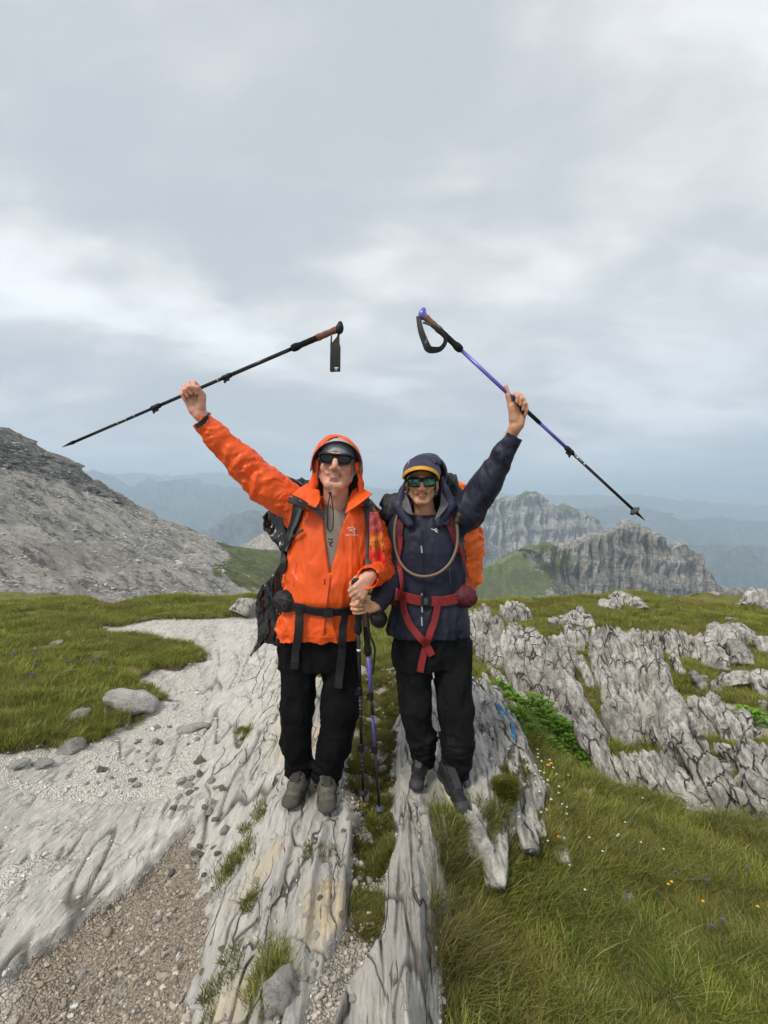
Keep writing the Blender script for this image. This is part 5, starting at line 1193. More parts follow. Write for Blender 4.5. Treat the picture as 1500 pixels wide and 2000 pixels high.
# ================================================================== the woman in the navy jacket
def build_woman():
    root = empty('person', (.27, 2.36, .04), 'hiker in a navy hooded jacket, yellow-edged cap and green mirrored sunglasses, one arm raised', 'person')
    H = Head(W(823.5, 944, 2.325), axes_from(roll=-1, yaw=-4, pitch=2), .945)
    neck0 = W(832, 1010, 2.40)
    Gr = W(1016, 791, 2.192); B1 = dirpx(-.726, -.687)
    hr = Hand(Gr, dirpx(.10, -.99, .05), B1, Vector((.10, -1, 0)), 1.14)
    el_r, sh_r = W(976, 898, 2.30), W(895, 1008, 2.40)
    Gl = W(701, 1184, 2.115)
    hl = Hand(Gl, Vector((-1, -.05, -.02)), Vector((.04, 0, 1)), Vector((-.05, -1, 0)), .98)
    el_l, sh_l = W(764, 1140, 2.32), W(776, 1022, 2.42)
    B = Field(); add_head(B, H, False)
    B.cap(H.w((0, -.016, -.06)), neck0, .048, .054, .03)
    B.stack([(W(0, z, 2.4).z, W(cx, z, 2.4).x, 2.41, a, b) for z, cx, a, b in ((1245, 838, .165, .11), (1180, 838, .14, .10), (1100, 838, .14, .105), (1050, 837, .15, .10), (1022, 836, .12, .08), (1008, 834, .07, .055))], .04)
    B.cap(sh_r, el_r, .045, .036, .04); B.cap(sh_l, W(766, 1075, 2.43), .042, .036, .04); B.cap(W(766, 1075, 2.43), el_l, .036, .034, .03); B.cap(el_l, hl.O, .034, .026, .02)
    add_hand(B, hr, el_r, 'along', loose=(1.0, .6, 0, 0), wr=.024); add_hand(B, hl, el_l, 'over', wr=.024)
    hips = ((W(803, 1255, 2.43), W(816, 1385, 2.40), W(827, 1482, 2.46)), (W(878, 1255, 2.43), W(890, 1400, 2.38), W(889, 1505, 2.38)))
    for a, b, c in hips: B.cap(a, b, .075, .052, .05); B.cap(b, c, .05, .034, .03); B.cap(c, c + Vector((0, -.06, -.03)), .026, .022, .02)
    V, Q = polygonize(B, .0030)
    body = link_mesh('body', mesh_np('body', V, Q, skin_colors(V, H, False)), M_SKIN, root)
    # trousers
    T = Field()
    T.stack([(W(0, z, 2.41).z, W(cx, z, 2.41).x, 2.41, a, b) for z, cx, a, b in ((1300, 842, .195, .12), (1250, 841, .205, .13), (1200, 838, .20, .13))], .05)
    T.cap(W(806, 1262, 2.41), W(812, 1385, 2.38), .099, .080, .02); T.cap(W(812, 1385, 2.38), W(821, 1440, 2.40), .080, .072, .02); T.cap(W(822, 1440, 2.40), W(827, 1482, 2.44), .076, .062, .02)
    T.cap(W(880, 1262, 2.41), W(890, 1385, 2.36), .098, .088, .02); T.cap(W(890, 1385, 2.36), W(893, 1450, 2.35), .088, .082, .02); T.cap(W(892, 1450, 2.35), W(893, 1503, 2.37), .086, .068, .02)
    T.post.append(crumple((9, 9, 4.5), .009, 65)); T.post.append(crumple((8, 8, 20), .006, 75, mask=lambda P: smooth01(.42, .22, P[:, 2]) + .25))
    trousers = field_obj('trousers', T, .0062, M_BLACK2, root)
    # jacket
    J = Field()
    rows = [(1237, 836, .214, .152), (1222, 836, .212, .155), (1195, 838, .198, .15), (1172, 840, .188, .142), (1150, 839, .190, .146), (1110, 838, .186, .150), (1075, 837, .182, .148), (1045, 836, .178, .135), (1022, 835, .155, .115), (1008, 834, .12, .10)]
    J.stack([(W(0, z, 2.40).z, W(cx, z, 2.40).x, 2.405, a, b) for z, cx, a, b in rows], .045, n=2.25)
    J.cap(sh_r + Vector((-.04, 0, -.02)), W(912, 1000, 2.38), .088, .086, .05); J.cap(W(912, 1000, 2.38), W(951, 943, 2.33), .086, .074, .04); J.cap(W(951, 943, 2.33), W(981, 890, 2.28), .074, .055, .03); J.cap(W(981, 890, 2.28), W(1006, 848, 2.245), .055, .040, .02)
    J.cap(sh_l + Vector((.03, 0, -.01)), W(764, 1075, 2.42), .075, .066, .06); J.cap(W(764, 1075, 2.42), el_l, .066, .060, .03); J.cap(el_l, hl.O + (hl.O - el_l).normalized() * .045, .060, .044, .025)
    J.cap(W(834, 1012, 2.43), W(834, 992, 2.43), .095, .088, .04, sq=(0, 1, 0, .9))
    ax = (W(1006, 848, 2.245) - W(981, 890, 2.28)).normalized(); cz = W(1005, 853, 2.245)
    J.fn(lambda P, c=V3(cz), a=V3(ax): np.where(np.linalg.norm(P - c, axis=1) < .08, c @ a - P @ a, .2), V3(cz) - .075, V3(cz) + .075, .002, 's')
    J.cap(cz - ax * .035, cz + ax * .03, .031, .034, .003, 's')
    ax2 = (hl.O - el_l).normalized(); c2 = hl.O + ax2 * .022
    J.fn(lambda P, c=V3(c2), a=V3(ax2): np.where(np.linalg.norm(P - c, axis=1) < .08, c @ a - P @ a, .2), V3(c2) - .075, V3(c2) + .075, .002, 's')
    J.cap(c2 - ax2 * .03, c2 + ax2 * .03, .034, .036, .003, 's')
    J.cap(W(829, 1000, 2.24), W(829, 960, 2.30), .066, .10, .012, 's'); J.cap(neck0 + Vector((0, 0, .14)), neck0 + Vector((0, -.02, -.012)), .085, .072, .01, 's')
    J.post.append(crumple((10, 9, 4.5), .0050, 81, oct=3))
    J.post.append(crumple((15, 12, 12), .0045, 85, oct=2, mask=lambda P: smooth01(.42, .50, P[:, 0]) + .6 * smooth01(1.0, .85, P[:, 2])))
    jacket = field_obj('jacket', J, .0050, M_NAVY, root)
    S = Field(); S.stack([(W(0, z, 2.40).z, W(cx, z, 2.40).x, 2.405, a, b) for z, cx, a, b in ((1080, 836, .12, .10), (1040, 836, .13, .105), (1020, 834, .12, .095), (1006, 833, .085, .075))], .03)
    field_obj('shirt', S, .006, M_DARKLIN, root)
    # hood over the cap, standing open round the neck
    Hd = Field()
    Hd.ell(W(833, 925, 2.395), (.108, .150, .108), .02); Hd.cap(W(832, 950, 2.44), W(832, 1008, 2.45), .100, .130, .03, sq=(0, 1, 0, .9)); Hd.cap(W(800, 990, 2.43), W(872, 990, 2.43), .06, .065, .05)
    Hd.ell(W(832, 929, 2.385), (.098, .142, .098), .02, 's'); Hd.cap(W(831, 950, 2.41), W(831, 1012, 2.42), .090, .118, .02, 's', sq=(0, 1, 0, .9))
    Hd.cap(W(825, 968, 2.12), W(828, 1010, 2.18), .098, .082, .006, 's'); Hd.ell(W(823, 950, 2.20), (.090, .17, .068), .006, 's')
    for a_, b_, r1_, r2_ in (((793, 934, 2.30), (787, 955, 2.31), .008, .016), ((787, 955, 2.31), (778, 986, 2.31), .016, .028), ((778, 990, 2.30), (800, 1022, 2.28), .026, .022),
                             ((864, 932, 2.31), (870, 955, 2.31), .008, .016), ((870, 955, 2.31), (880, 985, 2.31), .016, .026), ((880, 988, 2.30), (858, 1022, 2.28), .025, .022)): Hd.cap(W(*a_), W(*b_), r1_, r2_, .014)
    Hd.post.append(crumple((11, 9, 6), .003, 91, oct=2))
    hood = field_obj('hood', Hd, .0048, None, root); me = hood.data; me.materials.append(M_NAVYL); me.materials.append(M_LINING)
    n = len(me.polygons); ce = np.empty(n * 3, f4); me.polygons.foreach_get('center', ce); ce = ce.reshape(-1, 3); nn = np.empty(n * 3, f4); me.polygons.foreach_get('normal', nn); nn = nn.reshape(-1, 3)
    inw = ((np.array(W(830, 965, 2.41), f4)[None] - ce) * np.array((1, 1, .35), f4) * nn).sum(1) > .02
    me.polygons.foreach_set('material_index', inw.astype(np.int32))
    sheet('collar_lining', [(862, 958, 2.31), (870, 972, 2.30), (876, 985, 2.275), (868, 997, 2.24), (857, 1009, 2.23), (848, 1016, 2.23), (853, 1003, 2.25), (860, 985, 2.28)], .005, M_LINING, hood, 3, .004, 11, 26)
    sheet('collar_lining', [(791, 962, 2.31), (798, 975, 2.29), (803, 992, 2.265), (808, 1006, 2.25), (797, 1003, 2.25), (785, 990, 2.27), (787, 972, 2.30)], .005, M_LINING, hood, 3, .004, 12, 26)
    # cap: crown under the hood, curved brim with a yellow edge
    P = []; V = []; n = 32
    for i in range(n + 1):
        a = pi * i / n; c, q = cos(a), sin(a)
        V += [W(823 + 32 * c, 940 - 17 * q, 2.285 - .012 * q), W(822.5 + 33.5 * c, 936 - 19.5 * q, 2.262 - .045 * q), W(822 + 34.5 * c, 935 - 20 * q, 2.240 - .075 * q),
              W(822 + 35 * c, 933 - 21.0 * q, 2.243 - .075 * q), W(823 + 36 * c, 929 - 26 * q, 2.275 - .05 * q), W(824 + 37.5 * c, 925 - 35 * q, 2.31 - .03 * q)]
    Fc = [(i * 6 + j, i * 6 + (j + 1) % 6, (i + 1) * 6 + (j + 1) % 6, (i + 1) * 6 + j) for i in range(n) for j in range(6)] + [tuple(range(5, -1, -1)), tuple(range(n * 6, n * 6 + 6))]
    me = bpy.data.meshes.new('cap'); me.from_pydata([tuple(v) for v in V], [], Fc); bm = bmesh.new(); bm.from_mesh(me); bmesh.ops.recalc_face_normals(bm, faces=bm.faces); bm.to_mesh(me); bm.free(); me.materials.append(M_DARKLIN); me.materials.append(M_NAVYL)
    for i, p in enumerate(me.polygons): p.material_index = 1 if (i < n * 6 and i % 6 in (3, 4)) else 0
    cap_ = link_mesh('cap', me, None, root)
    Pe = [W(822 + 34.8 * cos(pi * i / n), 934.5 - 20.5 * sin(pi * i / n), 2.240 - .076 * sin(pi * i / n)) for i in range(n + 1)]
    N_ = [Vector((0, -1, .25)).normalized() for _ in Pe]
    link_mesh('brim_edge', ribbon_mesh(Pe, N_, [.006, .016, .019, .019, .016, .006], .006), M_YELLOW, cap_, smooth=False)
    link_mesh('crown_stripe', ribbon_mesh(catmull([W(800.5, 897, 2.262), W(797.5, 906, 2.262), W(795, 918, 2.262)], 5), [Vector((-.35, -1, 0))] * 11, .005, .002), plain('pale_violet_print', (.35, .32, .62), .5), cap_, smooth=False)
    sunglasses(H, root, M_GLENS, M_BLK, .0345, .0240, wrap=.018, z0=.004, squar=4.0, gap=.0365, y0=.098)
    for sx in (-1, 1):
        P = [H.w((sx * .075 + .010 * cos(2 * pi * i / 14) * .6, .012, -.050 + .0105 * sin(2 * pi * i / 14))) for i in range(15)]
        tube('earring', P, .0016, M_STEEL, root, 6)
    bj = bvh_of([jacket])
    strap('zip', bj, [(824, 1034), (825, 1080), (826, 1130), (827, 1180), (828, 1234)], .014, .003, M_NAVY, jacket, .001, sm=8)
    strap('zip_teeth', bj, [(824, 1036), (825, 1080), (826, 1130), (827, 1180), (828, 1232)], .003, .0015, M_BLK, jacket, .0045, sm=8)
    for y0, y1 in ((1066, 1080), (1158, 1166), (1183, 1196), (1205, 1222)): strap('zip_sheen_strip', bj, [(823.5, y0), (824.5, y1)], .008, .001, plain('zip_sheen', (.30, .30, .34), .3), jacket, .005, sm=3)  # sheen along the zip, put in as pale coloured strips
    for p, w_ in (([(842, 1033), (848, 1035), (855, 1036)], .003), ([(847, 1034), (851, 1038), (855, 1040)], .003), ([(849, 1034), (853, 1032)], .0025)): strap('bird_emblem', bj, p, w_, .0006, M_WHITE, jacket, .002, sm=3, smooth=1)
    strap('pocket_zip', bj, [(877, 1110), (879, 1140)], .005, .0015, plain('slate_zip', (.07, .07, .10), .4), jacket, .002, sm=5)
    gs = (plain('black_shoe_mesh', (.014, .014, .016), .7, .3, var=.3, vs=50, bumpd=.002, bs=260), plain('cream_midsole', (.52, .48, .34), .7, .3, var=.15, vs=30), plain('charcoal_toe_rubber', (.04, .042, .048), .6, .3, var=.3, vs=40), plain('dark_lace', (.03, .03, .032), .6))
    boot('trail_shoe', root, (.158, 2.285), (.222, 2.545), .062, gs, False, lift=.018); boot('trail_shoe', root, (.372, 2.155), (.300, 2.415), .034, gs, False, lift=.03)
    return root, jacket, trousers, body, hr, hl, H
WOMAN = build_woman()
# ================================================================== poles, packs, bandana
def pole_strap_hanging(P, w):
    P = catmull(P, 5); return P, [Vector((0, -1, 0))] * len(P), w
def gear():
    # raised black pole
    top, tip = W(666, 640, 2.20), W(122, 873, 2.20)
    p = trekking_pole('black trekking pole with a cork grip, raised by the hiker in orange', top, tip, M_SHAFT, M_CORK, basket=False, locks=(.415, .670), head_dir=Vector((.3, 0, 1)), bands=((.44, .006, M_STEEL), (.74, .004, M_STEEL), (.77, .004, M_STEEL), (.80, .004, M_STEEL)))
    for pts, w in (([W(663, 646, 2.205), W(660, 660, 2.20), W(656, 672, 2.19), W(655, 690, 2.185), W(654.5, 726, 2.185)], [.012, .012, .030, .048, .050, .050]), ([W(648, 655, 2.205), W(647, 668, 2.215), W(651, 690, 2.205), W(655.5, 726, 2.195)], [.006, .008, .03, .044])):
        P, N, w = pole_strap_hanging(pts, w); st = link_mesh('wrist_strap', ribbon_mesh(P, N, w, .0028), M_WEB, p, smooth=False)
    bst = bvh_of([st]) ; link_mesh('strap_print', box_mesh(W(657, 718.5, 2.18), (Vector((1, 0, 0)), Vector((0, 1, 0)), Vector((0, 0, 1))), (.009, .0006, .0028)), M_WHITE, st, smooth=False)
    link_mesh('strap_print', box_mesh(W(656.5, 722, 2.18), (Vector((1, 0, 0)), Vector((0, 1, 0)), Vector((0, 0, 1))), (.004, .0006, .0018)), M_WHITE, st, smooth=False)
    # raised violet pole
    top, tip = W(823, 612, 2.21), W(1259, 1016, 2.17)
    p = trekking_pole('violet trekking pole with a black basket, raised by the hiker in navy', top, tip, M_PURPLE, M_CORK2, locks=(.465, .672), head_dir=Vector((.55, 0, .8)), sleeve=(M_PURPLE,), capm=M_PURPLE, foam_len=.135,
                      bands=((.43, .15, M_BLK), (.505, .02, M_SHAFT), (.535, .006, M_BLK), (.70, .012, M_STEEL), (.73, .01, M_STEEL)))
    P = catmull([W(817, 618, 2.19), W(822, 645, 2.175), W(832, 672, 2.17), W(838, 682, 2.172), W(850, 683.5, 2.178), W(862, 680, 2.185), W(870, 666, 2.19), W(864, 650, 2.180), W(846, 637, 2.172), W(826, 630, 2.185)], 5)
    N = [(v - W(845, 655, 2.19)).cross(Vector((0, 0, 0))) for v in P]
    N = [Vector((0, -1, 0)) + (v - W(843, 655, 2.19)).normalized() * .35 for v in P]
    st = link_mesh('wrist_strap', ribbon_mesh(P, [n.normalized() for n in N], [.022, .030, .036, .030, .022, .020, .016, .010], .003), M_WEB, p, smooth=False)
    bst = bvh_of([st]); text_on('strap_print', 'BLACK', bst, (833.5, 664), 14, -66, plain('grey_print', (.35, .35, .37), .6), st, .0015)
    # planted poles
    top, tip = W(697, 1133, 2.09), Vector((-.105, 2.33, gz(-.105, 2.33) - .005))
    p = trekking_pole('black trekking pole planted upright beneath both hikers’ hands', top, tip, M_SHAFT, M_FOAM, locks=(.475, .735), head_dir=Vector((1, 0, .1)), bands=((.285, .012, M_WHITE), (.51, .003, M_STEEL), (.53, .003, M_STEEL), (.545, .003, M_STEEL), (.58, .003, M_STEEL), (.79, .003, M_STEEL), (.81, .003, M_STEEL), (.83, .003, M_STEEL)))
    top, tip = W(711, 1172, 2.15), Vector((-.018, 2.27, gz(-.018, 2.27) - .005))
    p = trekking_pole('violet trekking pole planted upright on mossy ground between the hikers', top, tip, M_PURPLE, M_CORK2, locks=(.425, .668), head_dir=Vector((1, 0, .1)), sleeve=(M_PURPLE,), capm=M_BLK, foam_len=.14, bands=((.44, .075, M_SHAFT), (.515, .006, M_BLK)))
    P = catmull([W(718, 1180, 2.13), W(719, 1215, 2.12), W(722, 1240, 2.12), W(731, 1262, 2.12), W(731, 1285, 2.12), W(728, 1312, 2.125), W(726, 1318, 2.13)], 5)
    link_mesh('wrist_strap', ribbon_mesh(P, [Vector((.8, -.6, 0))] * len(P), [.016, .014, .010, .010], .0025), M_WEB, p, smooth=False)

    # ---------------- the man's pack
    jm, tm = MAN[1], MAN[2]; hood_m = [o for o in MAN[0].children if o.name.startswith('hood')][0]
    bm_ = bvh_of([jm, tm]); bj = bvh_of([jm])
    root = empty('backpack', (-.30, 2.62, .80), 'large black backpack with shoulder straps, worn over the orange jacket', 'backpack')
    Fp = Field()
    Fp.stack([(z, -.31, 2.66, a, b) for z, a, b in ((.80, .16, .10), (.90, .215, .13), (1.10, .225, .14), (1.35, .215, .14), (1.50, .20, .12), (1.56, .15, .08))], .04, n=3)
    Fp.cap(W(556, 950, 2.60), W(640, 962, 2.62), .055, .06, .04); Fp.cap(W(700, 985, 2.55), W(735, 1020, 2.56), .06, .07, .05)
    Fp.post.append(crumple((9, 9, 9), .012, 101, oct=3))
    pk = field_obj('pack_body', Fp, .009, M_PACKG, root)
    sheet('rain_cover', [(545, 930, 2.52), (560, 930, 2.50), (592, 946, 2.48), (598, 958, 2.48), (570, 955, 2.50), (548, 945, 2.52)], .008, M_PLASTIC, root, 3, .010, 3, 12)
    sheet('rain_cover', [(514, 1009, 2.52), (523, 998, 2.56), (540, 985, 2.58), (560, 995, 2.55), (572, 1050, 2.5), (556, 1088, 2.46), (545, 1070, 2.47), (530, 1052, 2.50), (517, 1034, 2.52)], .008, M_PLASTIC, root, 3, .018, 13, 11)
    sheet('rain_cover', [(560, 1080, 2.46), (548, 1098, 2.47), (532, 1126, 2.50), (513, 1143, 2.50), (501, 1165, 2.50), (498, 1192, 2.49), (505, 1222, 2.48), (503, 1248, 2.46), (489, 1280, 2.42), (500, 1272, 2.43), (516, 1256, 2.46), (532, 1260, 2.47), (546, 1266, 2.47), (566, 1255, 2.47), (572, 1160, 2.46)], .008, M_PLASTIC, root, 4, .026, 23, (13, 8, 5))
    P_ = plain
    strap('shoulder_strap', bj, [(584, 984), (583, 1000), (577, 1025), (566, 1055), (557, 1085), (551, 1120)], [.062, .060, .058, .052, .038, .030], .014, M_WEB, root, .004, sm=6)
    strap('strap_padding', bj, [(590, 995), (586, 1012), (579, 1035), (570, 1060), (564, 1078)], [.020, .022, .020, .014], .004, M_WEBG, root, .019, sm=6)
    link_mesh('strap_yoke', ribbon_mesh(catmull([W(566, 974, 2.215), W(580, 979, 2.20), (W(598, 990, 2.20))], 6), [Vector((-.2, -1, .35)).normalized()] * 13, .042, .012), M_WEB, root, smooth=False)
    strap('shoulder_strap', bj, [(713, 978), (719, 1000), (722, 1030), (721, 1060), (719, 1095), (722, 1125)], [.050, .052, .048, .040, .034], .014, M_WEBG, root, .004, sm=6, dflt=2.28)
    strap('load_strap', bj, [(597, 1036), (586, 1043), (574, 1054), (563, 1072), (556, 1092), (552, 1120)], .012, .003, M_WEB, root, .022, sm=6)
    link_mesh('strap_buckle', box_mesh(onto(bj, 592, 1040, .026)[0], (Vector((.85, 0, .5)).normalized(), Vector((0, 1, 0)), Vector((-.5, 0, .85)).normalized()), (.017, .005, .007)), M_GREYP, root, smooth=False)
    strap('hip_belt', bm_, [(552, 1184), (572, 1184), (592, 1187), (615, 1192), (640, 1194), (665, 1193), (690, 1191), (705, 1190)], .045, .006, M_WEB, root, .007, sm=6)
    bc, bn = onto(bm_, 641, 1193, .016); bk = link_mesh('buckle', box_mesh(bc, (Vector((1, .05, 0)).normalized(), Vector((0, 1, 0)), Vector((0, 0, 1))), (.024, .008, .022)), M_BLK, root, smooth=False)
    link_mesh('buckle_bar', box_mesh(bc + Vector((.022, -.002, 0)), (Vector((1, 0, 0)), Vector((0, 1, 0)), Vector((0, 0, 1))), (.004, .010, .017)), M_BLK, bk, smooth=False)
    strap('strap_tail', bm_, [(588, 1188), (586, 1215), (583, 1245), (580, 1275), (577, 1302)], .042, .003, M_WEB, root, .016, sm=6); link_mesh('strap_buckle', box_mesh(onto(bm_, 576, 1301, .018)[0], (Vector((1, 0, 0)), Vector((0, 1, 0)), Vector((0, 0, 1))), (.020, .005, .016)), M_BLK, root, smooth=False)
    strap('strap_tail', bm_, [(671, 1193), (669, 1225), (667, 1260), (664, 1300), (661, 1342)], .040, .003, M_WEB, root, .016, sm=6)
    def pocket(c, r, mat, ang=0, seed=0, ringpx=None):
        Fq = Field(); c = W(*c); R = np.array(Matrix.Rotation(radians(ang), 3, 'Y'), f4)
        Fq.ell(c, r, .01, R=R); Fq.ell(c + Vector((r[0] * .3, 0, -.01)), [q * .85 for q in r], .02, R=R); Fq.post.append(crumple((20, 16, 16), .0035, seed))
        o = field_obj('belt_pocket', Fq, .0048, mat, root2)
        if ringpx:
            b = bvh_of([o]); q, n = onto(b, ringpx[0], ringpx[1], .004); P = [q + Vector((.0105 * cos(2 * pi * i / 12), -.003, .014 * sin(2 * pi * i / 12))) for i in range(13)]; tube('zip_ring', P, .0018, M_GREYP, o, 6)
            strap('pocket_zip', b, [(ringpx[0] - 16, ringpx[1] - 16), (ringpx[0], ringpx[1] - 13), (ringpx[0] + 14, ringpx[1] - 8)], .004, .0015, M_GREYP, o, .001, sm=4)
        return o
    root2 = root
    pocket((556, 1173, 2.275), (.060, .050, .052), M_WEB, 12, 3, (556, 1182)); pocket((737, 1206, 2.36), (.042, .05, .046), M_WEB, -20, 5)
    # bandana
    rb = empty('bandana', W(734, 1050, 2.25), 'orange and crimson printed bandana hanging from the shoulder strap', 'bandana')
    out = [(722.5, 1000), (729, 999), (737, 1000.5), (741, 1012), (746, 1028), (748.5, 1054), (751, 1080), (755, 1105), (745, 1104.5), (737, 1104), (728, 1102), (720.5, 1101.5), (721.5, 1080), (722.5, 1054), (721.5, 1028)]
    bmh = bmesh.new(); rows_ = 44; cols = 20; V = []
    for i in range(rows_ + 1):
        t = i / rows_; y = 1000 + 104 * t; xl = np.interp(y, [1000, 1028, 1054, 1080, 1102], [722.5, 721.5, 722.5, 721.5, 720.5]); xr = np.interp(y, [1000, 1012, 1028, 1054, 1080, 1105], [737, 741.5, 746, 748.5, 751, 755])
        for j in range(cols + 1):
            s_ = j / cols; d = 2.225 + .012 * cos(s_ * 2 * pi * 1.5 + .4) * (.3 + t) + .003 * sin(y * .3 + 5 * s_) + (.008 if s_ > .55 else 0) * t; V.append(W(xl + (xr - xl) * s_, y + 2.5 * s_ * t, d))
    me = bpy.data.meshes.new('bandana'); Fc = [tuple(q) for q in grid_faces(rows_ + 1, cols + 1)]; me.from_pydata([tuple(v) for v in V], [], Fc); bmq = bmesh.new(); bmq.from_mesh(me); bmesh.ops.recalc_face_normals(bmq, faces=bmq.faces); bmesh.ops.solidify(bmq, geom=bmq.faces[:], thickness=.0025); bmq.to_mesh(me); bmq.free()
    m, k, b = new_mat('printed_bandana'); tc = k.node('ShaderNodeTexCoord'); Pp = tc.outputs['Object']; sp = k.node('ShaderNodeSeparateXYZ'); k.link(Pp, sp.inputs[0])
    zt = W(0, 1000, 2.23).z; zb = W(0, 1104, 2.23).z; h = k.math_('DIVIDE', k.math_('SUBTRACT', zt, sp.outputs[2]), zt - zb); hj = k.math_('ADD', h, k.math_('MULTIPLY', k.math_('SUBTRACT', k.noise(Pp, 90, 4), .5), .12))
    rr = k.node('ShaderNodeValToRGB'); cr = rr.color_ramp; cr.elements[0].position = 0; cr.elements[0].color = (.20, .012, .02, 1); cr.elements[1].position = 1; cr.elements[1].color = (.62, .022, .018, 1)
    for q, cc in ((.34, (.22, .015, .025)), (.40, (.55, .09, .03)), (.48, (.66, .17, .03)), (.58, (.70, .22, .03)), (.68, (.62, .10, .02)), (.76, (.66, .035, .02))): e = cr.elements.new(q); e.color = (*cc, 1)
    k.link(hj, rr.inputs[0]); mot = k.mr(k.voro(Pp, 150), .1, .5); up = k.mr(h, .30, .42, 1, 0); c = k.mix(k.math_('MULTIPLY', k.math_('MULTIPLY', mot, up), .7), rr.outputs[0], (.50, .10, .09)); k.link(c, b.inputs['Base Color']); b.inputs['Roughness'].default_value = .8
    cl = link_mesh('cloth', me, m, rb); bb = bvh_of([cl]); dk = plain('dark_print', (.05, .008, .008), .7)
    [text_on('print', ch, bb, (x_, y_), 3.6, 2, dk, cl, .001, mirror=True, stretch=3.0) for ch, x_, y_ in (('O', 724.2, 1071), ('D', 734, 1071), ('G', 741.8, 1069.6), ('C', 748.0, 1073))]; [text_on('print', ch, bb, (x_, 1058.5), 1.2 if ch == 'I' else 2.6, 1, plain('brown_print', (.16, .05, .01), .7), cl, .001, mirror=True, stretch=1.2) for ch, x_ in (('K', 726.5), ('M', 730.5), ('I', 733.6), ('I', 736.4), ('A', 743), ('I', 746.5))]

    # ---------------- the woman's pack
    jw, tw = WOMAN[1], WOMAN[2]; bw = bvh_of([jw, tw]); bwj = bvh_of([jw])
    root = empty('backpack', (.26, 2.66, .85), 'dark backpack with maroon harness and orange rain cover, worn over the navy jacket', 'backpack'); root2 = root
    Fp = Field(); Fp.stack([(z, .27, 2.66, a, b) for z, a, b in ((.86, .15, .10), (.95, .185, .13), (1.15, .20, .14), (1.40, .19, .13), (1.52, .16, .10))], .04, n=2.6)
    Fp.cap(W(872, 945, 2.52), W(888, 985, 2.54), .055, .07, .05); Fp.cap(W(800, 985, 2.58), W(765, 985, 2.50), .06, .05, .04); Fp.cap(W(765, 985, 2.50), W(758, 1005, 2.44), .048, .035, .03); Fp.cap(W(872, 945, 2.52), W(850, 930, 2.56), .055, .04, .04)
    Fp.post.append(crumple((13, 10, 7), .016, 121, oct=3)); field_obj('pack_body', Fp, .007, M_PACKG, root)
    Fo = Field(); Fo.stack([(z, .345 + dx, 2.72, a, b) for z, dx, a, b in ((.95, .05, .13, .11), (1.04, .045, .18, .14), (1.25, .03, .215, .16), (1.45, .01, .20, .15), (1.60, -.01, .155, .11), (1.665, -.03, .09, .05))], .04, n=2.2)
    Fo.post.append(crumple((9, 9, 16), .010, 131, oct=3)); field_obj('rain_cover', Fo, .0075, M_ORANGE2, root)
    strap('shoulder_strap', bwj, [(787, 1005), (784, 1025), (781, 1055), (780, 1090)], [.045, .046, .040, .030], .012, M_MAROOND, root, .004, sm=6); strap('load_strap', bwj, [(785, 1048), (783, 1080), (781, 1120), (780, 1160)], .024, .003, M_RED, root, .014, sm=6)
    strap('shoulder_strap', bwj, [(866, 998), (874, 1015), (884, 1045), (896, 1078)], [.050, .050, .040, .032], .012, M_MAROOND, root, .004, sm=6); strap('load_strap', bwj, [(892, 1060), (900, 1090), (908, 1125), (914, 1150)], .020, .003, M_RED, root, .016, sm=6)
    link_mesh('chest_buckle', merge_meshes('chest_buckle', [box_mesh(onto(bwj, 862, 1024, .022)[0], (Vector((.95, 0, .3)).normalized(), Vector((0, 1, 0)), Vector((-.3, 0, .95)).normalized()), (.014, .005, .006)), box_mesh(onto(bwj, 870, 1022, .022)[0], (Vector((.3, 0, .95)).normalized(), Vector((0, 1, 0)), Vector((.95, 0, -.3)).normalized()), (.013, .005, .006))]), M_GREYP, root, smooth=False)
    strap('hip_belt', bw, [(770, 1160), (785, 1163), (805, 1169), (830, 1173), (860, 1174), (885, 1170), (905, 1165)], [.06, .05, .05, .05, .055], .007, M_RED, root, .007, sm=6)
    bc, bn = onto(bw, 833, 1172, .018); bk = link_mesh('buckle', box_mesh(bc, (Vector((1, 0, 0)), Vector((0, 1, 0)), Vector((0, 0, 1))), (.024, .008, .025)), M_BLK, root, smooth=False)
    link_mesh('buckle_bar', box_mesh(bc + Vector((-.002, -.009, 0)), (Vector((1, 0, 0)), Vector((0, 1, 0)), Vector((0, 0, 1))), (.009, .003, .015)), M_GREYP, bk, smooth=False)
    strap('strap_tail', bw, [(791, 1168), (793, 1190), (800, 1215), (815, 1237), (832, 1258), (843, 1278)], .036, .003, M_RED, root, .018, sm=6); strap('strap_tail', bw, [(853, 1178), (849, 1205), (842, 1230), (831, 1260), (825, 1285), (821, 1310)], .034, .003, M_RED, root, .014, sm=6)
    pocket((906, 1163, 2.315), (.058, .055, .056), M_MAROOND, -8, 7, (891, 1172)); pocket((769, 1163, 2.36), (.035, .05, .050), M_MAROOND, 5, 9, (764, 1158))
    bwp = bvh_of([jw]); pts = [(783, 1002), (778, 1025), (777, 1055), (779, 1085), (790, 1108), (808, 1122), (830, 1127), (855, 1120), (875, 1102), (886, 1075), (888, 1045), (888, 1022)]
    Pp = [onto(bwp, x, y, .030)[0] for x, y in pts]; Pp = [Pp[0]] + [(Pp[i - 1] + Pp[i] * 2 + Pp[i + 1]) / 4 for i in range(1, len(Pp) - 1)] + [Pp[-1]]
    hs = tube('drinking_tube', catmull(Pp, 6), .0072, M_HOSE, root, 12); c0 = onto(bwp, 888, 1022, .03)[0]
    tube('bite_valve', catmull([c0, c0 + Vector((.002, -.004, .018)), c0 + Vector((.010, -.006, .036)), c0 + Vector((.018, -.006, .046))], 4), [.009, .012, .010, .015, .016], plain('dark_brown_valve', (.07, .045, .025), .5), hs, 12)
gear()
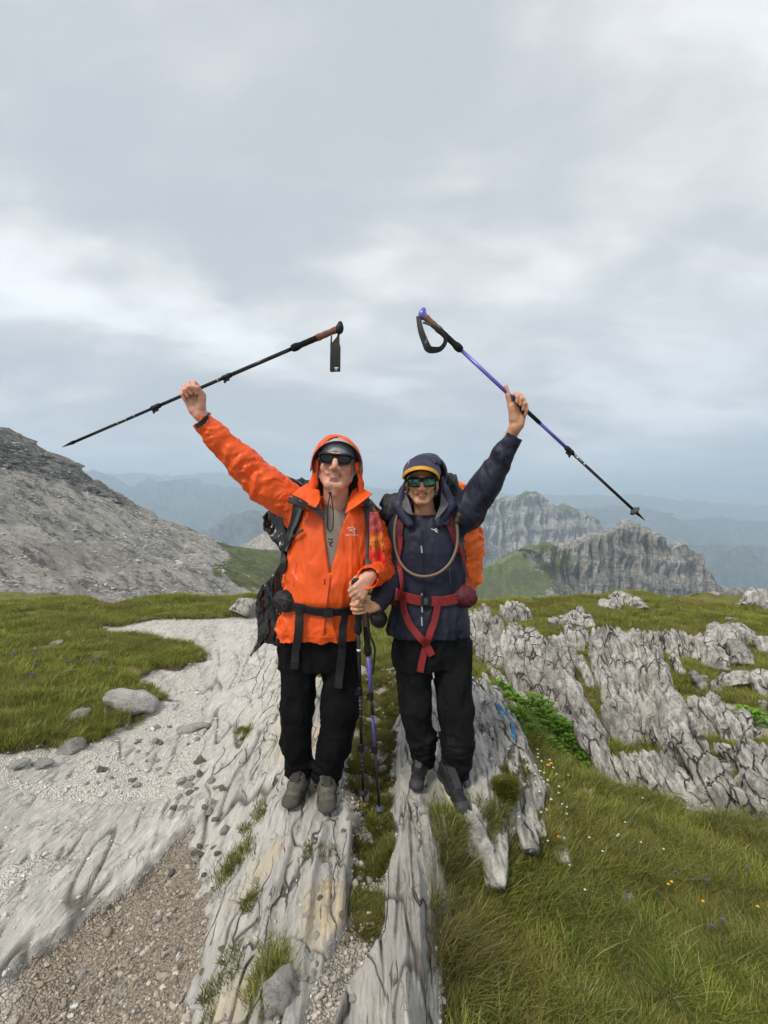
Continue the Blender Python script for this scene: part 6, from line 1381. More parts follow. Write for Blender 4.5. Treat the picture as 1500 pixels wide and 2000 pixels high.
# ================================================================== standing blades of rock and loose stones
def blade_mesh(bot, top, w, dpt, seed, nr=34, ns=26, flute=.16, tip=.55, side=None, wedge=False):
    bot, top = Vector(bot), Vector(top); ax = top - bot; L = ax.length; ax.normalize()
    sd = (side or Vector((1, 0, 0))); sd = (sd - ax * sd.dot(ax)).normalized(); nm = sd.cross(ax).normalized()
    t = np.linspace(-.14, 1, nr)[:, None]; a = np.linspace(0, 2 * pi, ns, endpoint=False)[None, :]
    rs = np.random.RandomState(int(seed * 13) % 9999); n = rs.uniform(3.0, 5.5); c, s = np.cos(a), np.sin(a)
    rr = (np.abs(c) ** n + np.abs(s) ** n) ** (-1 / n)
    tip = tip + rs.uniform(0, .25); prof = np.clip(1 - np.clip((t - tip) / (1 - tip), 0, 1) ** 2.6 * rs.uniform(.35, .75), .03, 1) * (1 - .18 * np.clip(t, 0, 1)) * (1 + .12 * pn2(t * 5 + seed, 0 * t, 3))
    q = seed * 7.31
    P = np.stack([(rr * c * 2.4 + 0 * t), (rr * s * 2.4 + 0 * t), t * (L / w) * .32 + 0 * a], -1).reshape(-1, 3) + q
    f1 = (np.abs(pn3(P, 1)) * 2 - .5).reshape(nr, ns); f2 = pn3(P * np.array((2.6, 2.6, 1.2)), 2).reshape(nr, ns); f3 = pn3(P * np.array((5, 5, 4)), 3).reshape(nr, ns)
    k = 1 - flute * 1.5 * f1 + flute * .8 * f2 + .07 * f3
    # stepped breaks in the outline of the top
    cut = .10 * np.floor(3.2 * (pn3(np.stack([np.cos(a[0]) * 1.5 + q, np.sin(a[0]) * 1.5, 0 * a[0]], 1), 4) + .5))
    tt = t - np.clip(t, 0, 1) ** 6 * np.clip(cut, 0, .32)[None, :]
    wob = .12 * w * np.stack([pn2(t[:, 0] * 2.2 + q, t[:, 0] * 0, 5), pn2(t[:, 0] * 2.0 + q, t[:, 0] * 0 + 3, 6)], 1)
    pw_ = prof * (.30 + .70 * np.clip((t + .14) / .42, 0, 1) ** .8) if wedge else prof
    if wedge: prof = prof * (.35 + .65 * np.clip((t + .14) / .4, 0, 1) ** .6)
    X = (rr * c * pw_ * k * w / 2 + wob[:, :1]); Y = (rr * s * prof * k * dpt / 2 + wob[:, 1:]); Z = tt * L
    V = np.array(bot)[None, None] + X[..., None] * np.array(sd) + Y[..., None] * np.array(nm) + Z[..., None] * np.array(ax)
    V = V.reshape(-1, 3); V = np.vstack([V, V[-ns:].mean(0, keepdims=True) + np.array(ax) * .02 * w])
    F1 = grid_faces(nr, ns, True); me = bpy.data.meshes.new('rock_blade')
    Fl = [tuple(int(v) for v in f) for f in F1] + [((nr - 1) * ns + j, (nr - 1) * ns + (j + 1) % ns, nr * ns) for j in range(ns)] + [tuple(range(ns - 1, -1, -1))]
    me.from_pydata([tuple(v) for v in V], [], Fl); me.update(); me.validate(); return me
def outcrop(label, blades, lean=.25, mat=None, dw=.72, cat='rock outcrop', flat=False, flute=.21, group=None):
    b0 = blades[0]; h0 = hit(b0[2], b0[3]); root = empty('rock_outcrop', h0, label, cat, group); out = []
    for i, b in enumerate(blades):
        tx, ty, bx, by, wp = b[:5]; hb = hit(bx, by); hb.z -= .01
        if flat: ht = hit(tx, ty); ht.z += .045; hb = hb + Vector((0, 0, -.05))
        else: jit = random.uniform(-.14, .14); hb = hit(bx, by) + Vector((0, jit, -.01)); dt = hb.y + lean * (by - ty) / 100; ht = W(tx, ty, dt)
        w = wp / F * (hb.y * .5 + ht.y * .5)
        yw = random.uniform(-.6, .6); me = blade_mesh(hb, ht, w * (1.35 if flat else .95), w * (b[5] if len(b) > 5 else dw * 1.25), len(bpy.data.objects) % 97 + i * 1.7, side=None if flat else Vector((cos(yw), sin(yw), 0)), flute=flute, tip=.75 if flat else .5, wedge=flat)
        out.append(link_mesh('rock_blade', me, mat or (MAT_SLAB if flat else MAT_BLADE), root))
    return root, out
def rocks():
    o, bl = outcrop('long tilted slab of pale limestone beside the hiker in navy, marked with blue paint', [
        (935, 1342, 958, 1618, 50, .5), (958, 1350, 1026, 1575, 46, .5), (975, 1356, 1074, 1592, 40, .6), (968, 1385, 1000, 1520, 34, .8), (1002, 1450, 1050, 1582, 36, .6), (1014, 1550, 1060, 1652, 24, .7), (914, 1480, 938, 1606, 30, .6), (985, 1540, 994, 1606, 22, .7), (926, 1345, 915, 1480, 34, .7), (944, 1350, 974, 1604, 28, .8), (980, 1372, 1042, 1562, 24, .9), (955, 1400, 948, 1566, 24, .9), (990, 1402, 1064, 1566, 22, .9), (1000, 1500, 1036, 1612, 18, .9), (968, 1450, 984, 1596, 20, .9)], flat=True, flute=.30)
    outcrop('weathered limestone plate sloping into the grass below the navy hiker’s front shoe', [(906, 1612, 958, 1708, 46, .4), (918, 1588, 955, 1672, 24, .6)], flat=True, flute=.14)
    outcrop('tall cluster of fluted rock blades in the middle of the slope on the right', [
        (1166, 1226, 1184, 1350, 32), (1184, 1221, 1220, 1366, 32), (1206, 1226, 1232, 1330, 44), (1248, 1248, 1264, 1356, 40), (1228, 1288, 1244, 1380, 26), (1282, 1272, 1302, 1392, 44), (1190, 1350, 1234, 1460, 62, .5), (1252, 1346, 1286, 1464, 48), (1294, 1328, 1318, 1472, 54), (1268, 1400, 1296, 1468, 30), (1218, 1330, 1252, 1440, 36), (1176, 1300, 1200, 1400, 28), (1310, 1390, 1330, 1470, 34)], .28)
    outcrop('row of low rounded rock teeth behind the tall blades, in front of the grass', [(1240, 1226, 1246, 1274, 28), (1264, 1230, 1268, 1276, 24), (1284, 1228, 1288, 1276, 26), (1308, 1228, 1314, 1278, 32), (1330, 1230, 1334, 1276, 24), (1346, 1240, 1350, 1280, 22), (1222, 1232, 1226, 1262, 20)], .3)
    outcrop('grey ribbed outcrop of upright slabs right of the navy hiker’s hip', [
        (926, 1190, 934, 1266, 34), (942, 1180, 950, 1264, 40), (962, 1200, 980, 1272, 32), (984, 1224, 1018, 1344, 36), (1008, 1220, 1042, 1346, 38), (1036, 1228, 1078, 1360, 42), (1068, 1246, 1094, 1368, 38), (1094, 1264, 1112, 1340, 32), (958, 1230, 984, 1316, 30), (930, 1230, 948, 1296, 30), (1000, 1214, 1022, 1290, 32), (1052, 1240, 1084, 1320, 30)], .35)
    outcrop('narrow rock blades slanting down to the bright leafy plants', [(1100, 1306, 1150, 1432, 38), (1120, 1330, 1160, 1430, 26), (1124, 1404, 1184, 1512, 30), (1146, 1412, 1206, 1524, 26), (1136, 1380, 1172, 1470, 32), (1092, 1330, 1118, 1400, 22), (1172, 1466, 1200, 1524, 18), (1194, 1470, 1224, 1530, 18)], .25)
    outcrop('pale broken slabs at the foot of the right-hand rocks above the scree', [
        (1284, 1466, 1342, 1562, 66, .5), (1324, 1426, 1366, 1524, 46), (1350, 1428, 1384, 1520, 34), (1232, 1468, 1280, 1552, 26), (1212, 1468, 1250, 1536, 24), (1250, 1464, 1300, 1550, 22), (1306, 1440, 1330, 1500, 28), (1310, 1500, 1372, 1572, 34)], .2)
    outcrop('jumble of grey slabs at the right edge below the leafy plant', [
        (1404, 1486, 1434, 1530, 36), (1436, 1462, 1474, 1526, 42), (1458, 1500, 1504, 1594, 50), (1388, 1540, 1440, 1590, 34), (1420, 1536, 1490, 1600, 36), (1480, 1450, 1512, 1520, 44), (1372, 1470, 1396, 1526, 34), (1448, 1440, 1484, 1490, 36), (1398, 1448, 1424, 1490, 30)], .15)
    outcrop('cluster of rounded pale rocks on the grass at the far right', [(1370, 1236, 1366, 1284, 52, .9), (1412, 1214, 1408, 1270, 60, .9), (1448, 1222, 1456, 1262, 46, .9), (1390, 1262, 1384, 1300, 44, .9), (1430, 1250, 1440, 1292, 40, .9), (1478, 1240, 1492, 1268, 34, .9), (1352, 1258, 1350, 1290, 26, .9)], .4)
    outcrop('two slabs of grey rock in the grass at the right edge', [(1424, 1312, 1436, 1338, 48, .9), (1468, 1310, 1492, 1352, 50, .7), (1446, 1306, 1456, 1336, 30, .9)], .3)
    outcrop('stubby grey outcrop on the skyline just right of the backpack', [(996, 1172, 1000, 1212, 30), (1012, 1176, 1016, 1216, 34), (984, 1180, 988, 1210, 20), (1026, 1186, 1030, 1212, 16)], .4)
    outcrop('low lump of rock among grass right of the skyline outcrop', [(1104, 1206, 1100, 1228, 36, .9), (1124, 1196, 1126, 1224, 44, .9), (1144, 1200, 1148, 1222, 26, .9), (1134, 1184, 1136, 1206, 18)], .4)
    outcrop('pale slab pile breaking the grassy skyline on the right', [(1216, 1156, 1214, 1186, 44, .9), (1236, 1166, 1240, 1186, 30, .9), (1192, 1174, 1190, 1192, 28, .9), (1206, 1178, 1206, 1194, 24, .9)], .4)
    outcrop('squat block of rock on the skyline at the right edge', [(1476, 1150, 1478, 1186, 46, .9), (1500, 1152, 1504, 1180, 34, .9), (1492, 1172, 1496, 1192, 24, .9)], .4)
    outcrop('pale rock nose on the skyline left of the black backpack', [(492, 1170, 478, 1196, 40, .9), (466, 1178, 458, 1196, 26, .9), (508, 1172, 512, 1200, 36, .9)], .4)
    rs = np.random.RandomState(8)
    def fill(n, x0, x1, y0, y1, w0, w1, h0, h1, dx, label, lean=.25, test=None):
        B = []
        while len(B) < n:
            bx, by = rs.uniform(x0, x1), rs.uniform(y0, y1)
            if test and not test(bx, by): continue
            h_ = rs.uniform(h0, h1); B.append((bx - dx * h_ - rs.uniform(-3, 3), by - h_, bx, by, rs.uniform(w0, w1), rs.uniform(.5, .9)))
        B.sort(key=lambda b: b[3]); return outcrop(label, B, lean)
    fill(13, 1085, 1165, 1262, 1345, 18, 32, 26, 60, .35, 'rubbly grey blades between the ribbed outcrop and the tall cluster')
    fill(19, 1322, 1510, 1350, 1480, 20, 40, 26, 62, .4, 'broken grey slabs filling the slope right of the tall cluster', .2, lambda x, y: y > 1340 + (x - 1322) * .25 + 40)
    fill(14, 1340, 1510, 1330, 1392, 12, 22, 10, 22, .3, 'low rubble of small slabs around the round leafy plant', .2, lambda x, y: abs(x - 1455) > 40)
    fill(12, 1380, 1510, 1540, 1620, 18, 34, 22, 46, .55, 'slanting slabs at the right edge above the brown soil', .2, lambda x, y: y < 1560 + (x - 1380) * .45)
    fill(12, 935, 1010, 1290, 1345, 12, 22, 14, 34, .3, 'small broken blades behind the painted slab')
    fill(7, 1180, 1330, 1270, 1330, 16, 26, 26, 48, .15, 'grey blades crowding behind the tall cluster', .3, lambda x, y: x < 1250 or x > 1290)
    # marks on the slab
    bv = bvh_of(bl); blue = plain('blue_trail_paint', (.07, .25, .52), .8, .2, var=.5, vs=40); red = plain('rusty_lichen', (.40, .13, .07), .9, .1, var=.4, vs=60)
    strap('paint_mark', bv, [(966, 1372), (974, 1380), (984, 1390), (994, 1401)], [.006, .03, .034, .008], .001, blue, bl[1], .002, sm=5, smooth=1, dflt=3.0)
    strap('paint_mark', bv, [(997, 1405), (1000, 1420), (1003, 1434), (1003, 1446)], [.008, .03, .036, .006], .001, blue, bl[1], .002, sm=5, smooth=1, dflt=3.0)
    strap('paint_mark', bv, [(962, 1368), (974, 1386), (985, 1408)], [.004, .010, .004], .001, blue, bl[1], .002, sm=5, smooth=1, dflt=3.0)
    strap('lichen_mark', bv, [(935, 1488), (941, 1502), (946, 1518)], [.004, .016, .012, .003], .001, red, bl[0], .002, sm=5, smooth=1, dflt=2.7)
    strap('lichen_mark', bv, [(942, 1460), (949, 1472), (952, 1480)], [.003, .010, .003], .001, red, bl[0], .002, sm=5, smooth=1, dflt=2.7)
    return bl
SLABS = rocks()
def stone_mesh(seed, sub=2, flat=.6):
    bm = bmesh.new(); bmesh.ops.create_icosphere(bm, subdivisions=sub, radius=1); P = np.array([v.co for v in bm.verts], f4)
    rs = np.random.RandomState(seed); k = 1 + .42 * pn3(P * 1.1 + seed * 3.3, 1) + .16 * pn3(P * 2.6 + seed, 2)
    P = P * k[:, None]
    for _ in range(5):      # chop facets
        n = rs.normal(size=3); n /= np.linalg.norm(n); d = P @ n; lim = rs.uniform(.62, .85); o = d > lim; P[o] -= np.outer(d[o] - lim, n)
    P *= np.array((1, rs.uniform(.6, .9), flat * rs.uniform(.8, 1.2)))
    for v, p in zip(bm.verts, P): v.co = p
    me = bpy.data.meshes.new('stone'); bm.to_mesh(me); bm.free(); me.shade_smooth() if sub > 2 else None; return me
MAT_TAN = rock_mat('tan_loose_limestone', 'n', (.52, .44, .34), (.34, .28, .21), soft=.4); MAT_GREYS = rock_mat('grey_loose_limestone', 'n', (.42, .41, .39), (.28, .27, .26), soft=.5)
def add_stone(px, py, wpx, seed, label, group=None, name='stone', rotz=None, flat=.6, tilt=0, mat=None):
    h = hit(px, py); me = stone_mesh(seed, 3 if wpx > 28 else 2, flat); me.materials.append(mat or MAT_STONE)
    if wpx > 28:
        P = np.array([v.co for v in me.vertices], f4); n = (np.abs(pn3(P * np.array((2.2, 4, 5)) + seed, 5)) * 2 - .5) * -.13 + pn3(P * 9 + seed, 6) * .05
        for v, q in zip(me.vertices, n): v.co += v.co.normalized() * float(q)
    o = bpy.data.objects.new(name, me); COL.objects.link(o); r = wpx / F * h.y / 2; o.scale = (r, r, r); o.location = h + Vector((0, 0, r * flat * .25))
    o.rotation_euler = (tilt, random.uniform(-.2, .2), random.uniform(0, 6.28) if rotz is None else rotz); tag(o, label, 'stone', group); return o
def stones():
    for px, py, w, lab, kw in [(254, 1376, 100, 'large pale boulder at the edge of the turf beside the trail', dict(rotz=.1, flat=.45)), (150, 1402, 56, 'white jagged rock at the turf edge left of the large boulder', dict(flat=.5)), (135, 1466, 58, 'grey slab leaning on the dark turf edge', dict(flat=.35, rotz=.9, tilt=.5)),
                               (30, 1494, 50, 'flat pale slab lying on rubble at the left edge', dict(flat=.2, rotz=.4)), (78, 1492, 40, 'thin pale slab next to the dark turf bank', dict(flat=.22, rotz=.2)), (375, 1424, 60, 'bleached flat rock lying where the trail meets the smooth slab', dict(flat=.3, rotz=.5)),
                               (355, 1530, 26, 'brown rounded stone lying on pale bedrock in the trail', {}), (268, 1536, 18, 'small brown stone resting on the pale bench of bedrock', {}), (540, 1960, 84, 'blocky pale stone at the bottom of the picture below a tuft of grass', dict(flat=.8, rotz=.9)), (688, 1606, 30, 'pointed grey stone in moss between the two hikers’ feet', dict(flat=.9)),
                               (650, 1510, 34, 'pale rounded rock behind the grey boot', dict(flat=.6)), (748, 1510, 22, 'grey upright stone in moss right of the violet pole', dict(flat=1.1)), (710, 1640, 22, 'angular pale stone on stony soil in the gully', {}), (1228, 1762, 26, 'grey upright stone half hidden in long grass', dict(flat=1.2)),
                               (1084, 1670, 30, 'pinkish stone half buried in the grass below the blade', dict(flat=.8)), (1420, 1156, 26, 'rounded white boulder on the skyline at right', dict(flat=.6)), (1396, 1162, 20, 'pale stone left of the white skyline boulder', {}), (1440, 1160, 20, 'pale stone right of the white skyline boulder', {}),
                               (1424, 1210, 22, 'flat stone on grass above the rounded pale rocks', dict(flat=.4)), (135, 1210, 14, 'small pale stone on the far turf at left', {}), (108, 1258, 30, 'low flat rock in the turf, nearer the trail', dict(flat=.25)), (60, 1242, 26, 'low pale rock sunk in the turf at left', dict(flat=.22)), (870, 1800, 22, 'pale pebble-like stone beside the rib, near long grass', {}), (702, 1720, 16, 'white triangular stone in the mossy gully', dict(flat=.9)), (722, 1725, 20, 'pale pointed stone right of the triangular one', dict(flat=1.0))]:
        add_stone(px, py, w, int(px * 3 + py) % 400, lab, **kw)
    rs = np.random.RandomState(3)
    def cluster(n, x0, x1, y0, y1, s0, s1, label, group, test=None, tan=True):
        k = 0; tries = 0
        while k < n and tries < n * 20:
            tries += 1; px, py = rs.uniform(x0, x1), rs.uniform(y0, y1)
            if test and not test(px, py): continue
            w_ = rs.uniform(s0, s1) * (1 + .5 * rs.rand() ** 3); fl = [.32, .6, .85][rs.randint(3)]; tn = rs.choice(3, p=[.5, .3, .2]) if tan else rs.choice(3, p=[.7, 0, .3])
            q = (w_ - s0) / (s1 * 1.2 - s0); size = 'tiny' if q < .25 else 'small' if q < .6 else 'larger'; shp = {.32: 'flat', .6: 'blunt', .85: 'rounded'}[fl]; ton = ('whitish', 'tan', 'grey')[tn]
            ix = int(3 * (px - x0) / (x1 - x0 + 1)); iy = int(3 * (py - y0) / (y1 - y0 + 1)); pl = (('far left', 'far middle', 'far right'), ('left', 'middle', 'right'), ('near left', 'near middle', 'near right'))[iy][ix]
            add_stone(px, py, w_, int(rs.randint(1000)), '%s %s %s %s, in the %s of its patch' % (size, ton, shp, label, pl), group, flat=fl, mat=(MAT_STONE, MAT_TAN, MAT_GREYS)[tn]); k += 1
    cluster(46, 10, 440, 1640, 1990, 8, 17, 'stone on the brown gravel', 'loose stones on the brown gravel', lambda x, y: y > 1640 + (400 - x) * .55)
    cluster(30, 330, 470, 1520, 1720, 9, 18, 'stone in the gravelly crack', 'loose stones in the gravel crack')
    cluster(34, 40, 400, 1420, 1540, 7, 16, 'stone on the pale trail', 'loose stones on the trail', lambda x, y: x > 330 - (y - 1400) * 1.6)
    cluster(30, 1130, 1480, 1530, 1640, 8, 16, 'stone on the scree', 'loose stones on the scree at right')
    cluster(26, 1040, 1170, 1320, 1430, 8, 20, 'stone between rock blades', 'stones between the rock blades')
    cluster(26, 1300, 1480, 1330, 1440, 8, 22, 'stone below the rock teeth', 'stones below the rock teeth')
    cluster(16, 850, 910, 1760, 1990, 9, 18, 'stone beside the long grass', 'loose stones right of the rib')
    cluster(22, 560, 690, 1740, 1960, 8, 16, 'stone in the gritty hollow', 'loose stones in the hollow')
    cluster(30, 650, 775, 1430, 1720, 8, 17, 'stone in the gully moss', 'stones around the pole tips')
stones()

# ------------------------------------------------------------------ scatter (stuff nobody could count)
def scatter(name, label, protos, P, rot, scl, idx, tint):
    me = mesh_np(name, P, np.zeros((0, 4), np.int32)) if False else bpy.data.meshes.new(name)
    P = np.asarray(P, np.float32); me.vertices.add(len(P)); me.vertices.foreach_set('co', P.ravel())
    a = me.attributes.new('rot', 'FLOAT_VECTOR', 'POINT'); a.data.foreach_set('vector', np.asarray(rot, np.float32).ravel())
    a = me.attributes.new('scl', 'FLOAT_VECTOR', 'POINT'); a.data.foreach_set('vector', np.asarray(scl, np.float32).ravel())
    a = me.attributes.new('idx', 'INT', 'POINT'); a.data.foreach_set('value', np.asarray(idx, np.int32))
    a = me.attributes.new('tint', 'FLOAT', 'POINT'); a.data.foreach_set('value', np.asarray(tint, np.float32))
    c = bpy.data.collections.new(name + '_kinds')
    for i, m in enumerate(protos): c.objects.link(bpy.data.objects.new('%s_kind_%02d' % (name, i), m))
    g = bpy.data.node_groups.new(name, 'GeometryNodeTree')
    g.interface.new_socket('Geometry', in_out='INPUT', socket_type='NodeSocketGeometry'); g.interface.new_socket('Geometry', in_out='OUTPUT', socket_type='NodeSocketGeometry')
    n = g.nodes; l = g.links; i_ = n.new('NodeGroupInput'); o_ = n.new('NodeGroupOutput'); ip = n.new('GeometryNodeInstanceOnPoints'); ci = n.new('GeometryNodeCollectionInfo')
    ci.inputs['Collection'].default_value = c; ci.inputs['Separate Children'].default_value = True; ci.inputs['Reset Children'].default_value = True
    l.new(i_.outputs[0], ip.inputs['Points']); l.new(ci.outputs[0], ip.inputs['Instance']); ip.inputs['Pick Instance'].default_value = True
    def na(nm, t):
        x = n.new('GeometryNodeInputNamedAttribute'); x.data_type = t; x.inputs['Name'].default_value = nm; return x.outputs[0]
    l.new(na('idx', 'INT'), ip.inputs['Instance Index'])
    er = n.new('FunctionNodeEulerToRotation'); l.new(na('rot', 'FLOAT_VECTOR'), er.inputs[0]); l.new(er.outputs[0], ip.inputs['Rotation'])
    l.new(na('scl', 'FLOAT_VECTOR'), ip.inputs['Scale']); l.new(ip.outputs[0], o_.inputs[0])
    o = bpy.data.objects.new(name, me); COL.objects.link(o); md = o.modifiers.new('scatter', 'NODES'); md.node_group = g
    tag(o, kind='stuff'); return o
def cand(n, seed, r0=1.15, r1=9.5, a=52, p=0.0):
    rs = np.random.RandomState(seed); u = rs.rand(n); r = r0 * (r1 / r0) ** u if p == 0 else ((r0 ** p + (r1 ** p - r0 ** p) * u) ** (1 / p))
    t = np.radians(rs.uniform(-a, a, n)); return r * np.sin(t), r * np.cos(t), rs
def gravel():
    m, k, b = new_mat('gravel_stone'); at = k.node('ShaderNodeAttribute', attribute_name='tint'); at.attribute_type = 'INSTANCER'; oi = k.node('ShaderNodeObjectInfo')
    geo = k.node('ShaderNodeNewGeometry'); r = oi.outputs['Random']
    pale = k.mix(r, (.58, .55, .49), (.88, .85, .79)); br = k.mix(r, (.30, .25, .19), (.56, .51, .43))
    c = k.mix(at.outputs['Fac'], pale, br); c = k.mix(k.mr(r, .93, .96), c, (.66, .64, .60)); c = k.mix(k.mr(k.noise(geo.outputs['Position'], 90, 4), .4, .7, .35, 0), c, (.12, .10, .08))
    k.link(c, b.inputs['Base Color']); b.inputs['Roughness'].default_value = .9; b.inputs['Specular IOR Level'].default_value = .2
    pr = []
    for i in range(8): me = stone_mesh(900 + i, 1 if i % 2 else 2, .6); me.materials.append(m); pr.append(me)
    x, y, rs = cand(150000, 21, 1.15, 7.5, 50)
    z, rock, veg, brown, crack, ochre, white = ground(x, y, True)
    gu = gully(U(x, y), y)
    path = np.clip(1 - rock - veg, 0, 1); pr_ = path * .55 + .045 * (veg > .5) + .035 * rock * (U(x, y) < -1.0) + .008 * (U(x, y) < -.3) + .25 * np.clip(crack, 0, 1) * 0
    keep = rs.rand(len(x)) < pr_ * .62
    x, y, z, brown, path = x[keep], y[keep], z[keep], brown[keep], path[keep]
    n = len(x); s = np.exp(rs.normal(-5.5, .58, n)) * (1 + .10 * y); s = np.clip(s, .002, .028); s = np.where(brown > .5, s * .95, s)
    scl = np.stack([s * rs.uniform(.8, 1.3, n), s * rs.uniform(.8, 1.2, n), s * rs.uniform(.7, 1.1, n)], 1)
    rot = np.stack([rs.uniform(-.3, .3, n), rs.uniform(-.3, .3, n), rs.uniform(0, 6.28, n)], 1)
    scatter('gravel', None, pr, np.stack([x, y, z + s * .2], 1), rot, scl, rs.randint(0, 8, n), np.clip(brown * 1.1, 0, 1))
gravel()

def scree_rubble():
    me = SCREE.data; n = len(me.vertices); co = np.empty(n * 3, f4); me.vertices.foreach_get('co', co); co = co.reshape(-1, 3); nr_ = 300 * 1250; co = co[:nr_]
    rs = np.random.RandomState(77); px = 750 + co[:, 0] / co[:, 1] * F; ok = np.nonzero((px > -250) & (px < 560 - 120)  & (np.arange(nr_) > 9000))[0]; i = rs.choice(ok, 15000)
    P = co[i] + rs.normal(0, .3, (15000, 3)) * (1, 1, 0); y = P[:, 1]; s = np.exp(rs.normal(-2.0, .55, 15000)) * (y / 90) ** .8; s = np.clip(s, .06, 1.2)
    clump = pn2(P[:, 0] * .09, P[:, 1] * .09, 5) > -.15; P, s, y = P[clump], s[clump], y[clump]; m_ = len(P)
    m, k, b = new_mat('scree_stone'); oi = k.node('ShaderNodeObjectInfo'); c = k.mix(oi.outputs['Random'], (.30, .29, .27), (.56, .545, .52)); k.link(c, b.inputs['Base Color']); b.inputs['Roughness'].default_value = 1
    pr = []
    for q in range(6): t = stone_mesh(700 + q, 1, .65); t.materials.append(m); pr.append(t)
    scatter('scree', None, pr, P, np.stack([rs.uniform(-.3, .3, m_), rs.uniform(-.3, .3, m_), rs.uniform(0, 6.28, m_)], 1), np.stack([s * rs.uniform(1, 1.8, m_), s, s * .8], 1), rs.randint(0, 6, m_), 0 * s)
scree_rubble()
# ================================================================== grass, moss, leafy plants, flowers
def leaf_mat():
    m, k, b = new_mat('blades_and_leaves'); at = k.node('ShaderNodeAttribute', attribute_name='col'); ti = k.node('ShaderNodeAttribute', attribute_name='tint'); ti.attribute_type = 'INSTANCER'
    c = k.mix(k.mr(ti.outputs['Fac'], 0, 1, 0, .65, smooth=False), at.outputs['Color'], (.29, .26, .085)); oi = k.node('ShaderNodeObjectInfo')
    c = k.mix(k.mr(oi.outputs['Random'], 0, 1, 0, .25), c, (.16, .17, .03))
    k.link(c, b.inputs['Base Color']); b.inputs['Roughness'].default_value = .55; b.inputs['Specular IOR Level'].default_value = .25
    t = m.node_tree; tr = t.nodes.new('ShaderNodeBsdfTranslucent'); t.links.new(c, tr.inputs[0]); ms = t.nodes.new('ShaderNodeMixShader'); ms.inputs[0].default_value = .3
    t.links.new(b.outputs[0], ms.inputs[1]); t.links.new(tr.outputs[0], ms.inputs[2]); t.links.new(ms.outputs[0], t.nodes['Material Output'].inputs[0]); return m
M_LEAF = leaf_mat()
def tuft(seed, n, rad, h0, h1, w, cols, lean=.5, droop=.5, seg=3):
    rs = np.random.RandomState(seed); V = []; Fc = []; C = []
    for i in range(n):
        a = rs.uniform(0, 2 * pi); r = rad * rs.rand() ** .6; b = np.array((cos(a) * r, sin(a) * r, -.01)); h = rs.uniform(h0, h1)
        d = np.array((cos(a + rs.normal(0, .5)), sin(a + rs.normal(0, .5)), 0)) * lean * rs.uniform(.3, 1.3) * (.4 + r / rad); s = np.array((-d[1], d[0], 0)); s = s / max(1e-6, np.linalg.norm(s)); ang = rs.uniform(0, pi); s = np.array((cos(ang), sin(ang), 0))
        c = np.array(cols[rs.randint(len(cols))]) * rs.uniform(.75, 1.25); i0 = len(V)
        for j in range(seg + 1):
            t = j / seg; p = b + d * h * t ** 1.5 + np.array((0, 0, h * (t - droop * .5 * t * t))); ww = w * (1 - t) ** .7 * .5 * rs.uniform(.9, 1.1)
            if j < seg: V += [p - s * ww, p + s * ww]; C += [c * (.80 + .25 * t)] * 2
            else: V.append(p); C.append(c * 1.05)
        for j in range(seg - 1): Fc.append((i0 + 2 * j, i0 + 2 * j + 1, i0 + 2 * j + 3, i0 + 2 * j + 2))
        Fc.append((i0 + 2 * seg - 2, i0 + 2 * seg - 1, i0 + 2 * seg))
    me = bpy.data.meshes.new('tuft'); me.from_pydata([tuple(v) for v in V], [], Fc); at = me.attributes.new('col', 'FLOAT_COLOR', 'POINT'); C = np.clip(np.array(C, np.float32), 0, 1)
    at.data.foreach_set('color', np.concatenate([C, np.ones((len(C), 1), np.float32)], 1).ravel()); me.materials.append(M_LEAF); me.update(); return me
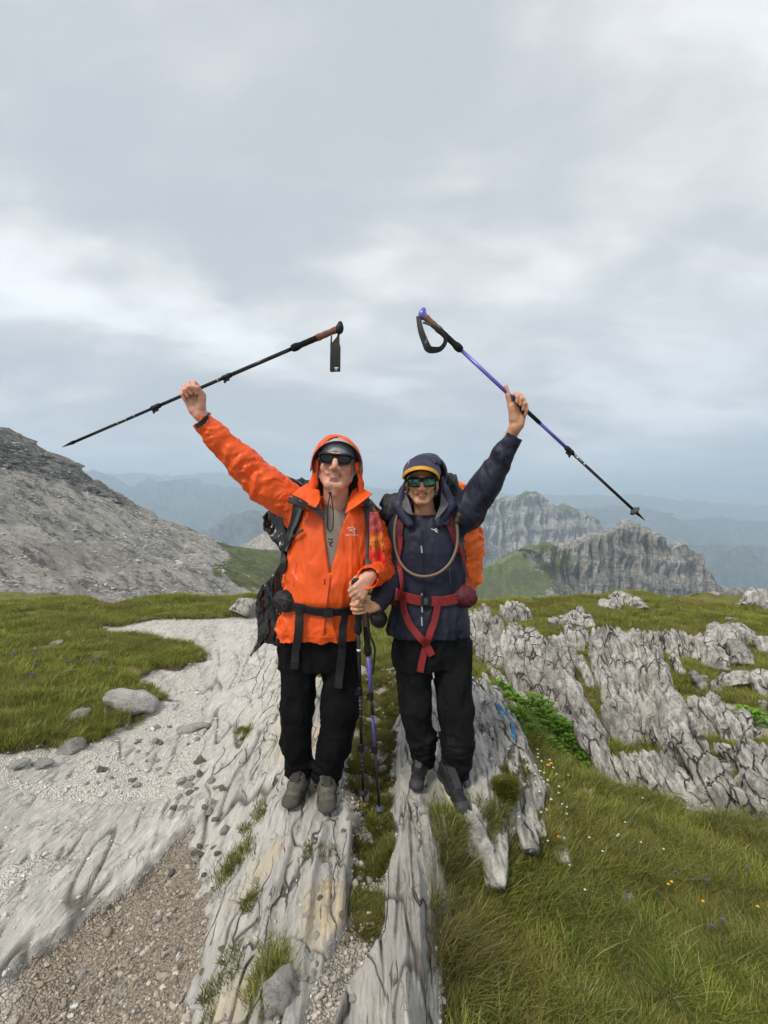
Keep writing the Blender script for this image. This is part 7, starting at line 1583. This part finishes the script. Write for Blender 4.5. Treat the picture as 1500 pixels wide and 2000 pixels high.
def grass():
    G1 = [(.085, .15, .025), (.13, .19, .03), (.065, .12, .025), (.20, .24, .05), (.50, .46, .20)]; G2 = [(.31, .36, .055), (.42, .44, .09), (.46, .42, .10), (.23, .30, .055)]; D = [(.24, .17, .075), (.17, .115, .05), (.30, .24, .13), (.10, .10, .03)]
    MO = [(.12, .13, .015), (.18, .16, .02), (.08, .10, .015)]
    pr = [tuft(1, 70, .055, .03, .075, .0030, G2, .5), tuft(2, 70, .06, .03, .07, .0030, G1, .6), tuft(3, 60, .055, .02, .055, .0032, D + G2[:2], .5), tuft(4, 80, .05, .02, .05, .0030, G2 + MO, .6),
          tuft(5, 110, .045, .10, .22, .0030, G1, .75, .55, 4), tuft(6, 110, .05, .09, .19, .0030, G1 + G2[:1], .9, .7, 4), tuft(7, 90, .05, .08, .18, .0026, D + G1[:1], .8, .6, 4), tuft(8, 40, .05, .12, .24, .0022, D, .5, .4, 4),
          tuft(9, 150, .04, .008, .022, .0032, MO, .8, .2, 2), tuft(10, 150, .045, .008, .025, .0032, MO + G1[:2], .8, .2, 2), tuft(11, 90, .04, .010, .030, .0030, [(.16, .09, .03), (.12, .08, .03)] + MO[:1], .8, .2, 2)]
    P = []; R = []; S = []; I = []; T = []
    def put(x, y, z, rs, kinds, s0, s1, tint):
        n = len(x); P.append(np.stack([x, y, z], 1)); R.append(np.stack([rs.uniform(-.15, .15, n), rs.uniform(-.15, .15, n), rs.uniform(0, 6.28, n)], 1)); s = rs.uniform(s0, s1, n) * (1 + .05 * y)
        S.append(np.stack([s, s, s * rs.uniform(.8, 1.2, n)], 1)); I.append(np.array(kinds)[rs.randint(0, len(kinds), n)]); T.append(tint)
    # turf
    x, y, rs = cand(90000, 31, 1.15, 9.8, 54, .9); z, rock, veg, *_ = ground(x, y, True); u = U(x, y); nz = fbm2(x * 1.3, y * 1.3, 3, 201); gu = gully(u, y) * (y < 4.5)
    k = (veg + .3 * fbm2(x * 7, y * 7, 3, 203) > .55) & (gu < .4) & (rs.rand(len(x)) < .80)
    hole = smooth01(.25, .45, fbm2(x * 2.1, y * 2.1, 3, 205)) * (rs.rand(len(x)) < .75); k &= ~(hole > .5)
    xx, yy, zz, nn = x[k], y[k], z[k], nz[k]
    ty = np.clip(.24 + 1.9 * nn + rs.normal(0, .22, len(xx)), 0, 1)
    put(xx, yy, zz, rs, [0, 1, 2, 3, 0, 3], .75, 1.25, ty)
    # long tussocks in front on the right, some on the left bank
    x, y, rs = cand(30000, 33, 1.2, 4.6, 52, 1.0); z, rock, veg, *_ = ground(x, y, True); u = U(x, y); nz = fbm2(x * 1.6 + 5, y * 1.6, 3, 207)
    right = (u > right_edge(y) + .10) & (y < 3.1 + nz) & (veg > .55); left_ = (u < -1.4) & (np.hypot(x + 2.25, (y - 4.15) * .8) < .62) & (veg > .5)
    pp = np.where(right, .30 + .9 * np.clip(nz, -.3, .6), 0) * smooth01(3.6, 2.2, y) + np.where(left_, .30, 0); k = rs.rand(len(x)) < pp * .34
    xx, yy, zz, nn = x[k], y[k], z[k], fbm2(x[k] * 2.2, y[k] * 2.2, 3, 209); ty = np.clip(.15 + 1.1 * nn + rs.normal(0, .15, len(xx)), 0, 1)
    ppx = 750 + xx / yy * F; ppy = 1000 + (EYE - zz) / yy * F; free = ~((ppx > 895) & (ppx < 1100) & (ppy < 1745)); xx, yy, zz, ty = xx[free], yy[free], zz[free], ty[free]
    dry = ty > .5
    for sel, kinds in ((~dry, [4, 5, 5, 6]), (dry, [6, 7, 6, 5])): put(xx[sel], yy[sel], zz[sel] - .005, rs, kinds, .40, .82, ty[sel])
    # moss in the gully and in joints
    x, y, rs = cand(60000, 35, 1.3, 5.5, 40, .8); z, rock, veg, brown, crack, *_ = ground(x, y, True); u = U(x, y); gu = gully(u, y)
    k = (gu > .35) & (veg > .35) & (y < 5) & (rs.rand(len(x)) < .85)
    k |= (crack > .55) & (u < .1) & (u > -.75) & (y > 2.5) & (rs.rand(len(x)) < .35) & (pn2(x * 2, y * 2, 211) > .1)
    xx, yy, zz = x[k], y[k], z[k]; ty = np.clip(.25 + 1.2 * fbm2(xx * 4, yy * 4, 2, 213), 0, 1); put(xx, yy, zz, rs, [8, 9, 10, 9, 10], .6, 1.15, ty * .9)
    # single tufts in the joints of the slabs
    rs = np.random.RandomState(41)
    for px, py, n, sp, kd in ((470, 1676, 26, .05, [3, 9, 1]), (480, 1430, 22, .06, [3, 9]), (555, 1290, 18, .05, [3]), (530, 1915, 34, .04, [3, 1, 0]), (505, 1600, 14, .05, [9, 3]), (742, 1625, 30, .04, [3, 9]), (748, 1680, 24, .04, [1, 9]), (690, 1770, 12, .04, [3, 9, 2]), (880, 1700, 50, .05, [1, 3, 6]), (875, 1600, 40, .05, [1, 3]),
                              (885, 1860, 50, .06, [6, 1, 3]), (975, 1600, 24, .04, [1, 2]), (950, 1590, 24, .04, [1, 3]), (1010, 1500, 20, .04, [8]), (255, 1405, 30, .06, [1, 3]), (625, 1665, 12, .04, [10, 8]), (500, 1760, 10, .04, [10, 9]), (450, 1900, 14, .05, [9])):
        c = hit(px, py); x = c.x + rs.normal(0, sp * .6, n); y = c.y + rs.normal(0, sp, n); z = ground(x, y); put(x, y, z, rs, kd, .55, 1.0, rs.uniform(0, .6, n))
    # moss cushion on the big slab
    bv = bvh_of(SLABS); V = []
    for i in range(260):
        px = 988 + rs.normal(0, 6.5); py = 1528 + rs.normal(0, 15); q, n_ = onto(bv, px, py, -.002, dflt=2.5); V.append(tuple(q))
    V = np.array(V); put(V[:, 0], V[:, 1], V[:, 2], rs, [8, 8, 9], .7, 1.1, rs.uniform(.1, .5, len(V)))
    scatter('grass', None, pr, np.concatenate(P), np.concatenate(R), np.concatenate(S), np.concatenate(I), np.concatenate(T))
    print('GRASS', sum(len(q) for q in P))
grass()
def leafy(px, py, wpx, seed, label, tone=1.0, n=110, group='bright green leafy plants among the rocks'):
    h = hit(px, py); R = wpx * 1.3 / F * h.y / 2; n = int(n * 1.5); rs = np.random.RandomState(seed); V = []; Fc = []; C = []
    for i in range(n):
        a = rs.uniform(0, 2 * pi); r = R * rs.rand() ** .55; c = np.array((cos(a) * r, sin(a) * r, 0)); c[2] = float(gz(h.x + c[0], h.y + c[1]) - h.z) + R * rs.uniform(.2, .85) * (1.1 - .6 * r / R)
        L = R * rs.uniform(.16, .30); Wd = L * rs.uniform(.6, .85); th = a + rs.normal(0, .6); d = np.array((cos(th), sin(th), rs.uniform(-.1, .7))); d /= np.linalg.norm(d); s = np.cross(d, (0, 0, 1)); s /= np.linalg.norm(s); up = np.cross(s, d)
        col = np.array((.17, .34, .03)) * tone * rs.uniform(.65, 1.3); i0 = len(V)
        pts = [(0, 0, 0), (.28, .42, .10), (.6, .50, .12), (.88, .28, .04), (1.0, 0, -.06), (.88, -.28, .04), (.6, -.50, .12), (.28, -.42, .10), (.5, 0, 0)]
        for q in pts: V.append(c + d * L * (q[0] - .4) + s * Wd * q[1] + up * L * q[2] * 1.2); C.append(col * (.85 + .3 * abs(q[1])))
        for j in range(8): Fc.append((i0 + j, i0 + (j + 1) % 8, i0 + 8))
        # stalk
        i1 = len(V); b = np.array((c[0] * .3, c[1] * .3, -.02)); w = .002
        for p in (b, c): V += [p - s * w, p + s * w]; C += [col * .6] * 2
        Fc.append((i1, i1 + 1, i1 + 3, i1 + 2))
    me = bpy.data.meshes.new('leafy_plant'); me.from_pydata([tuple(v) for v in V], [], Fc); at = me.attributes.new('col', 'FLOAT_COLOR', 'POINT'); C = np.clip(np.array(C, np.float32), 0, 1)
    at.data.foreach_set('color', np.concatenate([C, np.ones((len(C), 1), np.float32)], 1).ravel()); me.materials.append(M_LEAF)
    o = bpy.data.objects.new('leafy_plant', me); COL.objects.link(o); o.location = h; tag(o, label, 'plant', group)
for i, (px, py, w, lb, tn, n) in enumerate([(982, 1352, 44, 'small bright plant at the top of the painted slab', .95, 70), (1004, 1380, 46, 'bright leafy plant right of the blue paint mark', 1.0, 80), (1040, 1392, 70, 'largest bright leafy plant, behind the painted slab', 1.05, 130), (1066, 1416, 60, 'yellow-green leafy plant in front of the largest one', 1.1, 110), (1094, 1440, 66, 'leafy plant midway down the green strip beside the blades', .9, 120), (1120, 1466, 50, 'leafy plant under the narrow slanting blades', .9, 100), (1040, 1440, 50, 'low leafy patch among daisies beside the slab', .8, 90),
                                            (1160, 1494, 44, 'yellowish leafy plant at the foot of the slanting blades', 1.15, 80), (1456, 1414, 62, 'bright round leafy plant alone on stones at the right', 1.1, 120), (1410, 1550, 50, 'dark green leafy plant between slabs at the lower right', .5, 90), (1018, 1410, 56, 'broad bright plant hugging the right side of the painted slab', 1.0, 110), (1075, 1470, 54, 'yellow-green leafy plant among the white flowers', 1.1, 100), (1138, 1488, 34, 'small leafy sprig between grass and rock foot', .9, 50), (1216, 1508, 26, 'tiny dark leafy plant against the pale broken slabs', .5, 40)]):
    leafy(px, py, w, 300 + i, lb, tn, n)
def where(px, py, x0, x1, y0, y1):
    ix = min(3, max(0, int(4 * (px - x0) / (x1 - x0)))); iy = min(3, max(0, int(4 * (py - y0) / (y1 - y0))))
    return ('farthest', 'far', 'near', 'nearest')[iy] + ' row, ' + ('far left', 'left', 'right', 'far right')[ix]
def flower(px, py, col, label, group, lift=.05, r=.011, petals=6):
    h = hit(px, py + 12); root = empty('wildflower', h, label, 'flower', group); top = h + Vector((random.uniform(-.01, .01), 0, lift + .02))
    tube('stem', [h, (h + top) / 2 + Vector((.004, 0, 0)), top], .0014, M_STEM, root, 5); V = []; Fc = []
    for ring in range(2):
        for i in range(petals):
            a = 2 * pi * i / petals + ring * .5; d = Vector((cos(a), sin(a), .35 + .5 * ring)).normalized(); s = d.cross(Vector((0, 0, 1))).normalized(); i0 = len(V)
            V += [top, top + d * r * .6 + s * r * .42, top + d * r * 1.15, top + d * r * .6 - s * r * .42]; Fc.append((i0, i0 + 1, i0 + 2, i0 + 3))
    me = bpy.data.meshes.new('blossom'); me.from_pydata([tuple(v) for v in V], [], Fc); link_mesh('blossom', me, col, root, smooth=False)
M_STEM = plain('flower_stem', (.05, .09, .02), .7); M_FY = plain('yellow_petal', (.78, .42, .02), .7); M_FP = plain('violet_petal', (.12, .09, .42), .7); M_FW = plain('white_petal', (.66, .68, .60), .7)
for px, py in ((1301, 1749), (1313, 1741), (1376, 1782), (1478, 1795)): flower(px, py, M_FY, 'small orange-yellow flower in long grass, ' + where(px, py, 1290, 1490, 1735, 1800), 'yellow flowers in the grass', r=.0075)
for px, py in ((1322, 1722), (1358, 1738), (1376, 1738), (1411, 1818), (1387, 1832), (1460, 1714), (1230, 1616)): flower(px, py, M_FP, 'small violet flower in long grass, ' + where(px, py, 1220, 1470, 1610, 1840), 'violet flowers in the grass at right', r=.007)
for px, py in ((190, 1284), (182, 1288), (220, 1312), (64, 1276), (70, 1296), (60, 1316), (30, 1276), (130, 1290), (205, 1236), (175, 1206)): flower(px, py, M_FP, 'tiny violet flower in the left turf, ' + where(px, py, 25, 225, 1200, 1320), 'violet flowers in the left turf', r=.017, lift=.03)
rsf = np.random.RandomState(9)
for i in range(26):
    px, py = 1060 + rsf.normal(0, 26), 1500 + rsf.normal(0, 38); flower(px, py, M_FW, 'tiny white flower beside the painted slab, ' + where(px, py, 1010, 1110, 1430, 1570), 'white flowers beside the slab', r=.008, lift=.02)
for i in range(14):
    px, py = 1060 + rsf.uniform(-30, 330), 1560 + rsf.uniform(0, 200); flower(px, py, M_FW, 'tiny white seed head in the lower grass, ' + where(px, py, 1030, 1390, 1560, 1760), 'white flowers in the lower grass', r=.006, lift=.04)
for px, py in ((1070, 1498), (1076, 1494), (1090, 1640)): flower(px, py, M_FY, 'tiny yellow flower among white ones, ' + where(px, py, 1065, 1095, 1490, 1645), 'yellow flowers beside the slab', r=.012, lift=.02)
